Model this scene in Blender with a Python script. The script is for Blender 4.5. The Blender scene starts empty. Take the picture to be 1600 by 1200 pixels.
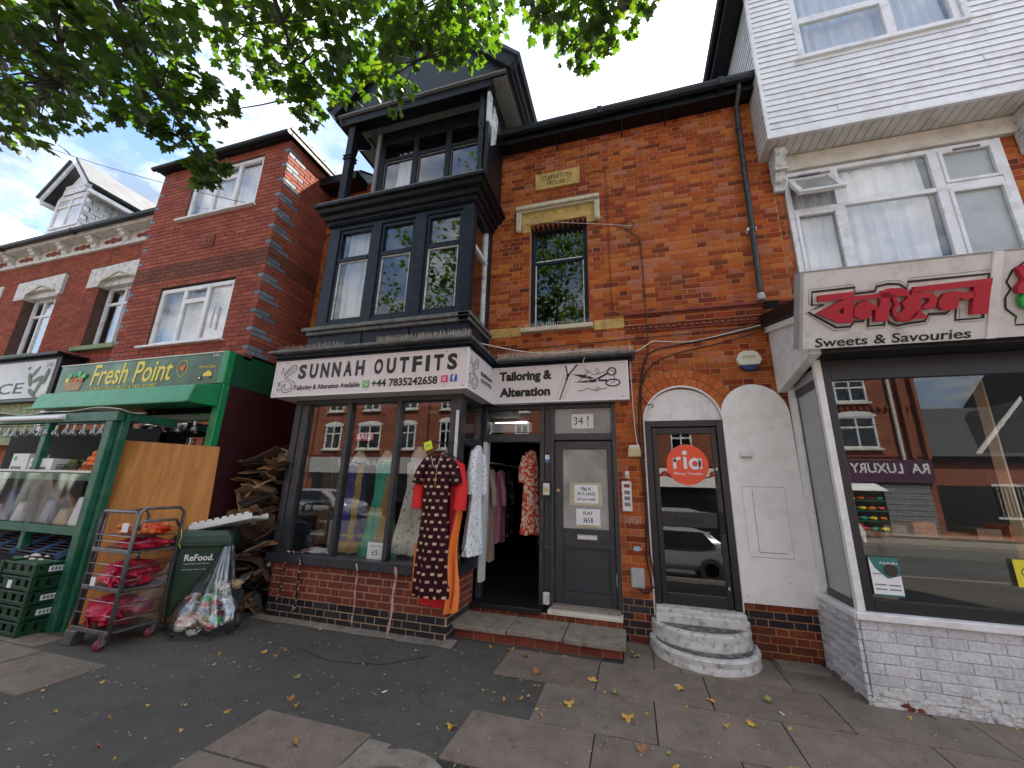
import bpy, bmesh, math, random
from mathutils import Vector, Matrix
random.seed(7)
S = bpy.context.scene
COL = S.collection
R = math.radians
# ---------------------------------------------------------------- camera
FPX, YAW, PIT, ROL = 613.9, -0.29308, 0.25998, 0.02781
CAMP = Vector((0, 0, 1.63))
fw = Vector((math.sin(YAW)*math.cos(PIT), math.cos(YAW)*math.cos(PIT), math.sin(PIT)))
rt = Vector((math.cos(YAW), -math.sin(YAW), 0)); up = rt.cross(fw)
r2 = math.cos(ROL)*rt + math.sin(ROL)*up; u2 = -math.sin(ROL)*rt + math.cos(ROL)*up
cam = bpy.data.cameras.new('camera'); cam.sensor_width = 36; cam.lens = FPX/1600*36; cam.clip_end = 2000; cam.clip_start = .05
co = bpy.data.objects.new('camera', cam); COL.objects.link(co); S.camera = co
m = Matrix((r2, u2, -fw)).transposed().to_4x4(); m.translation = CAMP; co.matrix_world = m
S.render.resolution_x, S.render.resolution_y = 1024, 768
# ---------------------------------------------------------------- sun, sky, exposure
SUN_EL, SUN_AZ = R(56), R(28)                       # azimuth from +y towards +x (behind the houses, to the right)
sdir = Vector((math.sin(SUN_AZ)*math.cos(SUN_EL), math.cos(SUN_AZ)*math.cos(SUN_EL), math.sin(SUN_EL)))
sl = bpy.data.lights.new('sun', 'SUN'); sl.energy = 5; sl.angle = R(.6); sl.color = (1, .93, .82)
so = bpy.data.objects.new('sun', sl); COL.objects.link(so); so.rotation_euler = sdir.to_track_quat('Z', 'Y').to_euler(); so.location = (5, 12, 20)
W = bpy.data.worlds.new('World'); S.world = W; W.use_nodes = True
nt = W.node_tree; nt.nodes.clear()
def N(t, **k):
    n = nt.nodes.new(t)
    for a, v in k.items(): setattr(n, a, v)
    return n
def L(a, b): nt.links.new(a, b)
out = N('ShaderNodeOutputWorld'); bg = N('ShaderNodeBackground'); bg.inputs[1].default_value = .10
sky = N('ShaderNodeTexSky', sky_type='NISHITA', sun_disc=False, sun_elevation=SUN_EL, sun_rotation=SUN_AZ, dust_density=.6, ozone_density=2.5)
tc = N('ShaderNodeTexCoord'); sp = N('ShaderNodeSeparateXYZ'); L(tc.outputs['Generated'], sp.inputs[0])
def MA(op, a, b=None, clamp=False):
    n = N('ShaderNodeMath', operation=op, use_clamp=clamp)
    for i, q in enumerate((a, b)):
        if q is None: continue
        if isinstance(q, (int, float)): n.inputs[i].default_value = q
        else: L(q, n.inputs[i])
    return n.outputs[0]
zz = MA('ADD', MA('ABSOLUTE', sp.outputs[2]), .22)
cv = N('ShaderNodeCombineXYZ'); L(MA('DIVIDE', sp.outputs[0], zz), cv.inputs[0]); L(MA('DIVIDE', sp.outputs[1], zz), cv.inputs[1])
n1 = N('ShaderNodeTexNoise'); n1.inputs['Scale'].default_value = 2.6; n1.inputs['Detail'].default_value = 9; n1.inputs['Roughness'].default_value = .62; L(cv.outputs[0], n1.inputs['Vector'])
n2 = N('ShaderNodeTexNoise'); n2.inputs['Scale'].default_value = 2.1; n2.inputs['Detail'].default_value = 8; n2.inputs['Roughness'].default_value = .6; L(cv.outputs[0], n2.inputs['Vector'])
cr_ = N('ShaderNodeValToRGB'); L(n1.outputs[0], cr_.inputs[0])
cr_.color_ramp.elements[0].position = .42; cr_.color_ramp.elements[1].position = .61
shade = N('ShaderNodeValToRGB'); L(n2.outputs[0], shade.inputs[0])
shade.color_ramp.elements[0].position = .39; shade.color_ramp.elements[0].color = (.16, .19, .235, 1)
shade.color_ramp.elements[1].position = .64; shade.color_ramp.elements[1].color = (1, .965, .915, 1)
dp = N('ShaderNodeVectorMath', operation='DOT_PRODUCT'); L(tc.outputs['Generated'], dp.inputs[0]); dp.inputs[1].default_value = sdir
glow = MA('ADD', MA('MULTIPLY', MA('POWER', MA('MAXIMUM', dp.outputs['Value'], 0.001), 4), .9), 1.0)   # clouds scatter more light forward, near the sun
cs = N('ShaderNodeVectorMath', operation='SCALE'); L(shade.outputs[0], cs.inputs[0]); L(MA('MULTIPLY', glow, 8.4), cs.inputs['Scale'])
mix = N('ShaderNodeMix', data_type='RGBA'); L(cr_.outputs[0], mix.inputs['Factor']); L(sky.outputs[0], mix.inputs['A']); L(cs.outputs[0], mix.inputs['B'])
L(mix.outputs['Result'], bg.inputs[0]); L(bg.outputs[0], out.inputs[0])
S.view_settings.view_transform = 'Standard'; S.view_settings.look = 'None'; S.view_settings.gamma = 1; S.view_settings.exposure = 2.0
S.view_settings.use_curve_mapping = False
S.render.engine = 'CYCLES'
S.cycles.max_bounces = 8; S.cycles.transparent_max_bounces = 16

# ---------------------------------------------------------------- materials
MATS = {}
def nodes(name):
    ma = bpy.data.materials.new(name); ma.use_nodes = True
    t = ma.node_tree; t.nodes.clear()
    o = t.nodes.new('ShaderNodeOutputMaterial'); p = t.nodes.new('ShaderNodeBsdfPrincipled')
    t.links.new(p.outputs[0], o.inputs[0])
    MATS[name] = ma
    return ma, t, p, o
def nn(t, ty, **k):
    n = t.nodes.new(ty)
    for a, v in k.items():
        if a.startswith('i_'): n.inputs[a[2:].replace('_', ' ')].default_value = v
        else: setattr(n, a, v)
    return n
def ramp(t, src, stops):
    r = t.nodes.new('ShaderNodeValToRGB'); t.links.new(src, r.inputs[0]); e = r.color_ramp.elements
    while len(e) < len(stops): e.new(.5)
    for el, (p, c) in zip(e, stops): el.position = p; el.color = (*c, 1) if len(c) == 3 else c
    return r.outputs[0]
def mixc(t, f, a, b, blend='MIX'):
    m_ = t.nodes.new('ShaderNodeMix'); m_.data_type = 'RGBA'; m_.blend_type = blend
    for s, q in (('Factor', f), ('A', a), ('B', b)):
        i = [x for x in m_.inputs if x.name == s and (x.type == 'RGBA' if s != 'Factor' else x.type == 'VALUE')][0]
        if hasattr(q, 'links'): t.links.new(q, i)
        else: i.default_value = (*q, 1) if isinstance(q, tuple) else q
    return [x for x in m_.outputs if x.type == 'RGBA'][0]
def noise(t, scale, detail=4, rough=.55, vec=None, stretch=None):
    n = t.nodes.new('ShaderNodeTexNoise'); n.inputs['Scale'].default_value = scale; n.inputs['Detail'].default_value = detail; n.inputs['Roughness'].default_value = rough
    if vec is None:
        g = t.nodes.new('ShaderNodeNewGeometry'); vec = g.outputs['Position']
    if stretch:
        mp = t.nodes.new('ShaderNodeMapping'); mp.inputs['Scale'].default_value = stretch; t.links.new(vec, mp.inputs[0]); vec = mp.outputs[0]
    t.links.new(vec, n.inputs['Vector'])
    return n.outputs[0]
def bump(t, p, src, strength=.3, dist=.01):
    b = t.nodes.new('ShaderNodeBump'); b.inputs['Strength'].default_value = strength; b.inputs['Distance'].default_value = dist
    t.links.new(src, b.inputs['Height']); t.links.new(b.outputs[0], p.inputs['Normal'])
def sc(c, k): return tuple(min(1, x*k) for x in c)
def mat(name, col, rough=.6, metal=0, var=.18, scale=6, bmp=0, bscale=80, dirt=None, dscale=3, damt=.5, stretch=None, spec=.5):
    if name in MATS: return MATS[name]
    ma, t, p, o = nodes(name)
    c = ramp(t, noise(t, scale, 5, .6, stretch=stretch), [(.3, sc(col, 1-var)), (.7, sc(col, 1+var))])
    if dirt:
        f = ramp(t, noise(t, dscale, 8, .7), [(.5, (0, 0, 0)), (.5+.25*damt+.02, (damt*1.2,)*3)])
        c = mixc(t, f, c, dirt)
    t.links.new(c, p.inputs['Base Color'])
    p.inputs['Roughness'].default_value = rough; p.inputs['Metallic'].default_value = metal; p.inputs['Specular IOR Level'].default_value = spec
    if bmp: bump(t, p, noise(t, bscale, 4), bmp, .004)
    return ma
def brickmat(name, stops, soot=(.05, .025, .02), soota=.35, patch=None, rough=.85):
    ma, t, p, o = nodes(name)
    g = nn(t, 'ShaderNodeNewGeometry'); oi = nn(t, 'ShaderNodeObjectInfo')
    a = nn(t, 'ShaderNodeMath', operation='ADD'); t.links.new(g.outputs['Random Per Island'], a.inputs[0]); t.links.new(oi.outputs['Random'], a.inputs[1])
    fr = nn(t, 'ShaderNodeMath', operation='FRACT'); t.links.new(a.outputs[0], fr.inputs[0])
    k = len(stops); c = ramp(t, fr.outputs[0], [(i/(k-1), s) for i, s in enumerate(stops)])
    c = mixc(t, 1.0, c, ramp(t, noise(t, 45, 6, .7), [(.28, (.62, .6, .58)), (.6, (1, 1, 1))]), 'MULTIPLY')
    if patch: c = mixc(t, ramp(t, noise(t, .55, 3, .5), [(.42, (0, 0, 0)), (.62, (.75,)*3)]), c, patch)
    c = mixc(t, ramp(t, noise(t, 1.7, 7, .72), [(.48, (0, 0, 0)), (.72, (soota,)*3)]), c, soot)
    c = mixc(t, ramp(t, noise(t, 2.6, 6, .6, stretch=(2.2, 2.2, .22)), [(.53, (0, 0, 0)), (.72, (soota*1.3,)*3)]), c, soot)
    t.links.new(c, p.inputs['Base Color']); p.inputs['Roughness'].default_value = rough; p.inputs['Specular IOR Level'].default_value = .25
    bump(t, p, noise(t, 160, 5, .7), .5, .003)
    return ma
def glass(name, tint=(.9, .95, .95), boost=1.6, rough=0.0, fac0=.0):
    ma = bpy.data.materials.new(name); ma.use_nodes = True; t = ma.node_tree; t.nodes.clear()
    o = t.nodes.new('ShaderNodeOutputMaterial'); fz = nn(t, 'ShaderNodeFresnel', i_IOR=1.5); gb = nn(t, 'ShaderNodeNewGeometry')
    ib = nn(t, 'ShaderNodeMath', operation='MULTIPLY_ADD'); t.links.new(gb.outputs['Backfacing'], ib.inputs[0]); ib.inputs[1].default_value = 1/1.5-1.5; ib.inputs[2].default_value = 1.5; t.links.new(ib.outputs[0], fz.inputs['IOR'])   # the far face of the pane must not reflect totally
    a = nn(t, 'ShaderNodeMath', operation='MULTIPLY_ADD', use_clamp=True); t.links.new(fz.outputs[0], a.inputs[0]); a.inputs[1].default_value = boost; a.inputs[2].default_value = fac0
    tr = t.nodes.new('ShaderNodeBsdfTransparent'); tr.inputs[0].default_value = (*tint, 1)
    gl = t.nodes.new('ShaderNodeBsdfGlossy'); gl.inputs['Roughness'].default_value = rough
    mx = t.nodes.new('ShaderNodeMixShader'); t.links.new(a.outputs[0], mx.inputs[0]); t.links.new(tr.outputs[0], mx.inputs[1]); t.links.new(gl.outputs[0], mx.inputs[2])
    t.links.new(mx.outputs[0], o.inputs[0]); MATS[name] = ma
    return ma
def emit(name, col, st):
    ma, t, p, o = nodes(name); p.inputs['Base Color'].default_value = (*col, 1); p.inputs['Emission Color'].default_value = (*col, 1); p.inputs['Emission Strength'].default_value = st
    return ma

# ---------------------------------------------------------------- mesh helpers
ORG = {}
def tag(o, label=None, cat=None, group=None, kind=None):
    for k, v in (('label', label), ('category', cat), ('group', group), ('kind', kind)):
        if v: o[k] = v
    return o
def thing(name, label, cat, loc, group=None):
    o = bpy.data.objects.new(name, None); COL.objects.link(o); o.location = loc; o.empty_display_size = .2
    ORG[o] = Vector(loc)
    return tag(o, label, cat, group)
def mesh_obj(name, me, ma, parent, loc=None):
    o = bpy.data.objects.new(name, me); COL.objects.link(o)
    if ma and not me.materials: me.materials.append(ma)
    if parent is not None: o.parent = parent
    if loc is not None: o.location = loc
    return o
class MB:
    def __init__(s): s.v = []; s.f = []
    def add(s, vs, fs):
        b = len(s.v); s.v += [Vector(p) for p in vs]; s.f += [tuple(i+b for i in f) for f in fs]; return s
    def hexa(s, p):                       # p: 4 bottom (ccw from above), 4 top
        return s.add(p, [(3, 2, 1, 0), (4, 5, 6, 7), (0, 1, 5, 4), (1, 2, 6, 5), (2, 3, 7, 6), (3, 0, 4, 7)])
    def box(s, x0, x1, y0, y1, z0, z1):
        return s.hexa([(x0, y0, z0), (x1, y0, z0), (x1, y1, z0), (x0, y1, z0), (x0, y0, z1), (x1, y0, z1), (x1, y1, z1), (x0, y1, z1)])
    def fbox(s, F, u0, u1, v0, v1, n0, n1):
        return s.hexa([F(u0, v0, n1), F(u1, v0, n1), F(u1, v0, n0), F(u0, v0, n0), F(u0, v1, n1), F(u1, v1, n1), F(u1, v1, n0), F(u0, v1, n0)])
    def obox(s, c, sz, M):
        c = Vector(c); h = [d/2 for d in sz]
        return s.hexa([c + M @ Vector((a*h[0], b*h[1], e*h[2])) for e in (-1, 1) for a, b in ((-1, -1), (1, -1), (1, 1), (-1, 1))])
    def prism(s, loop, vec):
        n = len(loop); vec = Vector(vec); a = [Vector(p) for p in loop]
        return s.add(a + [p+vec for p in a], [tuple(range(n))[::-1], tuple(range(n, 2*n))] + [(i, (i+1) % n, n+(i+1) % n, n+i) for i in range(n)])
    def tube(s, path, r, n=8, caps=True, squash=None):
        path = [Vector(p) for p in path]; k = len(path); rs = r if isinstance(r, (list, tuple)) else [r]*k
        vs = []; prev = None
        for i, p in enumerate(path):
            d = (path[min(i+1, k-1)] - path[max(i-1, 0)])
            d = d.normalized() if d.length > 1e-9 else Vector((0, 0, 1))
            ref = prev if prev is not None else (Vector((0, 0, 1)) if abs(d.z) < .9 else Vector((1, 0, 0)))
            a = ref - d*ref.dot(d); a = a.normalized() if a.length > 1e-6 else d.orthogonal().normalized()
            b = d.cross(a); prev = a
            for j in range(n):
                th = 2*math.pi*j/n; vs.append(p + (a*math.cos(th) + b*math.sin(th))*rs[i])
        fs = [(i*n+j, i*n+(j+1) % n, (i+1)*n+(j+1) % n, (i+1)*n+j) for i in range(k-1) for j in range(n)]
        if caps: fs += [tuple(range(n))[::-1], tuple(range((k-1)*n, k*n))]
        return s.add(vs, fs)
    def rings(s, rings, caps=True):       # list of equal-length vertex loops
        n = len(rings[0]); k = len(rings)
        fs = [(i*n+j, i*n+(j+1) % n, (i+1)*n+(j+1) % n, (i+1)*n+j) for i in range(k-1) for j in range(n)]
        if caps: fs += [tuple(range(n))[::-1], tuple(range((k-1)*n, k*n))]
        return s.add([p for r in rings for p in r], fs)
    def lathe(s, prof, c, n=16, axis='z'):
        c = Vector(c); rr = []
        for r, h in prof:
            ring = []
            for j in range(n):
                th = 2*math.pi*j/n; a, b = r*math.cos(th), r*math.sin(th)
                ring.append(c + (Vector((a, b, h)) if axis == 'z' else Vector((h, a, b)) if axis == 'x' else Vector((b, h, a))))
            rr.append(ring)
        return s.rings(rr)
    def ball(s, c, r, n=10, k=6, jit=0):
        rx, ry, rz = r if isinstance(r, (tuple, list)) else (r, r, r)
        rr = []
        for i in range(k+1):
            ph = math.pi*(i/k); q = max(math.sin(ph), .02)
            rr.append([Vector(c) + Vector((rx*q*math.cos(2*math.pi*j/n), ry*q*math.sin(2*math.pi*j/n), -rz*math.cos(ph)))*(1+random.uniform(-jit, jit)) for j in range(n)])
        return s.rings(rr)
    def grid(s, fn, nu, nv):
        return s.add([fn(i/nu, j/nv) for j in range(nv+1) for i in range(nu+1)], [(j*(nu+1)+i, j*(nu+1)+i+1, (j+1)*(nu+1)+i+1, (j+1)*(nu+1)+i) for j in range(nv) for i in range(nu)])
    def build(s, name, ma, parent=None, smooth=False, bevel=0, solid=0, sub=0, root=None):
        if isinstance(ma, str): ma = MATS[ma]
        q = parent; o0 = Vector((0, 0, 0))
        while q is not None and q not in ORG: q = q.parent
        if q is not None: o0 = ORG[q]
        me = bpy.data.meshes.new(name); me.from_pydata([tuple(p-o0) for p in s.v], [], s.f)
        bm = bmesh.new(); bm.from_mesh(me); bmesh.ops.recalc_face_normals(bm, faces=bm.faces); bm.to_mesh(me); bm.free()
        if smooth: me.polygons.foreach_set('use_smooth', [True]*len(me.polygons))
        o = mesh_obj(name, me, ma, parent)
        if solid: q = o.modifiers.new('s', 'SOLIDIFY'); q.thickness = solid; q.offset = 0
        if sub: q = o.modifiers.new('u', 'SUBSURF'); q.levels = q.render_levels = sub
        if bevel: q = o.modifiers.new('b', 'BEVEL'); q.width = bevel; q.segments = 2; q.limit_method = 'ANGLE'; q.angle_limit = R(40)
        return o
class Frame:
    def __init__(s, O, U, Nv, V=(0, 0, 1)): s.O = Vector(O); s.U = Vector(U).normalized(); s.N = Vector(Nv).normalized(); s.V = Vector(V).normalized()
    def __call__(s, u, v, n=0): return s.O + s.U*u + s.V*v + s.N*n
def FX(y): return Frame((0, y, 0), (1, 0, 0), (0, -1, 0))           # facade-parallel plane, outward = towards the street
def FS(x): return Frame((x, 0, 0), (0, 1, 0), (1, 0, 0))            # plane facing +x, u = y
def FL(x): return Frame((x, 0, 0), (0, 1, 0), (-1, 0, 0))
def box(name, ma, parent, x0, x1, y0, y1, z0, z1, bevel=.004): return MB().box(x0, x1, y0, y1, z0, z1).build(name, ma, parent, bevel=bevel)
def text(s, F, u0, u1, v0, v1, ma, parent, n=.003, bold=0, shear=0, name='lettering', keep=False):
    cu = bpy.data.curves.new('t', 'FONT'); cu.body = s; cu.size = 1; cu.offset = bold; cu.extrude = .002; cu.shear = shear; cu.resolution_u = 3
    ob = bpy.data.objects.new('t', cu); COL.objects.link(ob)
    bpy.context.view_layer.update()
    me = bpy.data.meshes.new_from_object(ob.evaluated_get(bpy.context.evaluated_depsgraph_get()))
    bpy.data.objects.remove(ob); bpy.data.curves.remove(cu)
    xs = [v.co.x for v in me.vertices]; ys = [v.co.y for v in me.vertices]
    ax, bx, ay, by = min(xs), max(xs), min(ys), max(ys)
    ku = (u1-u0)/(bx-ax); kv = (v1-v0)/(by-ay)
    if keep: ku = kv = min(ku, kv)
    q = parent; o0 = Vector((0, 0, 0))
    while q is not None and q not in ORG: q = q.parent
    if q is not None: o0 = ORG[q]
    me.transform(Matrix.Identity(4))
    for v in me.vertices: v.co = F(u0+(v.co.x-ax)*ku, v0+(v.co.y-ay)*kv, n + (.0015 if v.co.z > 0 else 0)) - o0
    me.materials.clear(); me.materials.append(MATS[ma] if isinstance(ma, str) else ma); me.name = name
    return mesh_obj(name, me, None, parent)
def flat(F, pts, ma, parent, name, n=.004, th=.002):
    return MB().prism([F(u, v, n) for u, v in pts], F.N*th).build(name, ma, parent)
def disc(cu, cv, ru, rv=None, n=28, a0=0, a1=360):
    rv = rv or ru
    return [(cu+ru*math.cos(R(a0+(a1-a0)*i/n)), cv+rv*math.sin(R(a0+(a1-a0)*i/n))) for i in range(n + (0 if a1-a0 == 360 else 1))]
def stroke(F, pts, w, ma, parent, name, n=.004, closed=False):      # a printed line of width w
    b = MB(); k = len(pts)
    P = [Vector((p[0], p[1])) for p in pts]; vs = []
    for i, p in enumerate(P):
        a = P[i-1] if (i > 0 or closed) else P[i]; c = P[(i+1) % k] if (i < k-1 or closed) else P[i]
        d = (c-a); d = d.normalized() if d.length > 1e-9 else Vector((1, 0)); q = Vector((-d.y, d.x))*w/2
        vs += [F(*(p+q), n), F(*(p-q), n)]
    fs = [(2*i, 2*i+1, 2*((i+1) % k)+1, 2*((i+1) % k)) for i in range(k if closed else k-1)]
    b.add(vs, fs); return b.build(name, ma, parent, solid=.002)
# ---------------------------------------------------------------- brickwork
def seen(p):
    d = p - CAMP; w = d.dot(fw)
    if w < .1: return 0
    x = 800+FPX*d.dot(r2)/w; y = 600-FPX*d.dot(u2)/w
    return 1/(w*w) if -20 < x < 1620 and -20 < y < 1220 else 0
BRM = {}
def brick_mesh(w, h, ma):
    k = (round(w, 3), round(h, 4), ma.name)
    if k in BRM: return BRM[k]
    b = MB(); brick_add(b, Frame((0, 0, 0), (1, 0, 0), (0, -1, 0)), -w/2, w/2, -h/2, h/2, 0)
    me = bpy.data.meshes.new('brick'); me.from_pydata([tuple(p) for p in b.v], [], b.f); me.materials.append(ma); BRM[k] = me
    return me
def brick_add(b, F, u0, u1, v0, v1, n, c=.0035, depth=.03):
    b.add([F(u0, v0, n-depth), F(u1, v0, n-depth), F(u1, v1, n-depth), F(u0, v1, n-depth),
           F(u0, v0, n-c), F(u1, v0, n-c), F(u1, v1, n-c), F(u0, v1, n-c),
           F(u0+c, v0+c, n), F(u1-c, v0+c, n), F(u1-c, v1-c, n), F(u0+c, v1-c, n)],
          [(8, 9, 10, 11), (4, 5, 9, 8), (5, 6, 10, 9), (6, 7, 11, 10), (7, 4, 8, 11), (0, 1, 5, 4), (1, 2, 6, 5), (2, 3, 7, 6), (3, 0, 4, 7)])
class Bricks:
    """all the bricks of one building; the 300 that show largest become objects, the rest one mesh per colour"""
    def __init__(s, parent): s.parent = parent; s.items = []; s.mort = MB()
    def wall(s, F, u0, u1, z0, z1, bond='flemish', holes=(), colour=None, default='brick_main', course=.075, joint=.009, jit=.0016, length=.225, offset=0, back=.2, trim=0):
        rows = max(1, round((z1-z0)/course)); ch = (z1-z0)/rows
        for r in range(rows):
            za = z0+r*ch; zb = za+ch; segs = [(u0, u1)]
            for h in holes:
                for (a, b) in h(za, zb):
                    ns = []
                    for (p, q) in segs:
                        if b <= p or a >= q: ns.append((p, q)); continue
                        if a > p: ns.append((p, a))
                        if b < q: ns.append((b, q))
                    segs = ns
            for (p, q) in segs:
                if q-p > .03: s.mort.fbox(F, p+(trim if p == u0 else 0), q-(trim if q == u1 else 0), za, zb, -back, -.006)
            L_ = length+joint; H_ = L_/2
            if bond == 'flemish': pat = [L_, H_]; start = -(L_/2+H_/2)*(r % 2)
            elif bond == 'stretcher': pat = [L_]; start = -H_*(r % 2)
            elif bond == 'header': pat = [H_]; start = -H_/2*(r % 2)
            else: pat = [H_] if r % 4 == 0 else [L_]; start = -H_/2 if r % 4 == 0 else -H_*(r % 2)
            u = u0+start-offset*(1 if True else 0); i = 0
            while u < u1:
                w = pat[i % len(pat)]; a, b = u+joint/2, u+w-joint/2; u += w; i += 1
                for (p, q) in segs:
                    aa, bb = max(a, p+joint/2), min(b, q-joint/2)
                    if bb-aa < .03: continue
                    mname = (colour((aa+bb)/2, (za+zb)/2, r) if colour else None) or default
                    s.items.append((F, aa, bb, za+joint/2, zb-joint/2, random.uniform(-jit, jit), mname))
        return s
    def wedge(s, pts_in, pts_out): pass
    def done(s, mortar, limit=300, part='brick'):
        s.mort.build('mortar', mortar, s.parent)
        key = []
        for k, it in enumerate(s.items):
            F, a, b, c, d, n, mn = it; p = F((a+b)/2, (c+d)/2)
            v = seen(p); facing = (CAMP-p).normalized().dot(F.N)
            key.append((v*max(facing, 0)*(b-a)*(d-c), k))
        key.sort(reverse=True); solo = {k for v, k in key[:limit] if v > 0}
        rest = {}; q = s.parent; o0 = Vector((0, 0, 0))
        while q is not None and q not in ORG: q = q.parent
        if q is not None: o0 = ORG[q]
        for k, (F, a, b, c, d, n, mn) in enumerate(s.items):
            if k in solo:
                o = mesh_obj(part, brick_mesh(b-a, d-c, MATS[mn]), None, s.parent, F((a+b)/2, (c+d)/2, n) - o0)
                o.rotation_euler.z = math.atan2(F.U.y, F.U.x)
            else: brick_add(rest.setdefault(mn, MB()), F, a, b, c, d, n)
        for mn, b in rest.items(): tag(b.build('brickwork', mn, s.parent), kind='stuff')
def rect(a, b, c, d): return lambda za, zb: [(a, b)] if (za+zb)/2 > c and (za+zb)/2 < d else []
def arch(cx, cz, r):
    def f(za, zb):
        z = (za+zb)/2-cz
        if z < 0 or z > r: return []
        w = math.sqrt(r*r-z*z); return [(cx-w, cx+w)]
    return f
# ---------------------------------------------------------------- windows
def room(parent, x0, x1, y0, y1, z0, z1, ma='dark_room', name='room'):      # a closed room, open towards the street
    p = [(x0, y0, z0), (x1, y0, z0), (x1, y1, z0), (x0, y1, z0), (x0, y0, z1), (x1, y0, z1), (x1, y1, z1), (x0, y1, z1)]
    return MB().add(p, [(0, 1, 2, 3), (4, 5, 6, 7), (1, 2, 6, 5), (2, 3, 7, 6), (3, 0, 4, 7)]).build(name, ma, parent)
def win(F, parent, u0, u1, v0, v1, frame='white_upvc', fwid=.055, cols=(), rows=None, bar=.05, dep=.06, n=0, pane='glass_up', back=None, backn=-.12, name='window', label=None):
    b = MB(); rows = rows or {}
    b.fbox(F, u0, u0+fwid, v0, v1, n-dep, n); b.fbox(F, u1-fwid, u1, v0, v1, n-dep, n)
    b.fbox(F, u0+fwid, u1-fwid, v0, v0+fwid, n-dep, n-.001); b.fbox(F, u0+fwid, u1-fwid, v1-fwid, v1, n-dep, n-.001)
    ed = [u0+fwid-bar/2] + list(cols) + [u1-fwid+bar/2]
    for c in cols: b.fbox(F, c-bar/2, c+bar/2, v0+fwid, v1-fwid, n-dep, n-.002)
    panes = []
    for i in range(len(ed)-1):
        a, q = ed[i]+bar/2, ed[i+1]-bar/2; vs = [v0+fwid-bar/2] + sorted(rows.get(i, [])) + [v1-fwid+bar/2]
        for w in rows.get(i, []): b.fbox(F, a, q, w-bar/2, w+bar/2, n-dep, n-.003)
        for j in range(len(vs)-1): panes.append((a, q, vs[j]+bar/2, vs[j+1]-bar/2))
    o = b.build(name, frame, parent, bevel=.006)
    if label: o['label'] = label
    for (a, q, c, d) in panes: MB().fbox(F, a-.008, q+.008, c-.008, d+.008, n-dep*.6, n-dep*.45).build('pane', pane, o)
    if back:
        kind, bm = back
        if kind == 'flat': MB().add([F(u0+.02, v0+.02, backn), F(u1-.02, v0+.02, backn), F(u1-.02, v1-.02, backn), F(u0+.02, v1-.02, backn)], [(0, 1, 2, 3)]).build('blind', bm, o)
        else: curtain(F, u0+.03, u1-.03, v0+.03, v1-.02, backn, bm, o)
    return o
def curtain(F, u0, u1, v0, v1, n, ma, parent, amp=.025, wl=.11, name='curtain', ph=0):
    nu = max(8, int((u1-u0)/.018)); seed = random.random()*9
    def fn(a, b):
        u = u0+(u1-u0)*a
        w = amp*(math.sin(2*math.pi*u/wl+2*math.sin(u*5+seed)+ph) + .5*math.sin(2*math.pi*u/(wl*.43)+seed))*(.6+.4*(1-b))
        return F(u + .012*math.sin(7*b+seed+u*8), v0+(v1-v0)*b, n+w)
    return MB().grid(fn, nu, 6).build(name, ma, parent, smooth=True)
# ---------------------------------------------------------------- material library
brickmat('brick_main', [(.40, .076, .014), (.50, .118, .020), (.28, .045, .011), (.56, .175, .034), (.44, .092, .016), (.14, .028, .014), (.54, .15, .026), (.46, .16, .10), (.35, .06, .013), (.20, .034, .013)], soota=.34)
brickmat('brick_arch', [(.50, .12, .035), (.58, .17, .05), (.42, .09, .028)], soota=.2)
brickmat('brick_fresh', [(.32, .075, .045), (.38, .10, .06), (.28, .064, .04), (.35, .086, .052), (.42, .115, .07)], soota=.2)
brickmat('brick_brown', [(.22, .075, .045), (.17, .055, .035), (.27, .085, .045)], soota=.4)
brickmat('brick_old', [(.34, .08, .04), (.39, .098, .048), (.27, .06, .032), (.31, .07, .036)], soota=.35)
brickmat('brick_black', [(.012, .012, .015), (.03, .03, .036), (.02, .019, .022), (.045, .044, .05)], soota=.1, rough=.55)
brickmat('brick_grey', [(.17, .19, .23), (.24, .26, .30), (.13, .15, .19)], soota=.15, rough=.6)
brickmat('brick_plinth', [(.20, .048, .03), (.27, .066, .04), (.16, .04, .027), (.23, .056, .036)], soota=.2, rough=.6)
brickmat('brick_white', [(.66, .66, .67), (.72, .72, .73), (.6, .6, .61)], soot=(.16, .13, .10), soota=.3)
brickmat('brick_base', [(.2, .045, .02), (.26, .07, .03), (.12, .03, .018), (.16, .045, .025)], soot=(.02, .02, .015), soota=.6)
mat('mortar_main', (.40, .21, .10), .95, var=.3, scale=3)
mat('mortar_fresh', (.10, .055, .045), .95, var=.3)
mat('mortar_light', (.40, .27, .17), .95, var=.2, scale=8)
mat('mortar_white', (.5, .5, .5), .95, var=.25, scale=20, dirt=(.12, .1, .08), damt=.5)
mat('navy_wood', (0.0056, 0.0095, 0.0203), .42, var=.3, scale=4, dirt=(.07, .08, .10), dscale=11, damt=.10, bmp=.15, bscale=30, spec=.28)
mat('black_wood', (0.0027, 0.0036, 0.0057), .45, var=.3, scale=4, dirt=(.05, .05, .055), dscale=11, damt=.14, bmp=.15, bscale=30, spec=.25)
mat('gable_board', (0.0070, 0.0105, 0.0147), .5, var=.15, scale=2)
mat('peeling_white', (.62, .62, .60), .7, var=.15, dirt=(.03, .03, .04), dscale=14, damt=.6, bmp=.4, bscale=40)
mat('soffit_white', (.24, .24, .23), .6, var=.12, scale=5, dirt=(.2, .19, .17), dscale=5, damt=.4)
mat('grey_paint', (.0265, .0295, .0355), .38, var=.10, scale=3, dirt=(.11, .11, .11), dscale=16, damt=.15)
mat('grey_panel', (.031, .0345, .041), .4, var=.08, scale=3)
mat('anthracite', (0.0112, 0.0119, 0.0133), .35, var=.10, scale=3)
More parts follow.
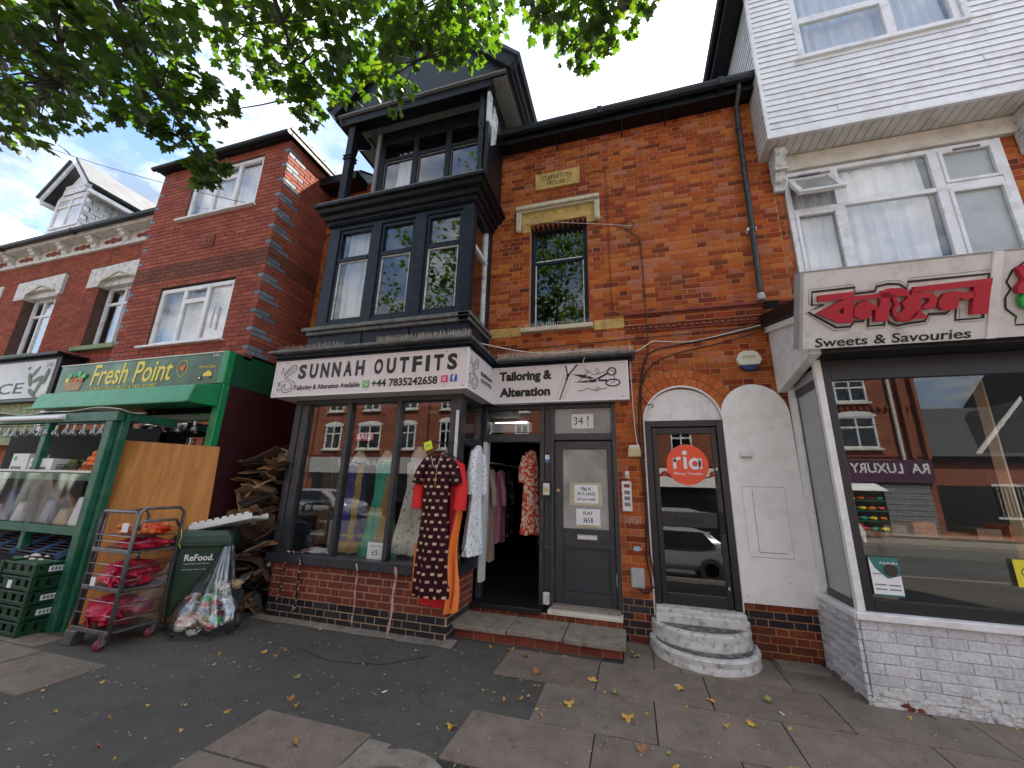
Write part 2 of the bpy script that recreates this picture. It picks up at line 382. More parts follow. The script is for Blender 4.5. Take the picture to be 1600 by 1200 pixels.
mat('gutter_black', (.006, .006, .007), .45, var=.3, scale=8, dirt=(.03, .03, .03), dscale=6, damt=.2, spec=.3)
mat('pipe_black', (0.0091, 0.0091, 0.0105), .28, var=.2, dirt=(.2, .19, .18), dscale=12, damt=.12)
mat('white_upvc', (.74, .74, .74), .3, var=.05, dirt=(.42, .40, .37), dscale=5, damt=.35)
mat('white_paint', (.76, .75, .73), .55, var=.06, scale=4, dirt=(.32, .28, .23), dscale=6, damt=.15, bmp=.12, bscale=50)
mat('white_board', (.84, .82, .79), .5, var=.03, scale=2, dirt=(.55, .49, .42), dscale=5, damt=.14)
mat('white_step', (.58, .57, .535), .75, var=.10, dirt=(.06, .055, .045), dscale=13, damt=.55, bmp=.7, bscale=28)
mat('step_tread', (.10, .096, .088), .85, var=.4, scale=7, dirt=(.45, .44, .41), dscale=14, damt=.3, bmp=.5, bscale=60)
mat('yellow_stone', (.50, .33, .10), .85, var=.22, scale=5, dirt=(.16, .10, .04), dscale=6, damt=.5, bmp=.35, bscale=50)
mat('cream_stone', (.56, .50, .36), .8, var=.15, scale=6, dirt=(.2, .16, .10), dscale=6, damt=.5, bmp=.3, bscale=50)
mat('white_stone', (.66, .65, .60), .8, var=.12, dirt=(.10, .095, .085), dscale=12, damt=.55, bmp=.5, bscale=40)
mat('terracotta', (.20, .045, .022), .8, var=.3, scale=12, bmp=.3)
mat('plaque_ink', (.10, .07, .03), .9, var=.3, scale=20)
mat('concrete', (.235, .20, .16), .88, var=.2, scale=7, dirt=(.07, .065, .05), dscale=8, damt=.5, bmp=.5, bscale=90)
mat('kerb_stone', (.24, .22, .2), .85, var=.2)
mat('lead', (0.1275, 0.1275, 0.1237), .6, var=.4, scale=10, dirt=(.05, .055, .04), dscale=9, damt=.8, bmp=.5, bscale=40)
mat('spike', (.42, .38, .30), .4, var=.2, metal=.6)
mat('sign_white', (.71, .64, .62), .35, var=.03, scale=2)
mat('sign_edge', (.76, .75, .74), .35, var=.04)
mat('ink_black', (.008, .008, .009), .45, var=.1)
mat('ink_grey', (.16, .16, .17), .45, var=.1)
mat('paper', (.78, .78, .77), .7, var=.03)
mat('tape', (.50, .44, .28), .5, var=.2)
mat('red_print', (.46, .008, .028), .4, var=.05)
mat('wa_green', (.05, .45, .08), .4, var=.05); mat('fb_blue', (.03, .11, .42), .4, var=.05); mat('ig_pink', (.62, .06, .16), .4, var=.2, scale=60)
mat('ria_orange', (.80, .075, .016), .35, var=.03)
mat('cladding', (.76, .765, .775), .38, var=.05, scale=3, dirt=(.46, .44, .40), dscale=4, damt=.26, stretch=(1, 1, .3))
mat('soffit_board', (.62, .60, .56), .45, var=.07, dirt=(.38, .34, .28), dscale=4, damt=.35)
mat('cream_beam', (.60, .56, .48), .6, var=.08, dirt=(.34, .3, .24), dscale=5, damt=.35)
mat('slate', (0.0490, 0.0525, 0.0595), .6, var=.4, scale=4, bmp=.3)
mat('slate_pale', (.45, .44, .43), .6, var=.3, scale=9, dirt=(.08, .08, .085), dscale=4, damt=.4)
mat('fresh_green', (.010, .26, .085), .32, var=.08, scale=3, dirt=(.02, .10, .04), dscale=5, damt=.3)
mat('fresh_dark', (0.0048, 0.0800, 0.0336), .42, var=.2, dirt=(.02, .03, .02), dscale=6, damt=.3)
mat('stall_green', (0.0090, 0.1125, 0.0600), .45, var=.25, scale=4, dirt=(.16, .24, .18), dscale=10, damt=.18, bmp=.2, bscale=30)
mat('maroon', (0.0385, 0.0035, 0.0070), .5, var=.2)
mat('sign_yellow', (.80, .62, .03), .4, var=.04)
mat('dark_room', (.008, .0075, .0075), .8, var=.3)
mat('room_grey', (.16, .15, .145), .8, var=.15, scale=2)
mat('room_floor', (.02, .018, .016), .4, var=.2)
mat('net', (.62, .63, .65), .85, var=.05, scale=10)
mat('net_white', (.74, .76, .78), .85, var=.04, scale=10)
mat('blind_dark', (.05, .05, .055), .8, var=.2, scale=2)
mat('obscured', (.30, .305, .285), .2, var=.35, scale=2.2, bmp=.6, bscale=140)
mat('obscured_pale', (.38, .41, .40), .25, var=.15, scale=3, bmp=.6, bscale=90)
mat('metal_grey', (.20, .205, .21), .42, .75, var=.25, scale=12, dirt=(.10, .06, .04), dscale=10, damt=.3)
mat('steel', (.5, .5, .5), .35, .9, var=.15)
mat('plastic_white', (.66, .65, .60), .4, var=.08); mat('plastic_cream', (.52, .43, .22), .5, var=.15); mat('plastic_grey', (.36, .37, .38), .45, var=.1)
mat('alarm_cream', (.70, .68, .52), .35, var=.04); mat('alarm_blue', (.018, .04, .14), .3, var=.1)
mat('rubber_red', (.17, .018, .02), .5, var=.2); mat('cable_black', (0.0070, 0.0070, 0.0077), .5, var=.2); mat('cable_white', (.6, .58, .54), .5, var=.1)
mat('bin_green', (0.0135, 0.0413, 0.0225), .45, var=.15, scale=3, dirt=(.06, .075, .05), dscale=7, damt=.25)
mat('crate_green', (0.0075, 0.0450, 0.0195), .42, var=.2)
mat('netting_red', (.46, .012, .045), .38, var=.35, scale=9); mat('netting_orange', (.62, .05, .012), .42, var=.25, scale=14)
mat('orange_fruit', (.80, .20, .012), .42, var=.2, scale=20, bmp=.25, bscale=260); mat('green_fruit', (.11, .13, .03), .42, var=.5, scale=9)
mat('onion', (.62, .16, .03), .42, var=.3, scale=14)
mat('foam_white', (.74, .73, .70), .8, var=.06, bmp=.3, bscale=120)
mat('card', (.26, .13, .055), .88, var=.3, scale=5, dirt=(.14, .075, .04), dscale=6, damt=.5); mat('card_dark', (.085, .045, .026), .88, var=.35, scale=5); mat('card_pale', (.36, .24, .14), .88, var=.2)
mat('bulb_glass', (.35, .38, .38), .08, var=.1); mat('tube_white', (.74, .75, .78), .3, var=.03)
mat('broom_wood', (.40, .27, .14), .6, var=.2); mat('bristle', (.15, .15, .14), .9, var=.3)
mat('asphalt_dark', (.075, .072, .068), .9, var=.3)
mat('bark', (.035, .028, .02), .9, var=.4, scale=10, bmp=.8, bscale=40)
mat('skin_cream', (.60, .50, .40), .6, var=.05)
mat('fluoro', (.62, .80, .02), .5, var=.03); mat('yellow_note', (.72, .62, .03), .5, var=.04)
mat('poster_teal', (.03, .16, .15), .4, var=.2); mat('poster_dark', (.03, .025, .025), .4, var=.4, scale=30)
mat('car_silver', (.42, .44, .46), .22, .6, var=.03); mat('car_white', (.7, .7, .71), .2, 0, var=.03); mat('car_black', (.01, .01, .012), .15); mat('tyre', (.012, .012, .012), .8); mat('tail_red', (.35, .006, .006), .2)
mat('shutter', (.30, .30, .30), .45, .5, var=.2); mat('sign_purple', (.085, .03, .07), .4, var=.05); mat('render_cream', (.55, .47, .36), .8)
mat('orange_wall', (.34, .12, .045), .85, var=.2)
glass('glass_up', (.96, .97, .97), 1.7); glass('glass_shop', (.97, .98, .98), 1.25, fac0=.005); glass('glass_plain', (.93, .95, .95), 1.2)
glass('poly_sheet', (.88, .9, .9), 1.2, .10, .03); glass('poly_bag', (.86, .88, .89), 1.6, .18, .16)
emit('led', (1, .98, .92), 4); emit('led_spot', (1, .96, .88), 120)
def brick_tex(name, c1, c2, mortar, sx=1, bw=.234, rh=.075, ms=.012):      # for walls too far away to show single bricks
    ma, t, p, o = nodes(name)
    g = nn(t, 'ShaderNodeNewGeometry'); s_ = nn(t, 'ShaderNodeSeparateXYZ'); t.links.new(g.outputs['Position'], s_.inputs[0])
    c = nn(t, 'ShaderNodeCombineXYZ'); ad = nn(t, 'ShaderNodeMath', operation='ADD'); t.links.new(s_.outputs[0], ad.inputs[0]); t.links.new(s_.outputs[1], ad.inputs[1]); t.links.new(ad.outputs[0], c.inputs[0]); t.links.new(s_.outputs[2], c.inputs[1])
    b = nn(t, 'ShaderNodeTexBrick'); t.links.new(c.outputs[0], b.inputs[0])
    b.inputs['Scale'].default_value = 1; b.inputs['Brick Width'].default_value = bw; b.inputs['Row Height'].default_value = rh; b.inputs['Mortar Size'].default_value = ms/2
    b.inputs['Color1'].default_value = (*c1, 1); b.inputs['Color2'].default_value = (*c2, 1); b.inputs['Mortar'].default_value = (*mortar, 1)
    t.links.new(mixc(t, 1.0, b.outputs[0], ramp(t, noise(t, 3, 6), [(.3, (.6, .6, .6)), (.7, (1, 1, 1))]), 'MULTIPLY'), p.inputs['Base Color']); p.inputs['Roughness'].default_value = .9
    return ma
brick_tex('brick_far', (.34, .09, .045), (.26, .06, .03), (.25, .17, .12))
brick_tex('brick_side', (.2, .06, .035), (.15, .045, .028), (.10, .07, .05))
def asphalt():
    ma, t, p, o = nodes('asphalt')
    c = ramp(t, noise(t, 1.1, 7, .65), [(.3, (.052, .046, .039)), (.7, (.10, .088, .076))])
    c = mixc(t, 1.0, c, ramp(t, noise(t, 75, 3, .7), [(.32, (.55, .55, .55)), (.62, (1.25, 1.25, 1.25))]), 'MULTIPLY')
    c = mixc(t, ramp(t, noise(t, 5, 6, .7), [(.52, (0, 0, 0)), (.68, (.55,)*3)]), c, (.022, .02, .018))
    c = mixc(t, ramp(t, noise(t, 240, 3, .7), [(.50, (0, 0, 0)), (.72, (.55,)*3)]), c, (.19, .18, .165))
    c = mixc(t, ramp(t, noise(t, .5, 5, .6), [(.5, (0, 0, 0)), (.62, (.5,)*3)]), c, (.11, .094, .078))
    v = nn(t, 'ShaderNodeTexVoronoi', feature='DISTANCE_TO_EDGE'); v.inputs['Scale'].default_value = .55
    g = nn(t, 'ShaderNodeNewGeometry'); wv = nn(t, 'ShaderNodeVectorMath', operation='ADD'); nz = nn(t, 'ShaderNodeTexNoise'); nz.inputs['Scale'].default_value = 1.8; nz.inputs['Detail'].default_value = 6
    t.links.new(g.outputs['Position'], nz.inputs['Vector']); t.links.new(g.outputs['Position'], wv.inputs[0]); t.links.new(nz.outputs['Color'], wv.inputs[1]); t.links.new(wv.outputs[0], v.inputs['Vector'])
    crk = ramp(t, v.outputs['Distance'], [(.0, (.7, .7, .7)), (.004, (0, 0, 0))])
    gate = ramp(t, noise(t, .8, 2), [(.5, (0, 0, 0)), (.56, (.85,)*3)])
    c = mixc(t, mixc(t, 1.0, crk, gate, 'MULTIPLY'), c, (.006, .006, .006))
    t.links.new(c, p.inputs['Base Color']); p.inputs['Roughness'].default_value = .82
    bump(t, p, noise(t, 190, 5, .7), .9, .004)
asphalt()
def slabmat(name, stops):
    ma, t, p, o = nodes(name)
    oi = nn(t, 'ShaderNodeObjectInfo'); c = ramp(t, oi.outputs['Random'], stops)
    c = mixc(t, 1.0, c, ramp(t, noise(t, 4, 7, .7), [(.3, (.55, .53, .5)), (.65, (1.0, 1.0, 1.0))]), 'MULTIPLY')
    c = mixc(t, 1.0, c, ramp(t, noise(t, 85, 3, .7), [(.32, (.62, .62, .62)), (.62, (1.15, 1.15, 1.15))]), 'MULTIPLY')
    vg = nn(t, 'ShaderNodeTexVoronoi'); vg.inputs['Scale'].default_value = 5.5; gg = nn(t, 'ShaderNodeNewGeometry'); t.links.new(gg.outputs['Position'], vg.inputs['Vector']); c = mixc(t, ramp(t, vg.outputs['Distance'], [(.07, (.7,)*3), (.10, (0, 0, 0))]), c, (.05, .045, .04))
    c = mixc(t, ramp(t, noise(t, 220, 3, .7), [(.48, (0, 0, 0)), (.7, (.5,)*3)]), c, (.32, .27, .23))
    c = mixc(t, ramp(t, noise(t, 9, 6, .7), [(.60, (0, 0, 0)), (.70, (.5,)*3)]), c, (.035, .03, .026))
    t.links.new(c, p.inputs['Base Color']); p.inputs['Roughness'].default_value = .85; bump(t, p, noise(t, 150, 5, .7), .6, .003)
slabmat('slab', [(0, (.19, .142, .107)), (.5, (.24, .182, .142)), (1, (.205, .16, .128))])
def pattern(name, base, spot, kind, scale, rough=.7, spot2=None):
    ma, t, p, o = nodes(name); tcn = nn(t, 'ShaderNodeTexCoord'); vec = tcn.outputs['Object']
    if kind == 'blocks':
        s_ = nn(t, 'ShaderNodeSeparateXYZ'); t.links.new(vec, s_.inputs[0]); c_ = nn(t, 'ShaderNodeCombineXYZ'); t.links.new(s_.outputs[0], c_.inputs[0]); t.links.new(s_.outputs[2], c_.inputs[1])
        b = nn(t, 'ShaderNodeTexBrick'); t.links.new(c_.outputs[0], b.inputs[0]); b.inputs['Scale'].default_value = 1; b.inputs['Brick Width'].default_value = .088; b.inputs['Row Height'].default_value = .076
        b.inputs['Mortar Size'].default_value = .0245; b.inputs['Mortar Smooth'].default_value = 0; b.inputs['Color1'].default_value = (*spot, 1); b.inputs['Color2'].default_value = (*(spot2 or spot), 1); b.inputs['Mortar'].default_value = (*base, 1); b.inputs['Bias'].default_value = -.3
        c = b.outputs[0]
    elif kind == 'stripes':
        s_ = nn(t, 'ShaderNodeSeparateXYZ'); t.links.new(vec, s_.inputs[0]); w = nn(t, 'ShaderNodeTexWave', bands_direction='Z'); w.inputs['Scale'].default_value = scale; t.links.new(vec, w.inputs['Vector'])
        c = ramp(t, w.outputs['Fac'], [(.55, base), (.6, spot)])
    else:
        v = nn(t, 'ShaderNodeTexVoronoi'); v.inputs['Scale'].default_value = scale; t.links.new(vec, v.inputs['Vector'])
        c = ramp(t, v.outputs['Distance'], [(.30, spot), (.36, base)])
        if spot2: c = mixc(t, ramp(t, noise(t, scale*.8, 3, .6, vec), [(.5, (0, 0, 0)), (.53, (1, 1, 1))]), c, spot2)
    t.links.new(c, p.inputs['Base Color']); p.inputs['Roughness'].default_value = rough; p.inputs['Specular IOR Level'].default_value = .15
pattern('dress_maroon', (.030, .004, .008), (.60, .44, .30), 'blocks', 1, spot2=(.22, .12, .08))
pattern('dress_floral', (.70, .72, .72), (.22, .30, .30), 'spots', 34, spot2=(.74, .75, .75))
pattern('dress_orange', (.76, .60, .48), (.70, .10, .02), 'spots', 24, spot2=(.62, .07, .02))
pattern('dress_cream', (.60, .56, .45), (.36, .30, .16), 'spots', 16, spot2=(.66, .63, .55))
pattern('gold_trim', (.30, .19, .05), (.50, .36, .12), 'spots', 40)
pattern('ribbon_print', (.03, .02, .022), (.55, .45, .42), 'spots', 30)
pattern('scarf_dark', (.016, .014, .016), (.10, .09, .09), 'spots', 12)
mat('cloth_red', (.62, .010, .014), .75, var=.12); mat('cloth_orange', (.78, .20, .03), .7, var=.12); mat('cloth_blue', (.016, .014, .16), .6, var=.3); mat('cloth_green', (.02, .30, .20), .6, var=.2); mat('cloth_pink', (.42, .16, .22), .75, var=.15); mat('cloth_beige', (.42, .30, .22), .75, var=.15); mat('cloth_black', (.012, .012, .014), .8, var=.3); mat('ribbon_pink', (.50, .30, .29), .7, var=.3, scale=30)
def leafmat(name, top, back, tr):
    ma = bpy.data.materials.new(name); ma.use_nodes = True; t = ma.node_tree; t.nodes.clear(); o = t.nodes.new('ShaderNodeOutputMaterial')
    g = nn(t, 'ShaderNodeNewGeometry'); oi = nn(t, 'ShaderNodeObjectInfo'); a = nn(t, 'ShaderNodeMath', operation='ADD'); t.links.new(g.outputs['Random Per Island'], a.inputs[0]); t.links.new(oi.outputs['Random'], a.inputs[1]); f_ = nn(t, 'ShaderNodeMath', operation='FRACT'); t.links.new(a.outputs[0], f_.inputs[0])
    k = ramp(t, f_.outputs[0], [(0, (.7, .75, .7)), (.9, (1.1, 1.05, 1)), (1, (1.6, 1.1, .6))])
    d = nn(t, 'ShaderNodeBsdfPrincipled'); t.links.new(mixc(t, 1.0, k, top, 'MULTIPLY'), d.inputs['Base Color']); d.inputs['Roughness'].default_value = .45
    q = nn(t, 'ShaderNodeBsdfTranslucent'); t.links.new(mixc(t, 1.0, k, tr, 'MULTIPLY'), q.inputs[0])
    mx = t.nodes.new('ShaderNodeAddShader'); t.links.new(d.outputs[0], mx.inputs[0]); t.links.new(q.outputs[0], mx.inputs[1]); t.links.new(mx.outputs[0], o.inputs[0]); MATS[name] = ma
leafmat('leaf', (.012, .025, .006), None, (.046, .10, .003))
mat('leaf_yellow', (.55, .33, .05), .6, var=.3, scale=30); mat('leaf_brown', (.30, .13, .04), .7, var=.4, scale=30); mat('leaf_fallgreen', (.22, .26, .05), .6, var=.3, scale=30); mat('litter_pale', (.40, .32, .19), .7, var=.3, scale=10)
# ---------------------------------------------------------------- ground
def sheet(name, ma, x0, x1, y0, y1, z): return MB().add([(x0, y0, z), (x1, y0, z), (x1, y1, z), (x0, y1, z)], [(0, 1, 2, 3)]).build(name, ma)
tag(sheet('ground', mat('field', (.05, .055, .035), .95), -600, 600, -600, 600, -.25), kind='structure')
tag(sheet('road', 'asphalt_dark', -120, 120, -10.6, -2.6, -.13), kind='structure')
pav = tag(MB().box(-60, 60, -2.45, 5.6, -.2, 0).build('pavement', 'asphalt'), kind='structure')
tag(MB().box(-60, 60, -2.6, -2.45, -.2, .004).build('kerb', 'kerb_stone'), kind='structure')
tag(MB().box(-60, 60, -13.4, -10.6, -.2, 0).build('pavement', 'concrete'), kind='structure')
def slab(x0, x1, y0, y1, ma='slab', h=.012):
    t_ = random.uniform(-.003, .003); g = .005
    b = MB().hexa([(x0+g, y0+g, -.03), (x1-g, y0+g, -.03), (x1-g, y1-g, -.03), (x0+g, y1-g, -.03), (x0+g, y0+g, h+t_), (x1-g, y0+g, h-t_), (x1-g, y1-g, h+t_), (x0+g, y1-g, h-t_/2)])
    return b.build('paving_slab', ma, pav, bevel=.003)
# joint bed under the slabs
for (x0, x1, y0, y1) in ((-1.29, 7, 3.9, 4.52), (-.8, 7, 3.29, 3.9), (-1.23, 7, 1.2, 3.29), (-.36, 1.9, 4.52, 5.18)):
    MB().box(x0, x1, y0, y1, -.02, .004).build('joint_bed', mat('bed', (.03, .028, .024), .95), pav)
for (y0, y1, xs) in ((4.52, 5.16, (-.16, .13, .36, 1.27, 1.95)), (3.9, 4.52, [-1.29+.915*i for i in range(7)]), (3.29, 3.9, [-.8+.89*i for i in range(7)]),
                     (2.70, 3.29, [-1.23+.905*i for i in range(7)]), (2.09, 2.70, [-.8+.89*i for i in range(7)]), (1.5, 2.09, [-1.23+.905*i for i in range(7)])):
    for a, b in zip(xs, xs[1:]): slab(a, b, y0, y1)
slab(-2.65, -1.75, 2.3, 2.78); slab(-1.75, -1.57, 2.3, 2.74, 'concrete', .008); slab(-2.65, -1.75, 1.7, 2.29)
for (a, b, c, d) in ((-5.46, -4.56, 2.3, 2.87), (-6.4, -5.48, 2.3, 2.87), (-6.6, -5.7, 2.89, 3.14), (-7.3, -6.42, 2.3, 2.87)): slab(a, b, c, d, 'slab', .008)
slab(1.30, 1.72, 4.92, 5.17, 'concrete', .03)
# worn concrete fillet along the foot of the shop bay
b = MB(); k = 14
top = [(-4.6+i*2.72/k, 4.40-.10+.012*math.sin(i*2.1)+(.03 if i > 11 else 0)*0) for i in range(k+1)]
vs = [(x, y, .004) for x, y in top] + [(x, 4.46, .03) for x, y in top]
b.add(vs, [(i, i+1, k+2+i, k+1+i) for i in range(k)]); tag(b.build('concrete_fillet', 'concrete', pav), kind=None)
# long patched seams in the tarmac
for (pts, w) in (([(-3.3, 3.75), (-2.8, 3.62), (-2.3, 3.74), (-1.95, 4.1)], .007),):
    P = []
    for (x0, y0), (x1, y1) in zip(pts, pts[1:]): P += [(x0+(x1-x0)*i/6+random.uniform(-.015, .015), y0+(y1-y0)*i/6+random.uniform(-.015, .015)) for i in range(6)]
    FG = Frame((0, 0, 0), (1, 0, 0), (0, 0, 1), (0, 1, 0)); stroke(FG, P, w, mat('seam', (.014, .013, .012), .95), pav, 'seam', n=.0035)
mh = thing('manhole_cover', 'round black iron cover let into the pavement at the bottom edge', 'manhole', (-1.40, 2.36, 0))
MB().lathe([(.0, .010), (.15, .010), (.15, .004), (.19, .004), (.19, -.02)], (-1.40, 2.36, 0), 32).build('rim', 'gutter_black', mh)
for i in range(7): MB().box(-1.52+.0+i*.035, -1.50+i*.035, 2.36-.11, 2.36+.11, .010, .016).build('tread_rib', 'gutter_black', mh)
b = MB().lathe([(.20, -.02), (.20, .012), (.36, .010), (.36, -.02)], (-1.40, 2.36, 0), 28); b.build('collar', 'concrete', mh)
# ================================================================ the brick house with the tailor's shop
H = thing('brick_house', 'orange brick house with dark bay window, gabled loggia and tailor shop below', 'house', (-1.7, 5.2, 0))
wallp = MB().box(-5.3, 1.95, 9.0, 9.2, 0, 7.2).build('wall', 'dark_room', H)            # rear wall; the brick front hangs on it
F = FX(5.2)
B = Bricks(wallp)
def main_col(u, v, r):
    if u > -.2 and u < .2 and v < .47: return 'brick_black' if (r % 3 or u < 0) else 'brick_base'
    if u > 1.05 and v < .47: return 'brick_black' if v > .27 else 'brick_base'
    if u > 1.05 and v < .54: return 'brick_base'
HOLES = [rect(-4.47, -1.97, 0, 5.62), rect(-4.40, -1.95, 6.0, 7.7), rect(-2.0, -.16, 0, 3.2), rect(.2, 1.08, 0, 2.49), arch(.64, 2.48, .66), rect(-1.34, -.46, 3.885, 5.66),
         rect(-1.95, 0.01, 3.79, 3.935), rect(-1.25, -.56, 6.29, 6.59), rect(-1.53, -.27, 5.66, 5.93)]
B.wall(F, -5.36, 2.02, 0, 7.2, 'flemish', HOLES, main_col)
B.done('mortar_main')
# reveals and dark rooms behind the openings
mat('reveal', (.26, .07, .03), .9, var=.25)
MB().box(-1.36, -1.341, 5.205, 5.42, 3.88, 5.66).box(-.459, -.44, 5.205, 5.42, 3.88, 5.66).build('reveal', 'reveal', wallp)
MB().fbox(F, -1.6, -.2, 5.60, 5.9, -.24, -.13).fbox(F, -1.6, -.2, 3.6, 3.885, -.24, -.13).build('reveal', 'reveal', wallp)
# eaves, gutter, roof
MB().box(-1.95, 1.9, 4.98, 5.20, 7.12, 7.17).build('soffit', 'black_wood', H)
MB().box(-1.95, 1.9, 4.955, 4.98, 7.10, 7.24).build('fascia', 'black_wood', H, bevel=.004)
b = MB(); prof = [(4.85, 7.30), (4.845, 7.25), (4.86, 7.205), (4.90, 7.185), (4.94, 7.205), (4.955, 7.25), (4.955, 7.30)]
for x0, x1 in ((-1.78, -.2), (-.2, 1.9)):
    b.rings([[Vector((x, y, z)) for y, z in prof] for x in (x0, x1)])
b.build('gutter', 'gutter_black', H, bevel=0)
for q in (-.2, 1.48): MB().box(q-.035, q+.035, 4.835, 4.96, 7.175, 7.31).build('gutter_joint', 'gutter_black', H, bevel=.006)
MB().hexa([(-1.9, 4.9, 7.27), (1.9, 4.9, 7.27), (1.9, 8.2, 9.2), (-1.9, 8.2, 9.2), (-1.9, 4.9, 7.32), (1.9, 4.9, 7.32), (1.9, 8.2, 9.25), (-1.9, 8.2, 9.25)]).build('roof', 'slate', H)
MB().hexa([(-5.36, 4.9, 7.17), (-4.5, 4.9, 7.17), (-4.5, 8.2, 9.2), (-5.36, 8.2, 9.2), (-5.36, 4.9, 7.22), (-4.5, 4.9, 7.22), (-4.5, 8.2, 9.25), (-5.36, 8.2, 9.25)]).build('roof', 'slate', H)
MB().box(-5.36, -4.55, 4.86, 5.2, 7.02, 7.2).build('gutter', 'gutter_black', H, bevel=.02)
for q in (-.9, .12, .75): MB().tube([(q, 4.97, 7.12), (q, 5.1, 7.04), (q, 5.19, 7.02)], .012, 6).build('gutter_bracket', 'gutter_black', H)
MB().hexa([(-5.36, 8.15, 9.18), (1.9, 8.15, 9.18), (1.9, 10.5, 7.6), (-5.36, 10.5, 7.6), (-5.36, 8.15, 9.26), (1.9, 8.15, 9.26), (1.9, 10.5, 7.7), (-5.36, 10.5, 7.7)]).build('roof', 'slate', H)
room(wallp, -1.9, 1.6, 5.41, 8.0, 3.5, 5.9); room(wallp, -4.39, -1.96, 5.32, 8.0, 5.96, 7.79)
# downpipe
b = MB().tube([(1.71, 4.92, 7.22), (1.71, 4.94, 7.12), (1.70, 5.10, 6.98), (1.70, 5.12, 6.85), (1.66, 5.12, 4.15), (1.655, 5.11, 4.02)], .034, 12)
dp_ = b.build('downpipe', 'pipe_black', H, smooth=True)
for z in (6.62, 5.0): MB().lathe([(.036, -.035), (.044, -.03), (.044, .03), (.036, .035)], (1.67+(z-5)*.012, 5.12, z), 12).build('pipe_collar', 'pipe_black', dp_)
MB().lathe([(.0, 0), (.038, .0), (.046, .02), (.046, .07), (.037, .09)], (1.655, 5.11, 3.97), 12).build('pipe_shoe', 'plastic_grey', dp_)
MB().box(1.61, 1.72, 5.10, 5.19, 4.965, 5.01).build('pipe_clip', 'plastic_white', dp_, bevel=.005)
# plaque
pq = MB().fbox(F, -1.25, -.56, 6.29, 6.59, -.05, .02).build('plaque', 'yellow_stone', H, bevel=.012)
MB().fbox(F, -1.26, -.55, 6.275, 6.30, -.02, .035).fbox(F, -1.26, -1.235, 6.30, 6.595, -.02, .035).fbox(F, -.575, -.55, 6.30, 6.595, -.02, .035).build('plaque_frame', 'yellow_stone', pq, bevel=.006)
text('STAPLETON', F, -1.16, -.68, 6.45, 6.53, 'plaque_ink', pq, n=.021, bold=.015); text('HOUSE', F, -1.06, -.78, 6.335, 6.41, 'plaque_ink', pq, n=.021, bold=.015)
# hood mould and lintel
hd = MB().fbox(F, -1.48, -.33, 5.66, 5.90, -.05, .015).build('lintel', 'yellow_stone', H, bevel=.01)
MB().fbox(F, -1.47, -1.335, 5.53, 5.66, -.05, .014).fbox(F, -.465, -.33, 5.55, 5.66, -.05, .014).build('lintel_ear', 'yellow_stone', hd, bevel=.008)
MB().fbox(F, -1.56, -.26, 5.90, 5.965, -.02, .11).fbox(F, -1.54, -.28, 5.87, 5.90, -.02, .07).build('hood_mould', 'cream_stone', hd, bevel=.014)
for u in (-1.52, -.30):
    MB().fbox(F, u-.04, u+.04, 5.60, 5.90, -.02, .07).build('hood_drop', 'cream_stone', hd, bevel=.014)
    MB().ball(F(u, 5.57, .045), (.05, .05, .045), 10, 6).build('hood_stop', 'cream_stone', hd, smooth=True)
for i in range(11): MB().fbox(F, -1.32+i*.078, -1.275+i*.078, 5.60, 5.66, -.12, -.01).build('dentil', 'terracotta', hd, bevel=.008)
# sash window
Fw = FX(5.34)
sw = MB().fbox(Fw, -1.34, -1.27, 3.9, 5.66, -.06, .03).fbox(Fw, -.53, -.46, 3.9, 5.66, -.06, .03).fbox(Fw, -1.27, -.53, 5.58, 5.66, -.06, .03).fbox(Fw, -1.27, -.53, 3.9, 3.96, -.06, .03).fbox(Fw, -1.27, -.53, 5.00, 5.055, -.05, .025).build('sash_window', 'navy_wood', H, bevel=.006)
MB().fbox(Fw, -1.28, -.52, 5.05, 5.59, -.02, -.012).build('pane', 'glass_up', sw); MB().fbox(Fw, -1.28, -.52, 3.95, 5.01, .0, .008).build('pane', 'glass_up', sw)
MB().fbox(Fw, -1.27, -1.255, 3.96, 5.0, .0, .022).fbox(Fw, -.545, -.53, 3.96, 5.0, .0, .022).fbox(Fw, -1.255, -.545, 5.045, 5.06, .0, .03).build('glazing_bead', 'peeling_white', sw)
# sill and flanking stones
MB().fbox(F, -1.44, -.40, 3.815, 3.885, -.12, .10).build('sill', 'cream_stone', H, bevel=.012)
for q in ((-1.95, -1.45), (-.395, .01)): MB().fbox(F, *q, 3.79, 3.935, -.05, .012).build('sill_stone', 'yellow_stone', H, bevel=.008)
# string courses
st = MB().fbox(F, .01, 2.0, 3.945, 3.985, -.02, .05).fbox(F, .01, 2.0, 3.925, 3.945, -.02, .025).build('string_course', 'terracotta', H, bevel=.008)
MB().fbox(F, .01, 2.0, 3.705, 3.722, -.02, .028).fbox(F, .01, 2.0, 3.79, 3.806, -.02, .028).build('string_fillet', 'terracotta', st, bevel=.004)
for i in range(27):
    MB().lathe([(.0, -.03), (.02, -.028), (.03, -.012), (.03, 0)], F(.05+i*.0725, 3.756, .002), 10, 'y').build('rosette', 'terracotta', st, smooth=True)
    MB().fbox(F, .082+i*.0725, .091+i*.0725, 3.722, 3.79, -.02, .022).build('dentil', 'terracotta', st)
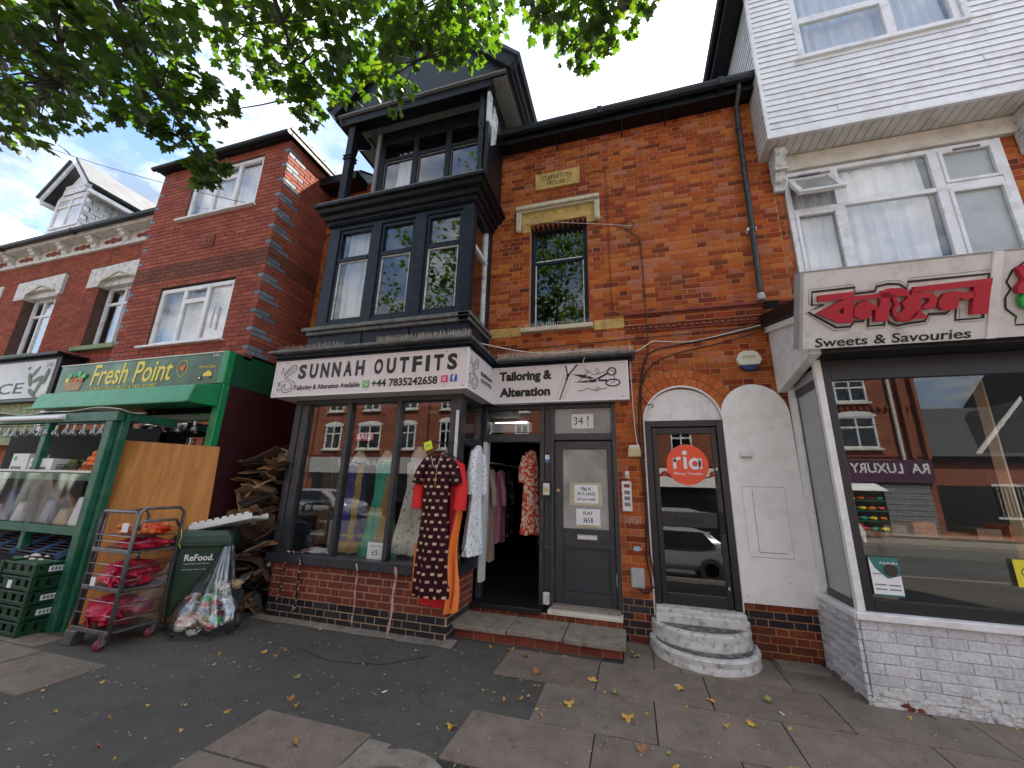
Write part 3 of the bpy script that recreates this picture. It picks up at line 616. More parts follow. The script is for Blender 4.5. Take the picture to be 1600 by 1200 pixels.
# two rings of arch bricks over the side door
for ring, (ra, rb, nb) in enumerate(((.455, .560, 19), (.568, .672, 22))):
    for i in range(nb):
        a0 = math.pi*i/nb+.008; a1 = math.pi*(i+1)/nb-.008; cx, cz = .64, 2.48
        q = [(cx+r*math.cos(a), cz+r*math.sin(a)) for r, a in ((ra, a0), (rb, a0), (rb, a1), (ra, a1))]
        MB().prism([F(u, v, .004+random.uniform(-.002, .002)) for u, v in q], -F.N*.08).build('arch_brick', 'brick_arch', wallp, bevel=.004)
MB().prism([F(u, v, -.01) for u, v in disc(.64, 2.48, .68, n=24, a0=0, a1=180) + disc(.64, 2.48, .44, n=24, a0=180, a1=0)], -F.N*.1).build('mortar', 'mortar_main', wallp)
# bird spikes (thin wires in strips)
def spikes(name, F_, u0, u1, v, n, parent, step=.022, h=.11):
    b = MB(); u = u0
    while u < u1:
        for s_ in (-.03, 0, .03):
            t_ = random.uniform(-.012, .012); a = F_(u, v, n); c = F_(u+t_, v+h*random.uniform(.75, 1), n+s_+random.uniform(-.01, .01)); b.tube([a, c], .0016, 3, caps=False)
        u += step*random.uniform(.8, 1.3)
    tag(b.build(name, 'spike', parent), kind='stuff')
spikes('bird_spikes', F, -1.38, -.44, 3.885, .05, H, .03, .08)
spikes('bird_spikes', FX(4.95), -1.1, .1, 7.3, 0, H, .05, .13)
# ---------------------------------------------------------------- first-floor bay
Fb = FX(4.42); Sb = FS(-1.97)
bay = MB()
for (a, b_) in ((-4.47, -4.27), (-3.66, -3.50), (-2.92, -2.72), (-2.15, -1.97)): bay.fbox(Fb, a, b_, 3.86, 5.62, -.14, 0)
bay.fbox(Fb, -4.27, -2.15, 5.54, 5.62, -.14, -.004).fbox(Fb, -4.27, -2.15, 3.86, 3.95, -.14, -.004)
bay.fbox(Sb, 4.56, 5.2, 5.54, 5.62, -.12, -.004).fbox(Sb, 4.56, 5.2, 3.86, 3.95, -.12, -.004).fbox(Sb, 5.1, 5.2, 3.95, 5.54, -.12, 0)
bay.box(-4.47, -4.40, 4.56, 5.2, 3.5, 5.62)
bayo = bay.build('bay_window', 'navy_wood', H, bevel=.012)
MB().fbox(Fb, -4.62, -1.90, 3.80, 3.86, -.14, .09).fbox(Fb, -4.56, -1.93, 3.745, 3.80, -.14, .05).fbox(Sb, 4.33, 5.2, 3.80, 3.859, -.12, .075).fbox(Sb, 4.37, 5.2, 3.745, 3.80, -.12, .045).build('bay_sill', 'lead', bayo, bevel=.012)
MB().fbox(Fb, -4.54, -1.96, 3.42, 3.745, -.14, .0).fbox(Sb, 4.425, 5.2, 3.42, 3.745, -.12, .012).build('apron', 'navy_wood', bayo)
for u in (-3.62, -2.86): MB().fbox(Fb, u-.02, u+.02, 3.45, 3.745, -.02, .018).build('apron_rib', 'navy_wood', bayo, bevel=.004)
for (a, b_) in ((-4.27, -3.66), (-3.50, -2.92), (-2.72, -2.15)):
    MB().fbox(Fb, a, a+.045, 3.95, 5.54, -.09, -.025).fbox(Fb, b_-.045, b_, 3.95, 5.54, -.09, -.025).fbox(Fb, a+.045, b_-.045, 5.48, 5.54, -.09, -.028).fbox(Fb, a+.045, b_-.045, 3.95, 4.01, -.09, -.028).fbox(Fb, a+.045, b_-.045, 4.965, 5.045, -.09, -.02).build('sash', 'navy_wood', bayo, bevel=.006)
    MB().fbox(Fb, a+.04, b_-.04, 5.04, 5.49, -.07, -.062).build('pane', 'glass_up', bayo); MB().fbox(Fb, a+.04, b_-.04, 4.0, 4.97, -.06, -.052).build('pane', 'glass_up', bayo)
    MB().fbox(Fb, a+.045, a+.06, 4.01, 4.965, -.06, -.035).fbox(Fb, b_-.06, b_-.045, 4.01, 4.965, -.06, -.035).fbox(Fb, a+.06, b_-.06, 4.95, 4.965, -.06, -.035).build('glazing_bead', 'peeling_white', bayo)
MB().fbox(Sb, 4.56, 5.1, 4.97, 5.04, -.08, -.02).fbox(Sb, 4.56, 4.61, 3.95, 5.54, -.08, -.025).fbox(Sb, 5.05, 5.1, 3.95, 5.54, -.08, -.025).build('sash', 'peeling_white', bayo, bevel=.006)
MB().fbox(Sb, 4.6, 5.06, 3.95, 4.98, -.06, -.052).fbox(Sb, 4.6, 5.06, 5.03, 5.54, -.07, -.062).build('pane', 'glass_up', bayo)
# bay cornice
cp = [(.0, 5.60), (.04, 5.62), (.05, 5.68), (.09, 5.70), (.11, 5.76), (.17, 5.79), (.19, 5.84), (.235, 5.86), (.24, 5.90), (-.05, 5.93)]
b = MB(); rings_ = []
for (cx, cy) in ((-1, 9), (-1, -1), (1, -1), (1, 9)):
    ring = []
    for d, z in cp:
        x = (-4.47-d*.75) if cx < 0 else (-1.97+d*.9); y = 4.42-d if cy < 0 else 5.2
        ring.append(Vector((x, y, z)))
    rings_.append(ring)
b.rings(rings_); b.build('cornice', 'black_wood', bayo)
for i in range(46): MB().box(-4.46+i*.0545, -4.43+i*.0545, 4.36, 4.41, 5.635, 5.665).build('dentil', 'navy_wood', bayo)
MB().box(-4.62, -1.78, 4.2, 5.2, 5.905, 5.945).build('lead_top', 'lead', bayo, bevel=.01)
curtain(FX(4.62), -4.22, -3.72, 3.9, 5.6, 0, 'net_white', bayo, .03, .12); curtain(FX(4.75), -3.95, -3.7, 3.9, 5.6, 0, 'net', bayo, .03, .1)
mat('room_dim', (.10, .10, .095), .8); room(bayo, -4.44, -1.97, 5.22, 7.0, 3.46, 5.88, 'room_dim'); MB().box(-4.45, -1.99, 4.58, 5.24, 5.63, 5.66).box(-4.45, -1.99, 4.58, 5.24, 3.45, 3.5).build('room_floor', 'room_grey', bayo)
# ---------------------------------------------------------------- loggia under the gable
lg = MB().box(-4.46, -4.33, 4.44, 4.57, 5.94, 7.72).build('loggia_post', 'black_wood', H, bevel=.012)
for z in (6.1, 6.15, 7.0, 7.06): MB().box(-4.48, -4.31, 4.42, 4.59, z, z+.03).build('post_ring', 'black_wood', lg, bevel=.008)
prof = [(.065, 5.94), (.065, 6.15), (.045, 6.2), (.06, 6.3), (.04, 6.36), (.05, 6.6), (.055, 6.9), (.04, 7.0), (.062, 7.06), (.062, 7.72)]
lr = MB().lathe(prof, (-1.97, 4.52, 0), 14).build('loggia_post', 'black_wood', H, smooth=True)
MB().box(-1.905, -1.845, 4.60, 5.2, 5.94, 7.72).build('side_panel', 'black_wood', H, bevel=.01); MB().box(-1.89, -1.838, 4.47, 4.60, 6.0, 7.1).build('side_panel', 'black_wood', H, bevel=.01); MB().box(-1.89, -1.838, 4.47, 4.60, 7.1, 7.72).build('side_panel', 'peeling_white', H, bevel=.01)
MB().prism([(-1.842, 4.60, 6.75), (-1.842, 4.78, 6.95), (-1.842, 4.86, 7.5), (-1.842, 4.66, 7.6), (-1.842, 4.60, 7.3)], (.012, 0, 0)).build('bare_patch', 'peeling_white', H)
MB().prism([(-4.395, 4.57, 7.1), (-4.395, 4.62, 7.35), (-4.395, 4.9, 7.62), (-4.395, 4.9, 7.72), (-4.395, 4.57, 7.72)], (.05, 0, 0)).prism([(-4.395, 4.57, 7.1), (-4.395, 4.62, 7.35), (-4.395, 4.9, 7.62), (-4.395, 4.9, 7.72), (-4.395, 4.57, 7.72)], (-.02, 0, 0)).build('brace', 'black_wood', H)
MB().prism([(-1.93, 4.95, 6.7), (-1.93, 5.12, 6.75), (-1.93, 5.12, 7.5), (-1.93, 4.8, 7.6)], (-.04, 0, 0)).build('brace', 'black_wood', H)
MB().box(-4.62, -1.80, 4.40, 4.60, 7.70, 7.86).build('beam', 'black_wood', H, bevel=.01)
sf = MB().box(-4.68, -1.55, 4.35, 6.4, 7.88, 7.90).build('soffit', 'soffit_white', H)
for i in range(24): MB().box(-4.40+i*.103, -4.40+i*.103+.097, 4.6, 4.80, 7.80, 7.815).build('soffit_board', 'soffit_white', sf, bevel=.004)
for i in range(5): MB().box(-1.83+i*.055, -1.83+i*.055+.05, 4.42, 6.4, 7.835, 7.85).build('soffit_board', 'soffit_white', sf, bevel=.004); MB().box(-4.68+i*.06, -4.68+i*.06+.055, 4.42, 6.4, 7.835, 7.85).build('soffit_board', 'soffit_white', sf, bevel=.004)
# gable: boarded face, bargeboards and the two roof slopes
AP = (-3.1, 9.5)
MB().prism([(-4.62, 4.40, 7.86), (-1.58, 4.40, 7.86), (-1.58, 4.40, 7.98), (AP[0], 4.40, AP[1]), (-4.62, 4.40, 7.98)], (0, .06, 0)).build('gable', 'gable_board', H)
for s_, ex in ((-1, -4.70), (1, -1.49)):
    d = Vector((AP[0]-ex, 0, AP[1]+.12-7.98)).normalized(); nrm = Vector((-d.z, 0, d.x)) if s_ > 0 else Vector((d.z, 0, -d.x)); nrm = nrm if nrm.z > 0 else -nrm
    e = Vector((ex, 4.30, 7.86)); ln = Vector((AP[0]-ex, 0, AP[1]-7.9)).length
    p0, p1 = e, e+d*ln
    MB().prism([p0, p1, p1+nrm*.2, p0+nrm*.2], (0, .09, 0)).build('bargeboard', 'black_wood', H, bevel=.008)
    q0, q1 = e+nrm*.2+Vector((0, -.03, 0)), p1+nrm*.2+Vector((0, -.03, 0))
    MB().prism([q0, q1, q1+nrm*.05, q0+nrm*.05], (0, 4.2, 0)).build('roof', 'slate', H)
    MB().tube([(ex+s_*.03, 4.32, 7.98), (ex+s_*.03, 6.5, 7.98)], .055, 10).build('gutter', 'gutter_black', H)
    MB().box(min(ex, ex+s_*.02), max(ex, ex+s_*.02), 4.38, 6.5, 7.82, 7.96).build('fascia', 'black_wood', H)
# loggia window
lw = MB(); Fl = FX(4.82)
lw.fbox(Fl, -4.02, -1.95, 7.50, 7.80, -.06, .03).fbox(Fl, -4.02, -1.95, 5.95, 6.45, -.06, .03)
for u in (-3.97, -3.30, -2.68, -2.02): lw.fbox(Fl, u-.05, u+.05, 6.45, 7.50, -.06, .03)
lw.fbox(Fl, -3.92, -2.07, 7.14, 7.21, -.06, .02)
lwo = lw.build('loggia_window', 'black_wood', H, bevel=.008)
for a, b_ in ((-3.92, -3.35), (-3.25, -2.73), (-2.63, -2.07)):
    MB().fbox(Fl, a, b_, 6.45, 7.14, -.03, -.022).build('pane', 'glass_up', lwo); MB().fbox(Fl, a, b_, 7.21, 7.50, -.03, -.022).build('pane', 'glass_up', lwo)
    MB().fbox(Fl, a, b_, 7.12, 7.14, -.02, .0).fbox(Fl, a, a+.015, 6.45, 7.14, -.02, .0).build('glazing_bead', 'room_grey', lwo)
curtain(FX(4.95), -3.72, -3.4, 6.4, 7.4, 0, 'net', lwo, .03, .1); room(lwo, -4.0, -1.97, 4.88, 5.3, 6.0, 7.78, 'dark_room')
MB().box(-4.09, -4.03, 4.76, 4.84, 5.95, 7.8).build('trim', 'soffit_white', lwo); MB().box(-4.03, -3.98, 4.84, 5.9, 5.95, 7.8).build('cheek', 'black_wood', lwo)
# ================================================================ shopfront of the tailor (parts of the brick house)
# brick plinth of the bay
pl = MB().box(-4.48, -2.02, 4.45, 4.9, 0, .62).build('plinth', 'mortar_light', H)
PB = Bricks(pl)
def pcol(u, v, r): return 'brick_black' if r < 3 else None
PB.wall(FX(4.42), -4.5, -2.0, .0, .64, 'flemish', (), pcol, 'brick_plinth', course=.08, joint=.011, back=.03, trim=.012)
PB.wall(FS(-2.0), 4.425, 5.15, .0, .64, 'flemish', (), pcol, 'brick_plinth', course=.08, joint=.011, back=.03, offset=.12)
PB.done('mortar_light')
sf_ = MB()
sf_.fbox(Fb, -4.58, -1.95, .64, .755, -.16, .06); sf_.fbox(FS(-2.0), 4.363, 5.18, .64, .754, -.14, .05)
sill_o = sf_.build('shop_sill', 'grey_paint', H, bevel=.01)
fr = MB()
for a, b_ in ((-4.56, -4.32), (-3.67, -3.61), (-2.90, -2.84), (-2.13, -1.98)): fr.fbox(Fb, a, b_, .755, 2.70, -.10, 0)
fr.fbox(Fb, -4.56, -1.98, 2.70, 2.78, -.1, .002)
fr.fbox(Fb, -4.50, -4.44, .76, 2.70, 0, .02)
Sp = FS(-1.98); fr.fbox(Sp, 4.52, 4.58, .755, 2.70, -.08, 0).fbox(Sp, 5.08, 5.16, .755, 2.7, -.08, 0).fbox(Sp, 4.58, 5.08, 2.15, 2.23, -.08, -.002).fbox(Sp, 4.52, 5.16, 2.70, 2.78, -.08, .001)
fro = fr.build('shop_window', 'grey_paint', H, bevel=.006)
for a, b_ in ((-4.32, -3.67), (-3.61, -2.90), (-2.84, -2.13)): MB().fbox(Fb, a-.01, b_+.01, .75, 2.71, -.06, -.052).build('pane', 'glass_shop', fro)
MB().fbox(Sp, 4.57, 5.09, .75, 2.16, -.05, -.042).build('pane', 'glass_shop', fro); MB().fbox(Sp, 4.57, 5.09, 2.22, 2.71, -.05, -.042).build('pane', 'glass_shop', fro)
# left cheek of the bay
MB().box(-4.56, -4.50, 4.55, 5.2, .64, 2.78).box(-4.5, -4.46, 4.47, 5.2, 0, .64).build('cheek', 'grey_paint', H)
# door frames
Fd = FX(5.22); df = MB()
df.fbox(Fd, -2.0, -1.93, .26, 2.76, -.1, 0).fbox(Fd, -1.16, -1.10, .26, 2.76, -.1, 0).fbox(Fd, -1.02, -.965, .26, 2.76, -.1, .004).fbox(Fd, -1.10, -1.02, .42, 2.76, -.1, -.03)
df.fbox(Fd, -.215, -.15, .26, 2.76, -.1, .004).fbox(Fd, -1.93, -1.16, 2.25, 2.36, -.1, -.004).fbox(Fd, -.965, -.215, 2.27, 2.36, -.1, -.004).fbox(Fd, -1.93, -.215, 2.70, 2.76, -.1, -.006)
for z in (.9, 1.5, 2.1): df.fbox(Fd, -1.10, -1.02, z, z+.05, -.1, -.004)
dfo = df.build('door_frame', 'grey_paint', H, bevel=.007)
MB().fbox(Fd, -1.93, -1.16, 2.36, 2.70, -.06, -.05).build('pane', 'glass_shop', dfo)
MB().fbox(Fd, -.965, -.215, 2.36, 2.70, -.06, -.05).build('pane', 'obscured', dfo)
MB().fbox(Fd, -1.965, -1.915, .45, 2.25, -.14, .02).build('door_lining', 'white_upvc', dfo, bevel=.004)
MB().fbox(Fd, -1.9, -1.3, 2.40, 2.53, -.12, -.1).build('notice_board', 'plastic_grey', dfo)
# flat door
Fdd = FX(5.25); dr = MB()
dr.fbox(Fdd, -.96, -.855, .30, 2.26, -.045, 0).fbox(Fdd, -.285, -.22, .30, 2.26, -.045, 0).fbox(Fdd, -.855, -.285, 2.155, 2.26, -.045, -.0005).fbox(Fdd, -.855, -.285, .94, 1.165, -.045, -.0005).fbox(Fdd, -.855, -.285, .30, .44, -.045, -.0005)
dro = dr.build('flat_door', 'grey_paint', H, bevel=.006)
MB().fbox(Fdd, -.86, -.28, .43, .945, -.04, -.018).build('door_panel', 'grey_panel', dro)
for q in ((-.845, -.83, .45, .93), (-.31, -.295, .45, .93)): MB().fbox(Fdd, *q, -.03, -.004).build('panel_bead', 'grey_paint', dro, bevel=.004)
for q in (.45, .915): MB().fbox(Fdd, -.83, -.31, q, q+.015, -.03, -.004).build('panel_bead', 'grey_paint', dro, bevel=.004)
MB().fbox(Fdd, -.86, -.28, 1.16, 2.16, -.03, -.02).build('door_glass', 'obscured', dro)
MB().fbox(Fdd, -.68, -.43, 1.04, 1.10, -.01, .012).build('letterbox', 'steel', dro, bevel=.006)
MB().fbox(Fdd, -.67, -.44, 1.045, 1.085, .008, .016).build('letter_flap', 'plastic_white', dro, bevel=.004)
MB().lathe([(.026, .0), (.026, -.015), (.018, -.03), (.0, -.032)], Fdd(-.915, 1.62, 0), 14, 'y').build('latch', 'broom_wood', dro)
MB().box(-.98, -.18, 5.14, 5.26, .26, .30).build('weather_bar', 'concrete', dro, bevel=.006)
for nm, lab, u0, u1, v0, v1, lines in (('door_notice', 'taped paper notice on the flat door reading Flat A', -.71, -.41, 1.475, 1.70, [('Flat A', .155, .2), ('34 ½ (34.5)', .085, .135), ('(34 and a half)', .028, .065)]),
                             ('door_notice', 'taped paper notice on the flat door reading Flat 34.5 B', -.69, -.39, 1.195, 1.405, [('FLAT', .14, .18), ('34.5 B', .045, .105)]),
                             ('door_notice', 'paper number 34½ in the window above the grey flat door', -.735, -.445, 2.43, 2.625, [])):
    Fn = Fdd if v1 < 2.2 else Fd; nz = -.015 if v1 < 2.2 else -.045
    pn = thing(nm, lab, 'notice', tuple(Fn(u0, v0, nz)))
    if v1 < 2.2 and v1 > 1.45: MB().fbox(Fn, u0-.06, u1+.05, v0-.03, v1+.03, nz-.004, nz-.001).build('tape', 'tape', pn)
    elif v1 < 2: MB().fbox(Fn, u0-.01, u1+.01, v0-.012, v0+.02, nz-.004, nz+.003).build('tape', 'tape', pn)
    MB().fbox(Fn, u0, u1, v0, v1, nz, nz+.002).build('sheet', 'paper', pn)
    w = u1-u0
    for s_, a, c in lines: text(s_, Fn, u0+w*(.3 if len(s_) < 8 else .12), u1-w*(.3 if len(s_) < 8 else .12), v0+a, v0+c, 'ink_black', pn, n=nz+.002, bold=.02)
    if not lines:
        text('34', Fn, u0+.03, u0+.155, v0+.05, v0+.155, 'ink_black', pn, n=nz+.002, bold=.0); text('1', Fn, u0+.21, u0+.23, v0+.115, v0+.165, 'ink_black', pn, n=nz+.002); text('2', Fn, u0+.20, u0+.235, v0+.03, v0+.08, 'ink_black', pn, n=nz+.002)
        MB().fbox(Fn, u0+.185, u0+.25, v0+.095, v0+.1, nz, nz+.004).build('fraction_bar', 'ink_black', pn)
# thresholds, risers and the three slabs of the front step
MB().box(-1.99, -1.10, 5.05, 5.4, .20, .26).build('threshold', 'anthracite', H, bevel=.006)
MB().box(-1.02, -.16, 5.06, 5.24, .215, .262).build('threshold', 'cream_beam', H, bevel=.01)
stp = MB().box(-1.98, -.17, 4.64, 5.3, .0, .1).build('front_step', 'mortar_main', H)
SB = Bricks(stp); SB.wall(FX(5.08), -1.98, -.17, .13, .215, 'header', (), None, 'brick_base', course=.085, back=.04)
SB.wall(FX(4.63), -2.0, -.17, .0, .105, 'stretcher', (), None, 'brick_plinth', course=.105, back=.03); SB.wall(FS(-.17), 4.64, 5.2, .0, .105, 'stretcher', (), None, 'brick_plinth', course=.105, back=.03)
SB.done('mortar_main')
for a, b_, dz in ((-2.03, -1.375, 0), (-1.365, -.765, .006), (-.755, -.13, -.004)): MB().hexa([(a, 4.57, .10+dz), (b_, 4.57, .10+dz), (b_, 5.09, .10), (a, 5.09, .10), (a, 4.57, .155+dz), (b_, 4.57, .152+dz), (b_, 5.09, .158), (a, 5.09, .156)]).build('step_slab', 'concrete', stp, bevel=.01)
MB().box(-1.10, -1.02, 5.17, 5.24, .28, .42).build('stone_block', 'white_stone', H, bevel=.02)
# ledges and cornice over the fascia
lo = MB().box(-4.80, -1.74, 4.02, 4.5, 3.36, 3.40).box(-1.74, .13, 4.92, 5.22, 3.33, 3.37).box(-1.98, -1.74, 4.5, 5.2, 3.361, 3.399).build('fascia_ledge', 'lead', H, bevel=.01)
b = MB()
for (d0, z0, z1) in ((0, 3.27, 3.31), (.04, 3.31, 3.365)):
    b.box(-4.72-d0, -1.80+d0, 4.15-d0, 4.5, z0, z1); b.box(-1.80+d0, .05+d0, 5.06-d0, 5.3, z0, z1); b.box(-1.98, -1.80+d0*.99, 4.5, 5.3, z0+.001, z1-.001)
b.build('fascia_cornice', 'navy_wood', H, bevel=.008)
spikes('bird_spikes', FX(4.2), -4.7, -3.6, 3.40, .08, H, .035, .10); spikes('bird_spikes', FX(4.2), -3.1, -1.78, 3.40, .08, H, .018, .11); spikes('bird_spikes', FX(5.05), -1.72, .1, 3.37, .06, H, .014, .10)
b = MB()
for i in range(150): b.ball((random.uniform(-4.7, -1.8), random.uniform(4.06, 4.3), 3.40), (random.uniform(.01, .03), .012, random.uniform(.004, .014)), 6, 3)
for i in range(90): b.ball((random.uniform(-1.7, .08), random.uniform(4.95, 5.15), 3.37), (random.uniform(.01, .03), .012, random.uniform(.004, .012)), 6, 3)
tag(b.build('moss', mat('moss', (.09, .085, .05), .95, var=.5, scale=20), H), kind='stuff')
# ---------------------------------------------------------------- shop interior
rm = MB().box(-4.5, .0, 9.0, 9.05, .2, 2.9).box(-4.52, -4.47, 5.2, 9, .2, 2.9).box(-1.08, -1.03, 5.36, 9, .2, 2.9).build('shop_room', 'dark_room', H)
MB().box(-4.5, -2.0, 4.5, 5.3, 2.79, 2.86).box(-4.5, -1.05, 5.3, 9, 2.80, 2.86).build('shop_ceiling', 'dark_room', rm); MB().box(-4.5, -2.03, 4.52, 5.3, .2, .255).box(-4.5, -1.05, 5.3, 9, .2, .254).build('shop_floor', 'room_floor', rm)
for i, (x, y) in enumerate(((-4.0, 4.75), (-3.3, 4.72), (-2.6, 4.72), (-3.0, 5.6))):
    q = thing('downlight', ('lit round downlight above the blue dress in the window', 'lit round downlight above the green dress in the window', 'lit round downlight above the cream dress in the window', 'lit round downlight further inside the shop')[i], 'light', (x, y, 2.75)); MB().lathe([(.0, 0), (.06, 0), (.06, .012)], (x, y, 2.762), 16).build('lens', 'led_spot', q); MB().lathe([(.062, -.004), (.08, 0), (.08, .028)], (x, y, 2.762), 16).build('bezel', 'plastic_white', q)
MB().box(-4.45, -2.1, 4.50, 5.15, .60, .66).build('window_bed', 'room_floor', rm)
lt = thing('ceiling_light', 'lit white strip light on the ceiling inside the shop doorway', 'light', (-1.9, 6.6, 2.7)); MB().box(-2.25, -1.70, 6.55, 6.61, 2.72, 2.75).build('tube', 'led', lt)
MB().box(-2.30, -1.65, 6.52, 6.64, 2.75, 2.80).build('housing', 'plastic_white', lt)
# side door with its glass, fanlight and round white steps
Fr = FX(5.20); rd = MB()
rd.fbox(Fr, .20, .27, .42, 2.50, -.10, .01).fbox(Fr, 1.01, 1.08, .42, 2.50, -.10, .01).fbox(Fr, .27, 1.01, 2.42, 2.50, -.10, .009); rdo = rd.build('door_frame', 'anthracite', H, bevel=.006)
ld = MB(); Fr2 = FX(5.215)
ld.fbox(Fr2, .275, .335, .43, 2.415, -.05, 0).fbox(Fr2, .945, 1.005, .43, 2.415, -.05, 0).fbox(Fr2, .335, .945, 2.335, 2.415, -.05, -.001).fbox(Fr2, .335, .945, 1.25, 1.42, -.05, -.001).fbox(Fr2, .335, .945, .43, .52, -.05, -.001)
ldo = ld.build('side_door', 'anthracite', H, bevel=.006)
# the two panes sit very slightly out of plumb in their beads
MB().hexa([Fr2(.325, 1.41, -.008), Fr2(.955, 1.41, -.008), Fr2(.955, 1.41, -.016), Fr2(.325, 1.41, -.016), Fr2(.325, 2.345, -.018), Fr2(.955, 2.345, -.018), Fr2(.955, 2.345, -.026), Fr2(.325, 2.345, -.026)]).build('pane', 'glass_shop', ldo)
MB().hexa([Fr2(.325, .51, -.004), Fr2(.955, .51, -.004), Fr2(.955, .51, -.012), Fr2(.325, .51, -.012), Fr2(.325, 1.26, -.036), Fr2(.955, 1.26, -.036), Fr2(.955, 1.26, -.044), Fr2(.325, 1.26, -.044)]).build('pane', 'glass_shop', ldo)
MB().fbox(Fr2, .48, .77, 1.315, 1.365, -.01, .006).build('letterbox', 'ink_black', ldo, bevel=.004); MB().fbox(Fr2, .93, .985, 1.20, 1.43, 0, .05).build('door_handle', 'gutter_black', ldo, bevel=.01)
for z in (1.90, .62): MB().fbox(Fr2, .965, .98, z, z+.03, 0, .006).build('screw_cap', 'plastic_white', ldo)
st_ = thing('round_sticker', 'round orange money transfer sticker on the glass of the dark side door', 'sticker', tuple(Fr2(.655, 1.72, 0)))
Fq = FX(5.2145); flat(Fq, disc(.655, 1.965, .232, .24, 40), 'ria_orange', st_, 'disc', n=.004, th=.002)
def bowl(pts, w): stroke(Fq, pts, w, 'paper', st_, 'lettering', n=.0075)
bowl([(.515, 1.915), (.515, 2.035)], .036); bowl(disc(.580, 1.99, .065, .05, 10, 175, 85), .034)
bowl([(.634, 1.915), (.634, 2.055)], .036); flat(Fq, disc(.634, 2.105, .028, n=16), 'paper', st_, 'lettering', n=.007)
bowl(disc(.742, 1.975, .050, .052, 24)+[(.792, 1.975)], .035); bowl([(.800, 1.915), (.800, 2.04)], .034)
text('Money Transfer', Fq, .50, .815, 1.832, 1.878, 'paper', st_, n=.0065)
flat(F, disc(.64, 2.50, .445, .405, 28, 0, 180), 'white_paint', H, 'fanlight_board', n=-.05, th=.02)
b = MB(); b.tube([F(.64+.452*math.cos(R(a)), 2.48+.452*math.sin(R(a)), .0) for a in range(0, 181, 8)], .014, 6); b.tube([F(.185, .3, .002), F(.185, 1.4, .002), F(.188, 2.5, .002)], .009, 5); b.tube([F(1.09, .42, .002), F(1.09, 2.5, .002)], .008, 5)
b.build('painted_edge', 'white_paint', H)
b = MB(); b.add([(.1, 6.4, .3), (1.2, 6.4, .3), (1.2, 6.4, 2.6), (.1, 6.4, 2.6)], [(0, 1, 2, 3)]); b.box(.1, 1.2, 5.28, 6.4, .25, .29); b.box(.06, .1, 5.28, 6.4, .3, 2.6); b.box(1.2, 1.24, 5.28, 6.4, .3, 2.6); b.build('hall', 'dark_room', H)
def semi(name, ma, cx, rx, ry, y0, z0, z1, parent, wob=.006):
    P = [(cx+rx*math.cos(R(a)), y0-ry*abs(math.sin(R(a)))**.9, 0) for a in [180+i*9 for i in range(21)]]
    b = MB(); rr = []
    for z, k in ((z0, 1.0), (z0+.02, 1.005), ((z0+z1)/2, .99), (z1-.02, 1.0), (z1-.006, .99), (z1, .965)):
        rr.append([Vector((cx+(x-cx)*(k+random.uniform(-wob, wob)*.5), y0+(y-y0)*(k+random.uniform(-wob, wob)), z)) for x, y, _ in P])
    b.rings(rr); return b.build(name, ma, parent, smooth=False)
rs = semi('round_step', 'white_step', .645, .53, .62, 5.17, 0, .135, H); semi('tread', 'step_tread', .645, .485, .555, 5.17, .13, .137, rs, 0)
rs2 = semi('round_step', 'white_step', .635, .49, .44, 5.18, .13, .285, H); semi('tread', 'step_tread', .635, .44, .36, 5.18, .27, .287, rs2, 0)
MB().box(.19, 1.10, 5.02, 5.26, .28, .375).box(.20, 1.09, 5.07, 5.28, .37, .42).build('doorstep', 'white_step', H, bevel=.015)
# boarded arch beside it
bp = thing('arched_board', 'tall white arched board fixed over a blocked opening beside the side door', 'board', (1.45, 5.17, .51))
pts = [(1.085, .52), (1.81, .52), (1.79, 2.53)] + [(1.43+.36*math.cos(R(a)), 2.53+.385*math.sin(R(a))) for a in range(8, 180, 8)] + [(1.07+.015, 2.5)]
MB().prism([F(u, v, .012) for u, v in pts], F.N*.018).build('panel', 'white_board', bp, bevel=.004)
for q in ((1.20, .98, 1.62, .985), (1.20, 1.72, 1.62, 1.725), (1.20, .985, 1.202, 1.72), (1.62, .985, 1.622, 1.72), (1.30, 1.03, 1.56, 1.036), (1.30, 1.04, 1.304, 1.69)): MB().fbox(F, q[0], q[2]+.001, q[1], q[3]+.001, .029, .0312).build('pencil_mark', 'ink_grey' if q[1] > 1.02 and q[1] < 1.1 else 'plastic_grey', bp)
MB().fbox(F, 1.225, 1.345, 2.06, 2.135, .03, .06).build('mail_flap', 'white_paint', bp, bevel=.008); MB().fbox(F, 1.23, 1.34, 2.045, 2.06, .03, .075).build('mail_lip', 'plastic_grey', bp, bevel=.004)
for u, v in ((1.13, .58), (1.75, .58), (1.15, 2.4), (1.6, 2.4), (1.14, 1.5), (1.77, 1.5), (1.3, 2.7), (1.66, 1.9), (1.38, 1.85), (1.55, .75)): MB().lathe([(.006, 0), (.004, -.004), (0, -.004)], F(u, v, .03), 8, 'y').build('screw', 'ink_grey', bp)
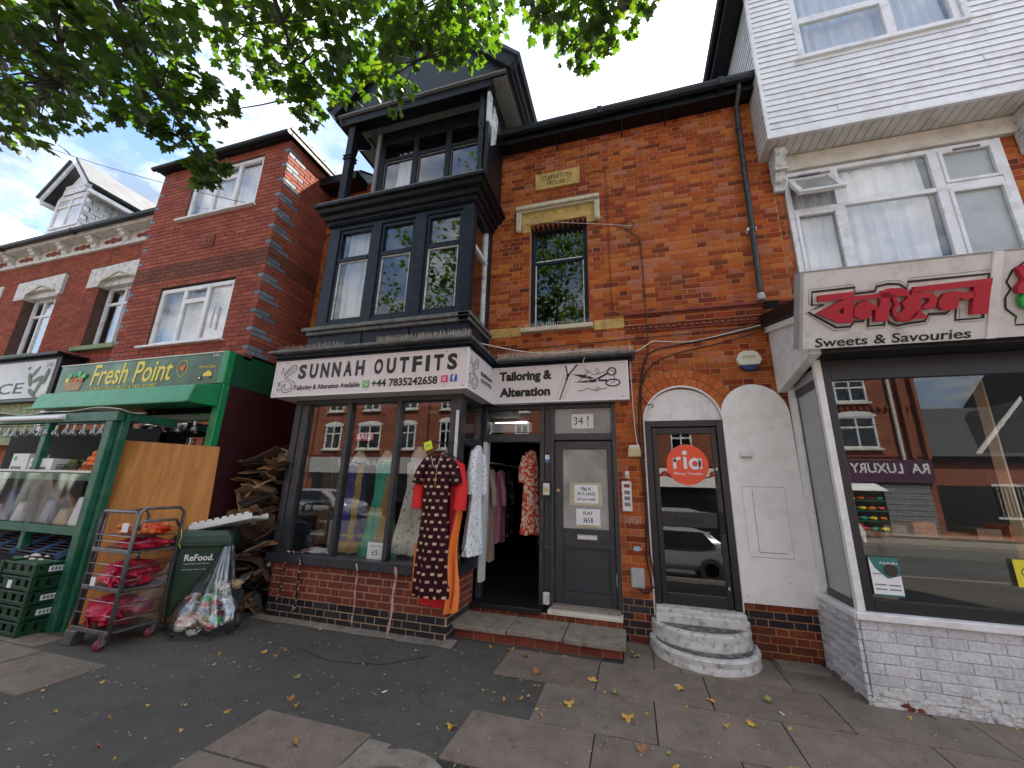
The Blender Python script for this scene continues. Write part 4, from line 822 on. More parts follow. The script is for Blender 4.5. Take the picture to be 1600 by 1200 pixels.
# ---------------------------------------------------------------- small fixtures on the wall
al = thing('alarm_box', 'cream hexagonal burglar alarm box with dark blue base above the arched board', 'alarm', (1.44, 5.1, 3.19))
hexp = [(1.30, 3.215), (1.335, 3.30), (1.39, 3.33), (1.49, 3.33), (1.545, 3.30), (1.58, 3.215), (1.545, 3.15), (1.335, 3.15)]
MB().prism([F(u, v, .0) for u, v in hexp], F.N*.075).build('cover', 'alarm_cream', al, bevel=.012); MB().prism([F(u, v, .0) for u, v in [(1.335, 3.149), (1.545, 3.149), (1.51, 3.10), (1.44, 3.075), (1.37, 3.10)]], F.N*.07).build('base', 'alarm_blue', al, bevel=.01)
MB().fbox(F, 1.37, 1.51, 3.235, 3.265, .074, .078).build('faded_name', mat('faded', (.5, .46, .30), .5), al)
ic = thing('entry_intercom', 'white entry intercom panel on the brick pier beside the flat door', 'intercom', (-.02, 5.17, 1.6))
MB().fbox(F, -.115, .0, 1.40, 1.755, 0, .03).build('panel', 'plastic_white', ic, bevel=.008)
for v in (1.46, 1.53, 1.60): MB().fbox(F, -.09, -.02, v, v+.045, .028, .034).build('button', 'ink_grey', ic, bevel=.003)
MB().fbox(F, -.09, -.02, 1.68, 1.72, .028, .032).build('speaker', 'terracotta', ic)
q = thing('door_bell', 'tiny white door bell just above the intercom panel', 'bell', (-.04, 5.17, 1.8)); MB().fbox(F, -.07, -.02, 1.79, 1.875, 0, .025).build('case', 'plastic_white', q, bevel=.006); MB().lathe([(.012, 0), (.01, -.008), (0, -.008)], F(-.045, 1.82, .025), 10, 'y').build('button', 'ink_grey', q)
q = thing('junction_box', 'cream square junction box on the brick pier above the intercom', 'box', (.04, 5.16, 2.1)); MB().fbox(F, -.02, .13, 2.05, 2.16, 0, .05).build('case', 'plastic_cream', q, bevel=.01); MB().fbox(F, -.01, .12, 2.16, 2.195, 0, .045).build('lid', 'plastic_white', q, bevel=.008)
q = thing('meter_box', 'small pale grey plastic box low on the brick pier', 'box', (.02, 5.14, .6)); MB().fbox(F, -.055, .095, .57, .78, 0, .07).build('case', 'plastic_grey', q, bevel=.014); MB().fbox(F, -.04, .08, .585, .765, .07, .078).build('lid', 'plastic_grey', q, bevel=.006)
q = thing('keypad', 'black framed cream keypad on the post between the two doors', 'keypad', (-1.06, 5.2, 1.6)); MB().fbox(Fd, -1.125, -1.0, 1.53, 1.74, -.03, .03).build('frame', 'ink_black', q, bevel=.008); MB().fbox(Fd, -1.105, -1.02, 1.56, 1.71, .029, .038).build('plate', 'plastic_white', q, bevel=.006); MB().fbox(Fd, -1.095, -1.03, 1.60, 1.66, .038, .042).build('screen', 'plastic_cream', q)
q = thing('door_sticker', 'small blue and white sticker on the grey post beside the shop door', 'sticker', (-1.06, 5.24, 2.05)); MB().fbox(Fd, -1.09, -1.03, 1.98, 2.08, -.03, -.024).build('sheet', 'paper', q); MB().fbox(Fd, -1.09, -1.03, 1.98, 2.02, -.024, -.022).build('band', mat('sky_ink', (.03, .2, .45), .4), q)
q = thing('graffiti_tag', 'white scribbled tag on bricks below the intercom', 'graffiti', (-.02, 5.19, 1.3)); random.seed(3)
for i, u in enumerate((-.09, -.05, -.01, .03, .06)): stroke(F, [(u+random.uniform(-.01, .01), 1.25+k*.03+random.uniform(-.01, .01)) for k in range(4)] + [(u+.03, 1.34), (u+.02, 1.26)], .006, mat('chalk', (.55, .42, .36), .9), q, 'scribble', n=.004)
q = thing('paint_blob', 'pale blue paint blob on the brick pier', 'paint', (.03, 5.19, 1.0)); flat(F, [(.03+.05*math.cos(R(a))*(1+.2*math.sin(a)), .985+.028*math.sin(R(a))) for a in range(0, 360, 24)], mat('blob', (.3, .42, .52), .7), q, 'blob', n=.003)
# cables
def cable(label, pts, r=.006, ma='cable_black'):
    P = []; pts = [Vector(p) for p in pts]
    for i in range(len(pts)-1):
        p0, p1, p2, p3 = pts[max(i-1, 0)], pts[i], pts[i+1], pts[min(i+2, len(pts)-1)]
        for k in range(6):
            t_ = k/6; P.append(.5*((2*p1)+(p2-p0)*t_+(2*p0-5*p1+4*p2-p3)*t_*t_+(3*p1-p0-3*p2+p3)*t_**3))
    P.append(pts[-1]); tag(MB().tube(P, r, 6).build('cable', ma, smooth=True), label, 'cable')
y = 5.18
cable('thin black cable dropping from the plaque down past the sash window', [(-.45, y, 6.42), (-.22, y, 6.42), (-.16, y, 6.36), (-.15, y, 5.6), (-.14, y, 4.2), (-.1, y, 4.0), (-.02, y, 3.99)], .005)
cable('black cable curling out of a knot on the wall and dropping to the string course', [(.02, y, 5.38), (.12, y, 5.45), (.22, y, 5.40), (.16, y, 5.30), (.08, y, 5.34), (.13, y, 5.27), (.26, y, 5.15), (.29, y, 4.9), (.30, y, 4.2), (.295, 5.12, 3.95), (.30, y, 3.5), (.25, y, 3.25)], .007)
cable('thin pale cable strung across the lintel to the knot on the wall', [(-1.55, 5.1, 5.72), (-.9, 5.08, 5.55), (-.2, 5.1, 5.40), (.1, y, 5.38), (.22, y, 5.36)], .004, 'cable_white')
cable('white cable looping over the fascia ledge towards the sweet shop', [(-1.9, 4.5, 3.48), (-1.2, 5.0, 3.45), (-.3, 5.0, 3.42), (.1, 5.1, 3.40), (.35, y, 3.55), (.5, y, 3.54), (.85, y, 3.52), (1.4, y, 3.62), (1.9, 5.1, 3.70)], .007, 'cable_white')
cable('white cable loop hanging over the tailoring sign', [(-.35, 5.0, 3.40), (-.45, 5.0, 3.39), (-.53, 4.97, 3.27), (-.5, 5.03, 3.1), (-.47, 5.03, 3.0)], .005, 'cable_white')
cable('black cable running level below the dentils to the sweet shop', [(-1.9, y, 3.58), (-.6, y, 3.60), (.2, y, 3.62), (.9, y, 3.63), (1.5, y, 3.66), (1.62, y, 3.70), (1.56, y, 3.76)], .006)
cable('black cable bundle sagging from the sweet shop roof to the pier', [(1.9, 5.1, 3.68), (1.4, y, 3.60), (.8, y, 3.50), (.35, y, 3.42), (.22, y, 3.2), (.14, y, 2.7), (.13, y, 2.1), (.15, y, 1.4), (.13, y, .9), (.17, y, .6), (.1, y, .52), (.02, y, .57)], .009)
cable('second black cable sagging just below the bundle to the pier', [(1.9, 5.1, 3.64), (1.2, y, 3.48), (.6, y, 3.36), (.3, y, 3.2), (.18, y, 2.9), (.165, y, 2.2), (.16, y, 1.2), (.19, y, .75), (.21, y, .62), (.14, y, .56), (.06, y, .585)], .007)
cable('short black cable hooking over the brick arch', [(.16, y, 2.85), (.24, y, 2.72), (.31, y, 2.70), (.29, y, 2.66)], .006)
cable('thin white cable running down the edge of the brick pier', [(.06, y, 3.3), (.07, y, 2.6), (.09, y, 2.25), (.11, y, 2.2)], .006, 'cable_white')
# ================================================================ tailor's fascia sign (three faces round the corner)
SG = thing('shop_sign', 'white tailor shop fascia sign wrapping round the bay, reading Sunnah Outfits', 'sign', (-3.3, 4.6, 2.76))
MB().box(-4.73, -1.81, 4.15, 5.06, 2.765, 3.27).build('front_box', 'sign_white', SG)
MB().box(-1.812, .02, 5.05, 5.199, 2.765, 3.27).build('side_box', 'sign_white', SG)
ed = MB()
FA, FB_, FC = FX(4.15), FS(-1.81), FX(5.05)
for F_, a, b_ in ((FA, -4.74, -1.80), (FC, -1.80, .03)):
    ed.fbox(F_, a, b_, 2.755, 2.775, -.02, .012); ed.fbox(F_, a, b_, 3.262, 3.274, -.02, .01)
ed.fbox(FB_, 4.137, 5.05, 2.755, 2.775, -.02, .012); ed.fbox(FA, -1.822, -1.80, 2.775, 3.262, -.02, .010); ed.fbox(FA, -4.74, -4.722, 2.775, 3.262, -.02, .01); ed.fbox(FC, .008, .03, 2.775, 3.262, -.14, .01)
ed.build('trim', 'sign_edge', SG, bevel=.003)
def swirl(F_, u0, v0, w, h, n=.003):
    def c(pts): 
        P = []
        for i in range(len(pts)-1):
            p0, p1, p2, p3 = [Vector(pts[max(0, min(len(pts)-1, j))]) for j in (i-1, i, i+1, i+2)]
            for k in range(6):
                t_ = k/6; q = .5*((2*p1)+(p2-p0)*t_+(2*p0-5*p1+4*p2-p3)*t_*t_+(3*p1-p0-3*p2+p3)*t_**3); P.append((u0+q.x*w, v0+q.y*h))
        P.append((u0+pts[-1][0]*w, v0+pts[-1][1]*h)); return P
    outer = [(.30, .66), (.62, .92), (.85, .97), (.97, .86), (.86, .72), (.58, .62), (.48, .55), (.60, .46), (.88, .38), (.98, .24), (.80, .06), (.50, .0), (.30, .08), (.28, .22), (.45, .32)]
    inner = [(.45, .32), (.40, .20), (.52, .10), (.74, .14), (.82, .26), (.66, .36), (.44, .44), (.34, .56), (.44, .66), (.70, .76), (.84, .84), (.74, .88), (.52, .78), (.30, .66)]
    stroke(F_, c(outer), .011, 'ink_grey', SG, 'emblem', n=n); stroke(F_, c(inner), .009, 'ink_grey', SG, 'emblem', n=n+.001)
    stroke(F_, c([(.36, .60), (.22, .74), (.16, .92)]), .008, 'ink_grey', SG, 'emblem', n=n); stroke(F_, c([(.06, .22), (.10, .34), (.22, .42), (.34, .40)]), .008, 'ink_grey', SG, 'emblem', n=n); stroke(F_, c([(0, .06), (.10, .10), (.22, .12)]), .008, 'ink_grey', SG, 'emblem', n=n)
    for (x, y_, a) in ((.16, .86, 70), (.10, .72, 120), (.04, .34, 60), (.14, .26, 30), (.02, .14, 110)):
        flat(F_, [(u0+w*x+.02*math.cos(R(a))*math.cos(R(t_))-.008*math.sin(R(a))*math.sin(R(t_)), v0+h*y_+.02*math.sin(R(a))*math.cos(R(t_))+.008*math.cos(R(a))*math.sin(R(t_))) for t_ in range(0, 360, 45)], 'ink_grey', SG, 'emblem', n=n)
swirl(FA, -4.66, 2.82, .30, .40); swirl(FB_, 4.20, 2.81, .30, .41)
for wd, a, b_ in (('SUNNAH', -4.33, -3.27), ('OUTFITS', -3.12, -1.95)):        # condensed bold capitals, widely spaced
    wts = [.42 if ch == 'I' else 1 for ch in wd]; gap = .40; tot = sum(wts)+gap*(len(wd)-1); u = a; k = (b_-a)/tot
    for ch, w in zip(wd, wts): text(ch, FA, u, u+w*k, 3.0, 3.21, 'ink_black', SG, bold=.045); u += (w+gap)*k
text('Tailoring & Alteration Available', FA, -4.37, -3.31, 2.825, 2.915, 'ink_black', SG, bold=.02)
text('+44 7835242658', FA, -3.13, -2.20, 2.83, 2.935, 'ink_black', SG, bold=.03)
def rsq(F_, cu, cv, r, ma, nm='icon'): return flat(F_, [(cu+sx*r*.72+r*.28*math.cos(R(a)), cv+sy*r*.72+r*.28*math.sin(R(a))) for sx, sy, a0 in ((1, 1, 0), (-1, 1, 90), (-1, -1, 180), (1, -1, 270)) for a in (a0, a0+45, a0+90)], ma, SG, nm, n=.003)
rsq(FA, -3.215, 2.88, .05, 'wa_green'); stroke(FA, disc(-3.213, 2.883, .030, n=16, a0=230, a1=560), .008, 'paper', SG, 'icon', n=.0055); stroke(FA, [(-3.226, 2.895), (-3.215, 2.875), (-3.2, 2.868)], .01, 'paper', SG, 'icon', n=.0055)
rsq(FA, -2.105, 2.89, .045, 'ig_pink'); stroke(FA, disc(-2.105, 2.89, .028, n=4, a0=45, a1=405), .006, 'paper', SG, 'icon', n=.0055, closed=False); stroke(FA, disc(-2.105, 2.89, .013, n=12), .005, 'paper', SG, 'icon', n=.0055, closed=True)
rsq(FA, -1.985, 2.895, .045, 'fb_blue'); text('f', FA, -2.0, -1.965, 2.86, 2.935, 'paper', SG, n=.0055, bold=.03)
text('SUNNAH', FB_, 4.58, 5.0, 3.04, 3.10, 'ink_black', SG, bold=.03); text('OUTFITS', FB_, 4.58, 5.0, 2.95, 3.01, 'ink_black', SG, bold=.03)
text('Tailoring &', FC, -1.71, -.96, 3.035, 3.21, 'ink_black', SG, bold=.05); text('Alteration', FC, -1.70, -.985, 2.845, 2.98, 'ink_black', SG, bold=.05)
# zip, seam stitching and scissors
for du in (-.05, .055):
    for i in range(12):
        t_ = i/12; stroke(FC, [(-.86+t_*.12+du, 2.79+t_*.34), (-.86+(t_+.045)*.12+du, 2.79+(t_+.045)*.34)], .005, 'ink_grey', SG, 'stitching')
for i in range(16): stroke(FC, [(-.86+i*.0075, 2.785+i*.0212), (-.848+i*.0075, 2.797+i*.0212)], .018, 'ink_black', SG, 'zip_tooth')
stroke(FC, [(-.745, 3.12), (-.775, 3.255)], .016, 'ink_black', SG, 'zip_edge'); stroke(FC, [(-.735, 3.12), (-.62, 3.255)], .018, 'ink_black', SG, 'zip_edge'); flat(FC, [(-.74, 3.14), (-.765, 3.258), (-.64, 3.258)], 'paper', SG, 'zip_gap', n=.002)
flat(FC, disc(-.745, 3.11, .022, n=10), 'ink_black', SG, 'zip_pull'); stroke(FC, disc(-.762, 3.065, .016, .024, 12), .007, 'ink_black', SG, 'zip_pull', closed=True)
flat(FC, [(-.68, 3.125), (-.52, 3.11), (-.40, 3.055), (-.44, 3.045), (-.56, 3.07)], 'ink_black', SG, 'scissors', n=.003); flat(FC, [(-.68, 3.01), (-.36, 3.045), (-.34, 3.02), (-.40, 3.0)], 'ink_black', SG, 'scissors', n=.003)
stroke(FC, [(-.40, 3.02), (-.33, 3.06), (-.27, 3.09), (-.22, 3.12)], .026, 'ink_black', SG, 'scissors', n=.0035); stroke(FC, [(-.40, 3.04), (-.30, 3.02), (-.24, 3.02)], .026, 'ink_black', SG, 'scissors', n=.0035)
stroke(FC, disc(-.175, 3.135, .052, .05, 20), .017, 'ink_black', SG, 'scissors', n=.003, closed=True); stroke(FC, disc(-.165, 2.985, .088, .045, 20), .018, 'ink_black', SG, 'scissors', n=.003, closed=True); flat(FC, disc(-.36, 3.03, .012, n=10), 'paper', SG, 'scissors_pivot', n=.0055)
stroke(FC, [(-.60, 3.02), (-.47, 3.16)], .008, 'ink_black', SG, 'needle', n=.006)
for pts in ([(-.52, 3.19), (-.47, 3.15), (-.42, 3.11), (-.36, 3.10), (-.33, 3.15), (-.36, 3.19), (-.39, 3.16), (-.35, 3.11), (-.28, 3.13), (-.22, 3.16), (-.15, 3.14), (-.14, 3.0), (-.19, 2.98)], [(-.62, 2.90), (-.56, 2.89), (-.50, 2.93), (-.42, 2.90), (-.36, 2.88), (-.34, 2.93), (-.38, 2.95), (-.40, 2.91), (-.30, 2.905), (-.24, 2.92)]):
    stroke(FC, pts, .007, 'ink_black', SG, 'thread', n=.005)
for F_, us in ((FA, (-4.69, -4.55, -3.2, -2.1, -1.86)), (FC, (-1.72, -1.2, -.05)), (FB_, (4.2, 4.98))):
    for u in us:
        for v in (2.80, 3.245): MB().lathe([(.009, 0), (.006, -.004), (0, -.004)] if F_ is not FB_ else [(.009, 0), (.006, .004), (0, .004)], F_(u, v, .001), 8, 'y' if F_ is not FB_ else 'x').build('screw', 'ink_grey', SG)
# ================================================================ projecting brick house over the green-grocer
G = thing('brick_house', 'red brick flat-roofed house with white windows above the green grocery shop', 'house', (-6.9, 4.15, 0))
gw = MB().box(-8.4, -5.4, 8.0, 8.2, 0, 7.3).build('wall', 'dark_room', G)
Fg, Sg = FX(4.15), FS(-5.36)
GB = Bricks(gw)
def gcol(u, v, r):
    if v > 4.93 and v < 5.27: return 'brick_brown'
    if (u > -5.45 or u < -8.33) and r % 4 != 3: return 'brick_grey'
def gside(u, v, r):
    if u < 4.15+.36 and (r//2) % 2 == 0: return 'brick_grey'
    if v > 4.93 and v < 5.27: return 'brick_brown'
GB.wall(Fg, -8.43, -5.36, 3.45, 7.36, 'stretcher', [rect(-7.62, -5.94, 3.735, 4.78), rect(-7.55, -5.91, 6.165, 7.2), rect(-6.95, -6.62, 5.46, 5.72)], gcol, 'brick_fresh', joint=.011, trim=.012)
GB.wall(Sg, 4.155, 5.9, 3.45, 7.36, 'stretcher', (), gside, 'brick_fresh', joint=.011, offset=.1)
GB.done('mortar_fresh')
MB().fbox(FL(-8.43), 4.16, 5.9, 3.45, 7.36, -.1, 0).build('side_wall', 'brick_side', gw)
for z0, n_, r_ in ((3.735, 'w', {1: [4.50]}), (6.165, 'w', {1: [6.93]})):
    a, b_ = (-7.62, -5.94) if z0 < 5 else (-7.55, -5.91); w3 = (b_-a)
    wo = win(FX(4.18), G, a, b_, z0, z0+1.04, cols=(a+w3*.345, a+w3*.655), rows=r_, fwid=.07, bar=.08, back=('curtain', 'net_white') if z0 > 5 else ('flat', 'net'), backn=-.16)
    MB().fbox(FX(4.18), a-.14, b_+.05, z0-.035, z0, -.05, .10).build('sill', 'white_upvc', wo, bevel=.008)
    MB().fbox(FX(4.18), a+w3*.42, a+w3*.58, z0+.945, z0+.968, 0, .02).build('vent_strip', 'plastic_white', wo, bevel=.004)
MB().fbox(FX(4.18), -6.27, -6.25, 3.95, 4.35, 0, .03).build('window_handle', 'plastic_white', wo, bevel=.004)
room(gw, -8.3, -5.5, 4.4, 7.9, 3.5, 5.3, 'room_grey'); room(gw, -8.3, -5.5, 4.4, 7.9, 5.6, 7.3, 'room_grey')
vn = MB().fbox(Fg, -6.94, -6.63, 5.47, 5.71, -.05, .012).build('air_vent', 'brick_brown', G)
for i in range(2):
    for j in range(2): MB().fbox(Fg, -6.88+i*.11, -6.80+i*.11, 5.52+j*.075, 5.58+j*.075, .01, .02).build('vent_tile', 'brick_fresh', vn, bevel=.004)
MB().fbox(Fg, -8.43, -5.36, 3.36, 3.46, -.1, .03).build('ledge', 'brick_brown', G)
MB().fbox(Fg, -8.5, -5.32, 7.36, 7.39, -1.8, .08).build('soffit', 'black_wood', G, bevel=.004)
MB().box(-8.52, -5.28, 4.05, 4.08, 7.35, 7.47).box(-5.33, -5.281, 4.08, 5.9, 7.36, 7.469).build('fascia', 'gutter_black', G, bevel=.01)
MB().box(-8.5, -5.27, 4.04, 7.5, 7.465, 7.50).build('roof', 'lead', G); MB().tube([(-8.55, 4.01, 7.385), (-5.27, 4.01, 7.385)], .045, 10).build('gutter', 'gutter_black', G)
for i in range(5): MB().tube([(-5.3, 4.5+i*.3, 7.48), (-5.3, 4.52+i*.3, 7.54)], .025, 6).build('roof_bolt', 'lead', G)
# grocer's front: green fascia box, dark red cheek, transom
gf = MB().box(-9.1, -5.36, 3.92, 4.72, 2.93, 3.41).build('fascia_box', 'fresh_dark', G, bevel=.006)
MB().box(-5.46, -5.34, 3.885, 3.99, 2.93, 3.41).box(-5.46, -5.34, 3.9, 4.0, 0, 2.93).build('corner_post', 'fresh_green', G, bevel=.01)
MB().box(-5.42, -5.36, 4.0, 5.2, 0, 2.93).build('cheek', 'maroon', G)
MB().box(-5.35, -5.335, 4.05, 4.6, .5, 1.95).build('cheek_panel', 'maroon', G, bevel=.004)
MB().box(-9.2, -5.46, 3.92, 3.99, 2.42, 2.52).box(-9.2, -5.46, 3.93, 3.99, 2.0, 2.08).box(-7.2, -7.1, 3.92, 3.99, 0, 2.42).build('shopfront_rail', 'fresh_dark', G, bevel=.006)
MB().box(-7.1, -5.46, 3.96, 3.965, 2.08, 2.42).build('transom_pane', 'glass_shop', G)
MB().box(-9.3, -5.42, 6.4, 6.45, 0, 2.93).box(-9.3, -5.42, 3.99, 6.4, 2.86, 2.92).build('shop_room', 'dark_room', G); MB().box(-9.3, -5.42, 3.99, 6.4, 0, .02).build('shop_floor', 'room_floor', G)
MB().box(-9.4, -8.5, 4.9, 5.0, 0, 2.92).build('shop_wall', 'orange_wall', G)
# awning cassette
aw = thing('awning_box', 'bright green awning cassette below the grocery sign', 'awning', (-6.9, 3.55, 2.6))
MB().hexa([(-8.6, 3.50, 2.585), (-5.36, 3.50, 2.585), (-5.36, 3.90, 2.60), (-8.6, 3.90, 2.60), (-8.6, 3.56, 2.83), (-5.36, 3.56, 2.83), (-5.36, 3.90, 2.92), (-8.6, 3.90, 2.92)]).build('cassette', 'fresh_green', aw, bevel=.012)
MB().box(-8.62, -5.34, 3.46, 3.50, 2.575, 2.60).build('front_rail', 'fresh_green', aw, bevel=.006)
# printed sign
def freshmat():
    ma, t, p, o = nodes('fresh_print'); n_ = noise(t, 2.2, 4, .6)
    c = ramp(t, n_, [(.35, (.018, .065, .012)), (.55, (.04, .13, .025)), (.7, (.16, .26, .12))]); t.links.new(c, p.inputs['Base Color']); p.inputs['Roughness'].default_value = .3
freshmat()
fs = thing('shop_sign', 'green grocery sign with yellow lettering and a fruit basket picture', 'sign', (-7.2, 3.9, 2.95)); Fs = FX(3.90)
MB().fbox(Fs, -9.04, -5.46, 2.94, 3.40, -.03, 0).build('board', 'fresh_print', fs); MB().fbox(Fs, -9.06, -5.44, 3.395, 3.41, -.03, .012).build('trim', 'plastic_white', fs)
Wd = 3.58
def fu(f): return -9.04+Wd*f
text('Fresh Point', Fs, fu(.235), fu(.735), 3.03, 3.37, 'sign_yellow', fs, n=.003, shear=.12, bold=.01)
text('YOUR LOCAL FRUIT & VEG. STORE', Fs, fu(.245), fu(.66), 2.945, 2.995, 'sign_yellow', fs, n=.003)
text('34C', Fs, fu(.945), fu(.985), 3.34, 3.38, 'paper', fs, n=.003)
for pts in (disc(fu(.79), 3.20, .10, .125, 26),): stroke(Fs, pts, .008, 'sign_yellow', fs, 'emblem', closed=True)
flat(Fs, [(fu(.775), 3.20), (fu(.785), 3.25), (fu(.79), 3.21), (fu(.80), 3.27), (fu(.805), 3.22), (fu(.795), 3.15)], 'cloth_orange', fs, 'emblem')
text('Farm to Door', Fs, fu(.885), fu(.975), 3.17, 3.22, 'sign_yellow', fs, n=.003); flat(Fs, [(fu(.915), 3.05), (fu(.96), 3.05), (fu(.96), 3.10), (fu(.94), 3.14), (fu(.915), 3.09)], 'sign_yellow', fs, 'emblem')
flat(Fs, disc(fu(.90), 3.03, .035, n=14), 'ink_black', fs, 'emblem', n=.006); flat(Fs, disc(fu(.90), 3.03, .016, n=10), 'paper', fs, 'emblem', n=.009); flat(Fs, disc(fu(.955), 3.035, .02, n=10), 'ink_black', fs, 'emblem', n=.006)
flat(Fs, [(fu(.06), 2.97), (fu(.17), 2.97), (fu(.185), 3.12), (fu(.05), 3.12)], 'broom_wood', fs, 'basket')
for i, (a, v, m_) in enumerate(((.07, 3.15, 'sign_yellow'), (.10, 3.17, 'red_print'), (.13, 3.14, 'cloth_orange'), (.155, 3.18, 'wa_green'), (.17, 3.14, 'red_print'), (.085, 3.21, 'wa_green'), (.12, 3.23, 'cloth_green'), (.15, 3.24, 'wa_green'), (.185, 3.20, 'wa_green'))): flat(Fs, disc(fu(a), v, .05, .045, 10), m_, fs, 'painted_fruit', n=.006+i*.0022)
# ================================================================ older terrace house on the far left
O_ = thing('terrace_house', 'older red brick terrace house with white bracketed cornice and slate-hung dormer', 'house', (-13, 5.0, 0))
ow = MB().box(-24, -8.5, 8.2, 8.4, 0, 7.4).build('wall', 'dark_room', O_); Fo = FX(5.0)
OB = Bricks(ow); OB.wall(Fo, -17.5, -8.4, 3.9, 6.74, 'flemish', [rect(-14.0, -12.72, 4.25, 5.83), rect(-11.25, -10.02, 4.28, 5.83), rect(-14.42, -12.55, 5.8, 6.3), rect(-11.42, -9.92, 5.8, 6.3)], None, 'brick_old', back=.3); OB.done('mortar_fresh')
MB().fbox(Fo, -24, -17.5, 0, 6.74, -.3, -.004).fbox(Fo, -17.5, -8.4, 0, 3.9, -.3, -.01).build('lower_wall', 'orange_wall', ow)
for (a, b_, z0, z1) in ((-13.97, -12.75, 4.27, 5.80), (-11.22, -10.05, 4.30, 5.80)):
    Fq_ = FX(5.17); w = b_-a
    wo = win(Fq_, O_, a, b_, z0, z1, cols=(a+w*.35, a+w*.66) if a < -12 else (a+w*.5,), rows={i: [z0+1.08] for i in range(3)}, fwid=.07, bar=.06, back=('curtain', 'net_white'), backn=-.2)
    MB().fbox(Fo, a-.12, b_+.1, z0-.11, z0-.01, -.2, .12).build('sill', mat('green_sill', (.22, .30, .13), .7, dirt=(.08, .1, .05), dscale=6, damt=.5), wo, bevel=.012)
    pts = [(a-.42, z1-.05), (a-.03, z1-.05), (a+.06, z1+.10), (a+w/2, z1+.14), (b_-.06, z1+.10), (b_+.03, z1-.05), (b_+.16, z1-.05), (b_+.16, z1+.47), (a-.42, z1+.42)]
    lo_ = MB().prism([Fo(u, v, .04) for u, v in pts], -Fo.N*.2).build('lintel', 'white_stone', O_)
    MB().prism([Fo(u, v, -.05) for u, v in ((a-.05, z1-.02), (b_+.05, z1-.02), (b_-.05, z1+.12), (a+.05, z1+.12))], -Fo.N*.1).build('lintel_panel', 'white_stone', lo_)
    b = MB(); b.tube([Fo(a+.05, z1+.06, .05), Fo(a+w/2, z1+.24, .05), Fo(b_-.05, z1+.06, .05)], .018, 5); b.build('lintel_moulding', 'cream_stone', lo_)
for i in range(6): MB().fbox(Fo, -15.55-(.12 if i % 2 else 0), -15.2+(.12 if i % 2 else 0), 4.3+i*.33, 4.6+i*.33, -.1, .03).build('quoin', 'white_stone', O_, bevel=.012)
room(ow, -17, -8.5, 5.4, 8.1, 4.0, 6.7, 'room_grey')
# cornice, brackets, terracotta frieze, gutter
cn = MB().fbox(Fo, -24, -8.4, 6.73, 6.80, -.2, .06).fbox(Fo, -24, -8.4, 6.80, 7.06, -.2, .01).fbox(Fo, -24, -8.4, 7.06, 7.10, -.2, .24).build('cornice', 'white_stone', O_, bevel=.01)
x = -16.3
while x < -8.6:
    b = MB(); sh = [(.0, 7.06), (.21, 7.06), (.21, 7.01), (.16, 6.98), (.15, 6.92), (.08, 6.90), (.06, 6.83), (.0, 6.80)]
    b.prism([Fo(x, v, n_) for n_, v in sh], Fo.U*.19); b.build('bracket', 'white_stone', cn, bevel=.014)
    MB().prism([Fo(x+.36+q[0], 6.93+q[1]*.8, .006) for q in ((0, 0), (.1, .07), (.2, .04), (.33, .10), (.46, .04), (.56, .07), (.66, 0), (.56, -.07), (.46, -.04), (.33, -.09), (.2, -.04), (.1, -.07))], Fo.N*.02).build('frieze_flower', 'terracotta', cn)
    x += 1.09
MB().fbox(Fo, -24, -8.43, 7.10, 7.14, -.2, .26).build('eaves_board', 'white_upvc', O_, bevel=.006)
b = MB(); pr = [(.26, 7.19), (.265, 7.14), (.29, 7.11), (.34, 7.105), (.37, 7.13), (.38, 7.19)]; b.rings([[Fo(x_, v, n_) for n_, v in pr] for x_ in (-24, -8.45)]); b.build('gutter', 'gutter_black', O_)
for q in (-12.2, -15.0): MB().tube([Fo(q, 7.09, .32), Fo(q, 7.20, .32)], .07, 8).build('gutter_joint', 'gutter_black', O_)
MB().hexa([(-24, 4.7, 7.14), (-8.43, 4.7, 7.14), (-8.43, 8.2, 9.6), (-24, 8.2, 9.6), (-24, 4.7, 7.2), (-8.43, 4.7, 7.2), (-8.43, 8.2, 9.66), (-24, 8.2, 9.66)]).build('roof', 'slate', O_)
# dormer
D = MB().box(-13.98, -12.62, 4.92, 4.98, 7.5, 8.55).prism([(-13.98, 4.92, 8.55), (-12.62, 4.92, 8.55), (-13.3, 4.92, 9.25)], (0, .06, 0)).build('dormer', 'white_upvc', O_, bevel=.006)
win(FX(4.92), D, -13.85, -12.75, 7.62, 8.5, cols=(-13.3,), rows={0: [8.25], 1: [8.25]}, n=.03, back=('flat', 'net'), backn=-.02, pane='glass_up', name='dormer_window')
MB().box(-13.99, -12.61, 4.98, 8.0, 7.5, 8.55).build('dormer_box', 'slate', D)
for r in range(9):
    for c in range(9):
        y0 = 4.99+c*.26-(.13 if r % 2 else 0); z0 = 7.5+r*.118
        MB().hexa([(-12.585, y0+.006, z0), (-12.585, y0+.252, z0), (-12.612, y0+.252, z0), (-12.612, y0+.006, z0), (-12.600, y0+.006, z0+.13), (-12.600, y0+.252, z0+.13), (-12.612, y0+.252, z0+.13), (-12.612, y0+.006, z0+.13)]).build('slate_tile', 'slate_pale', D)
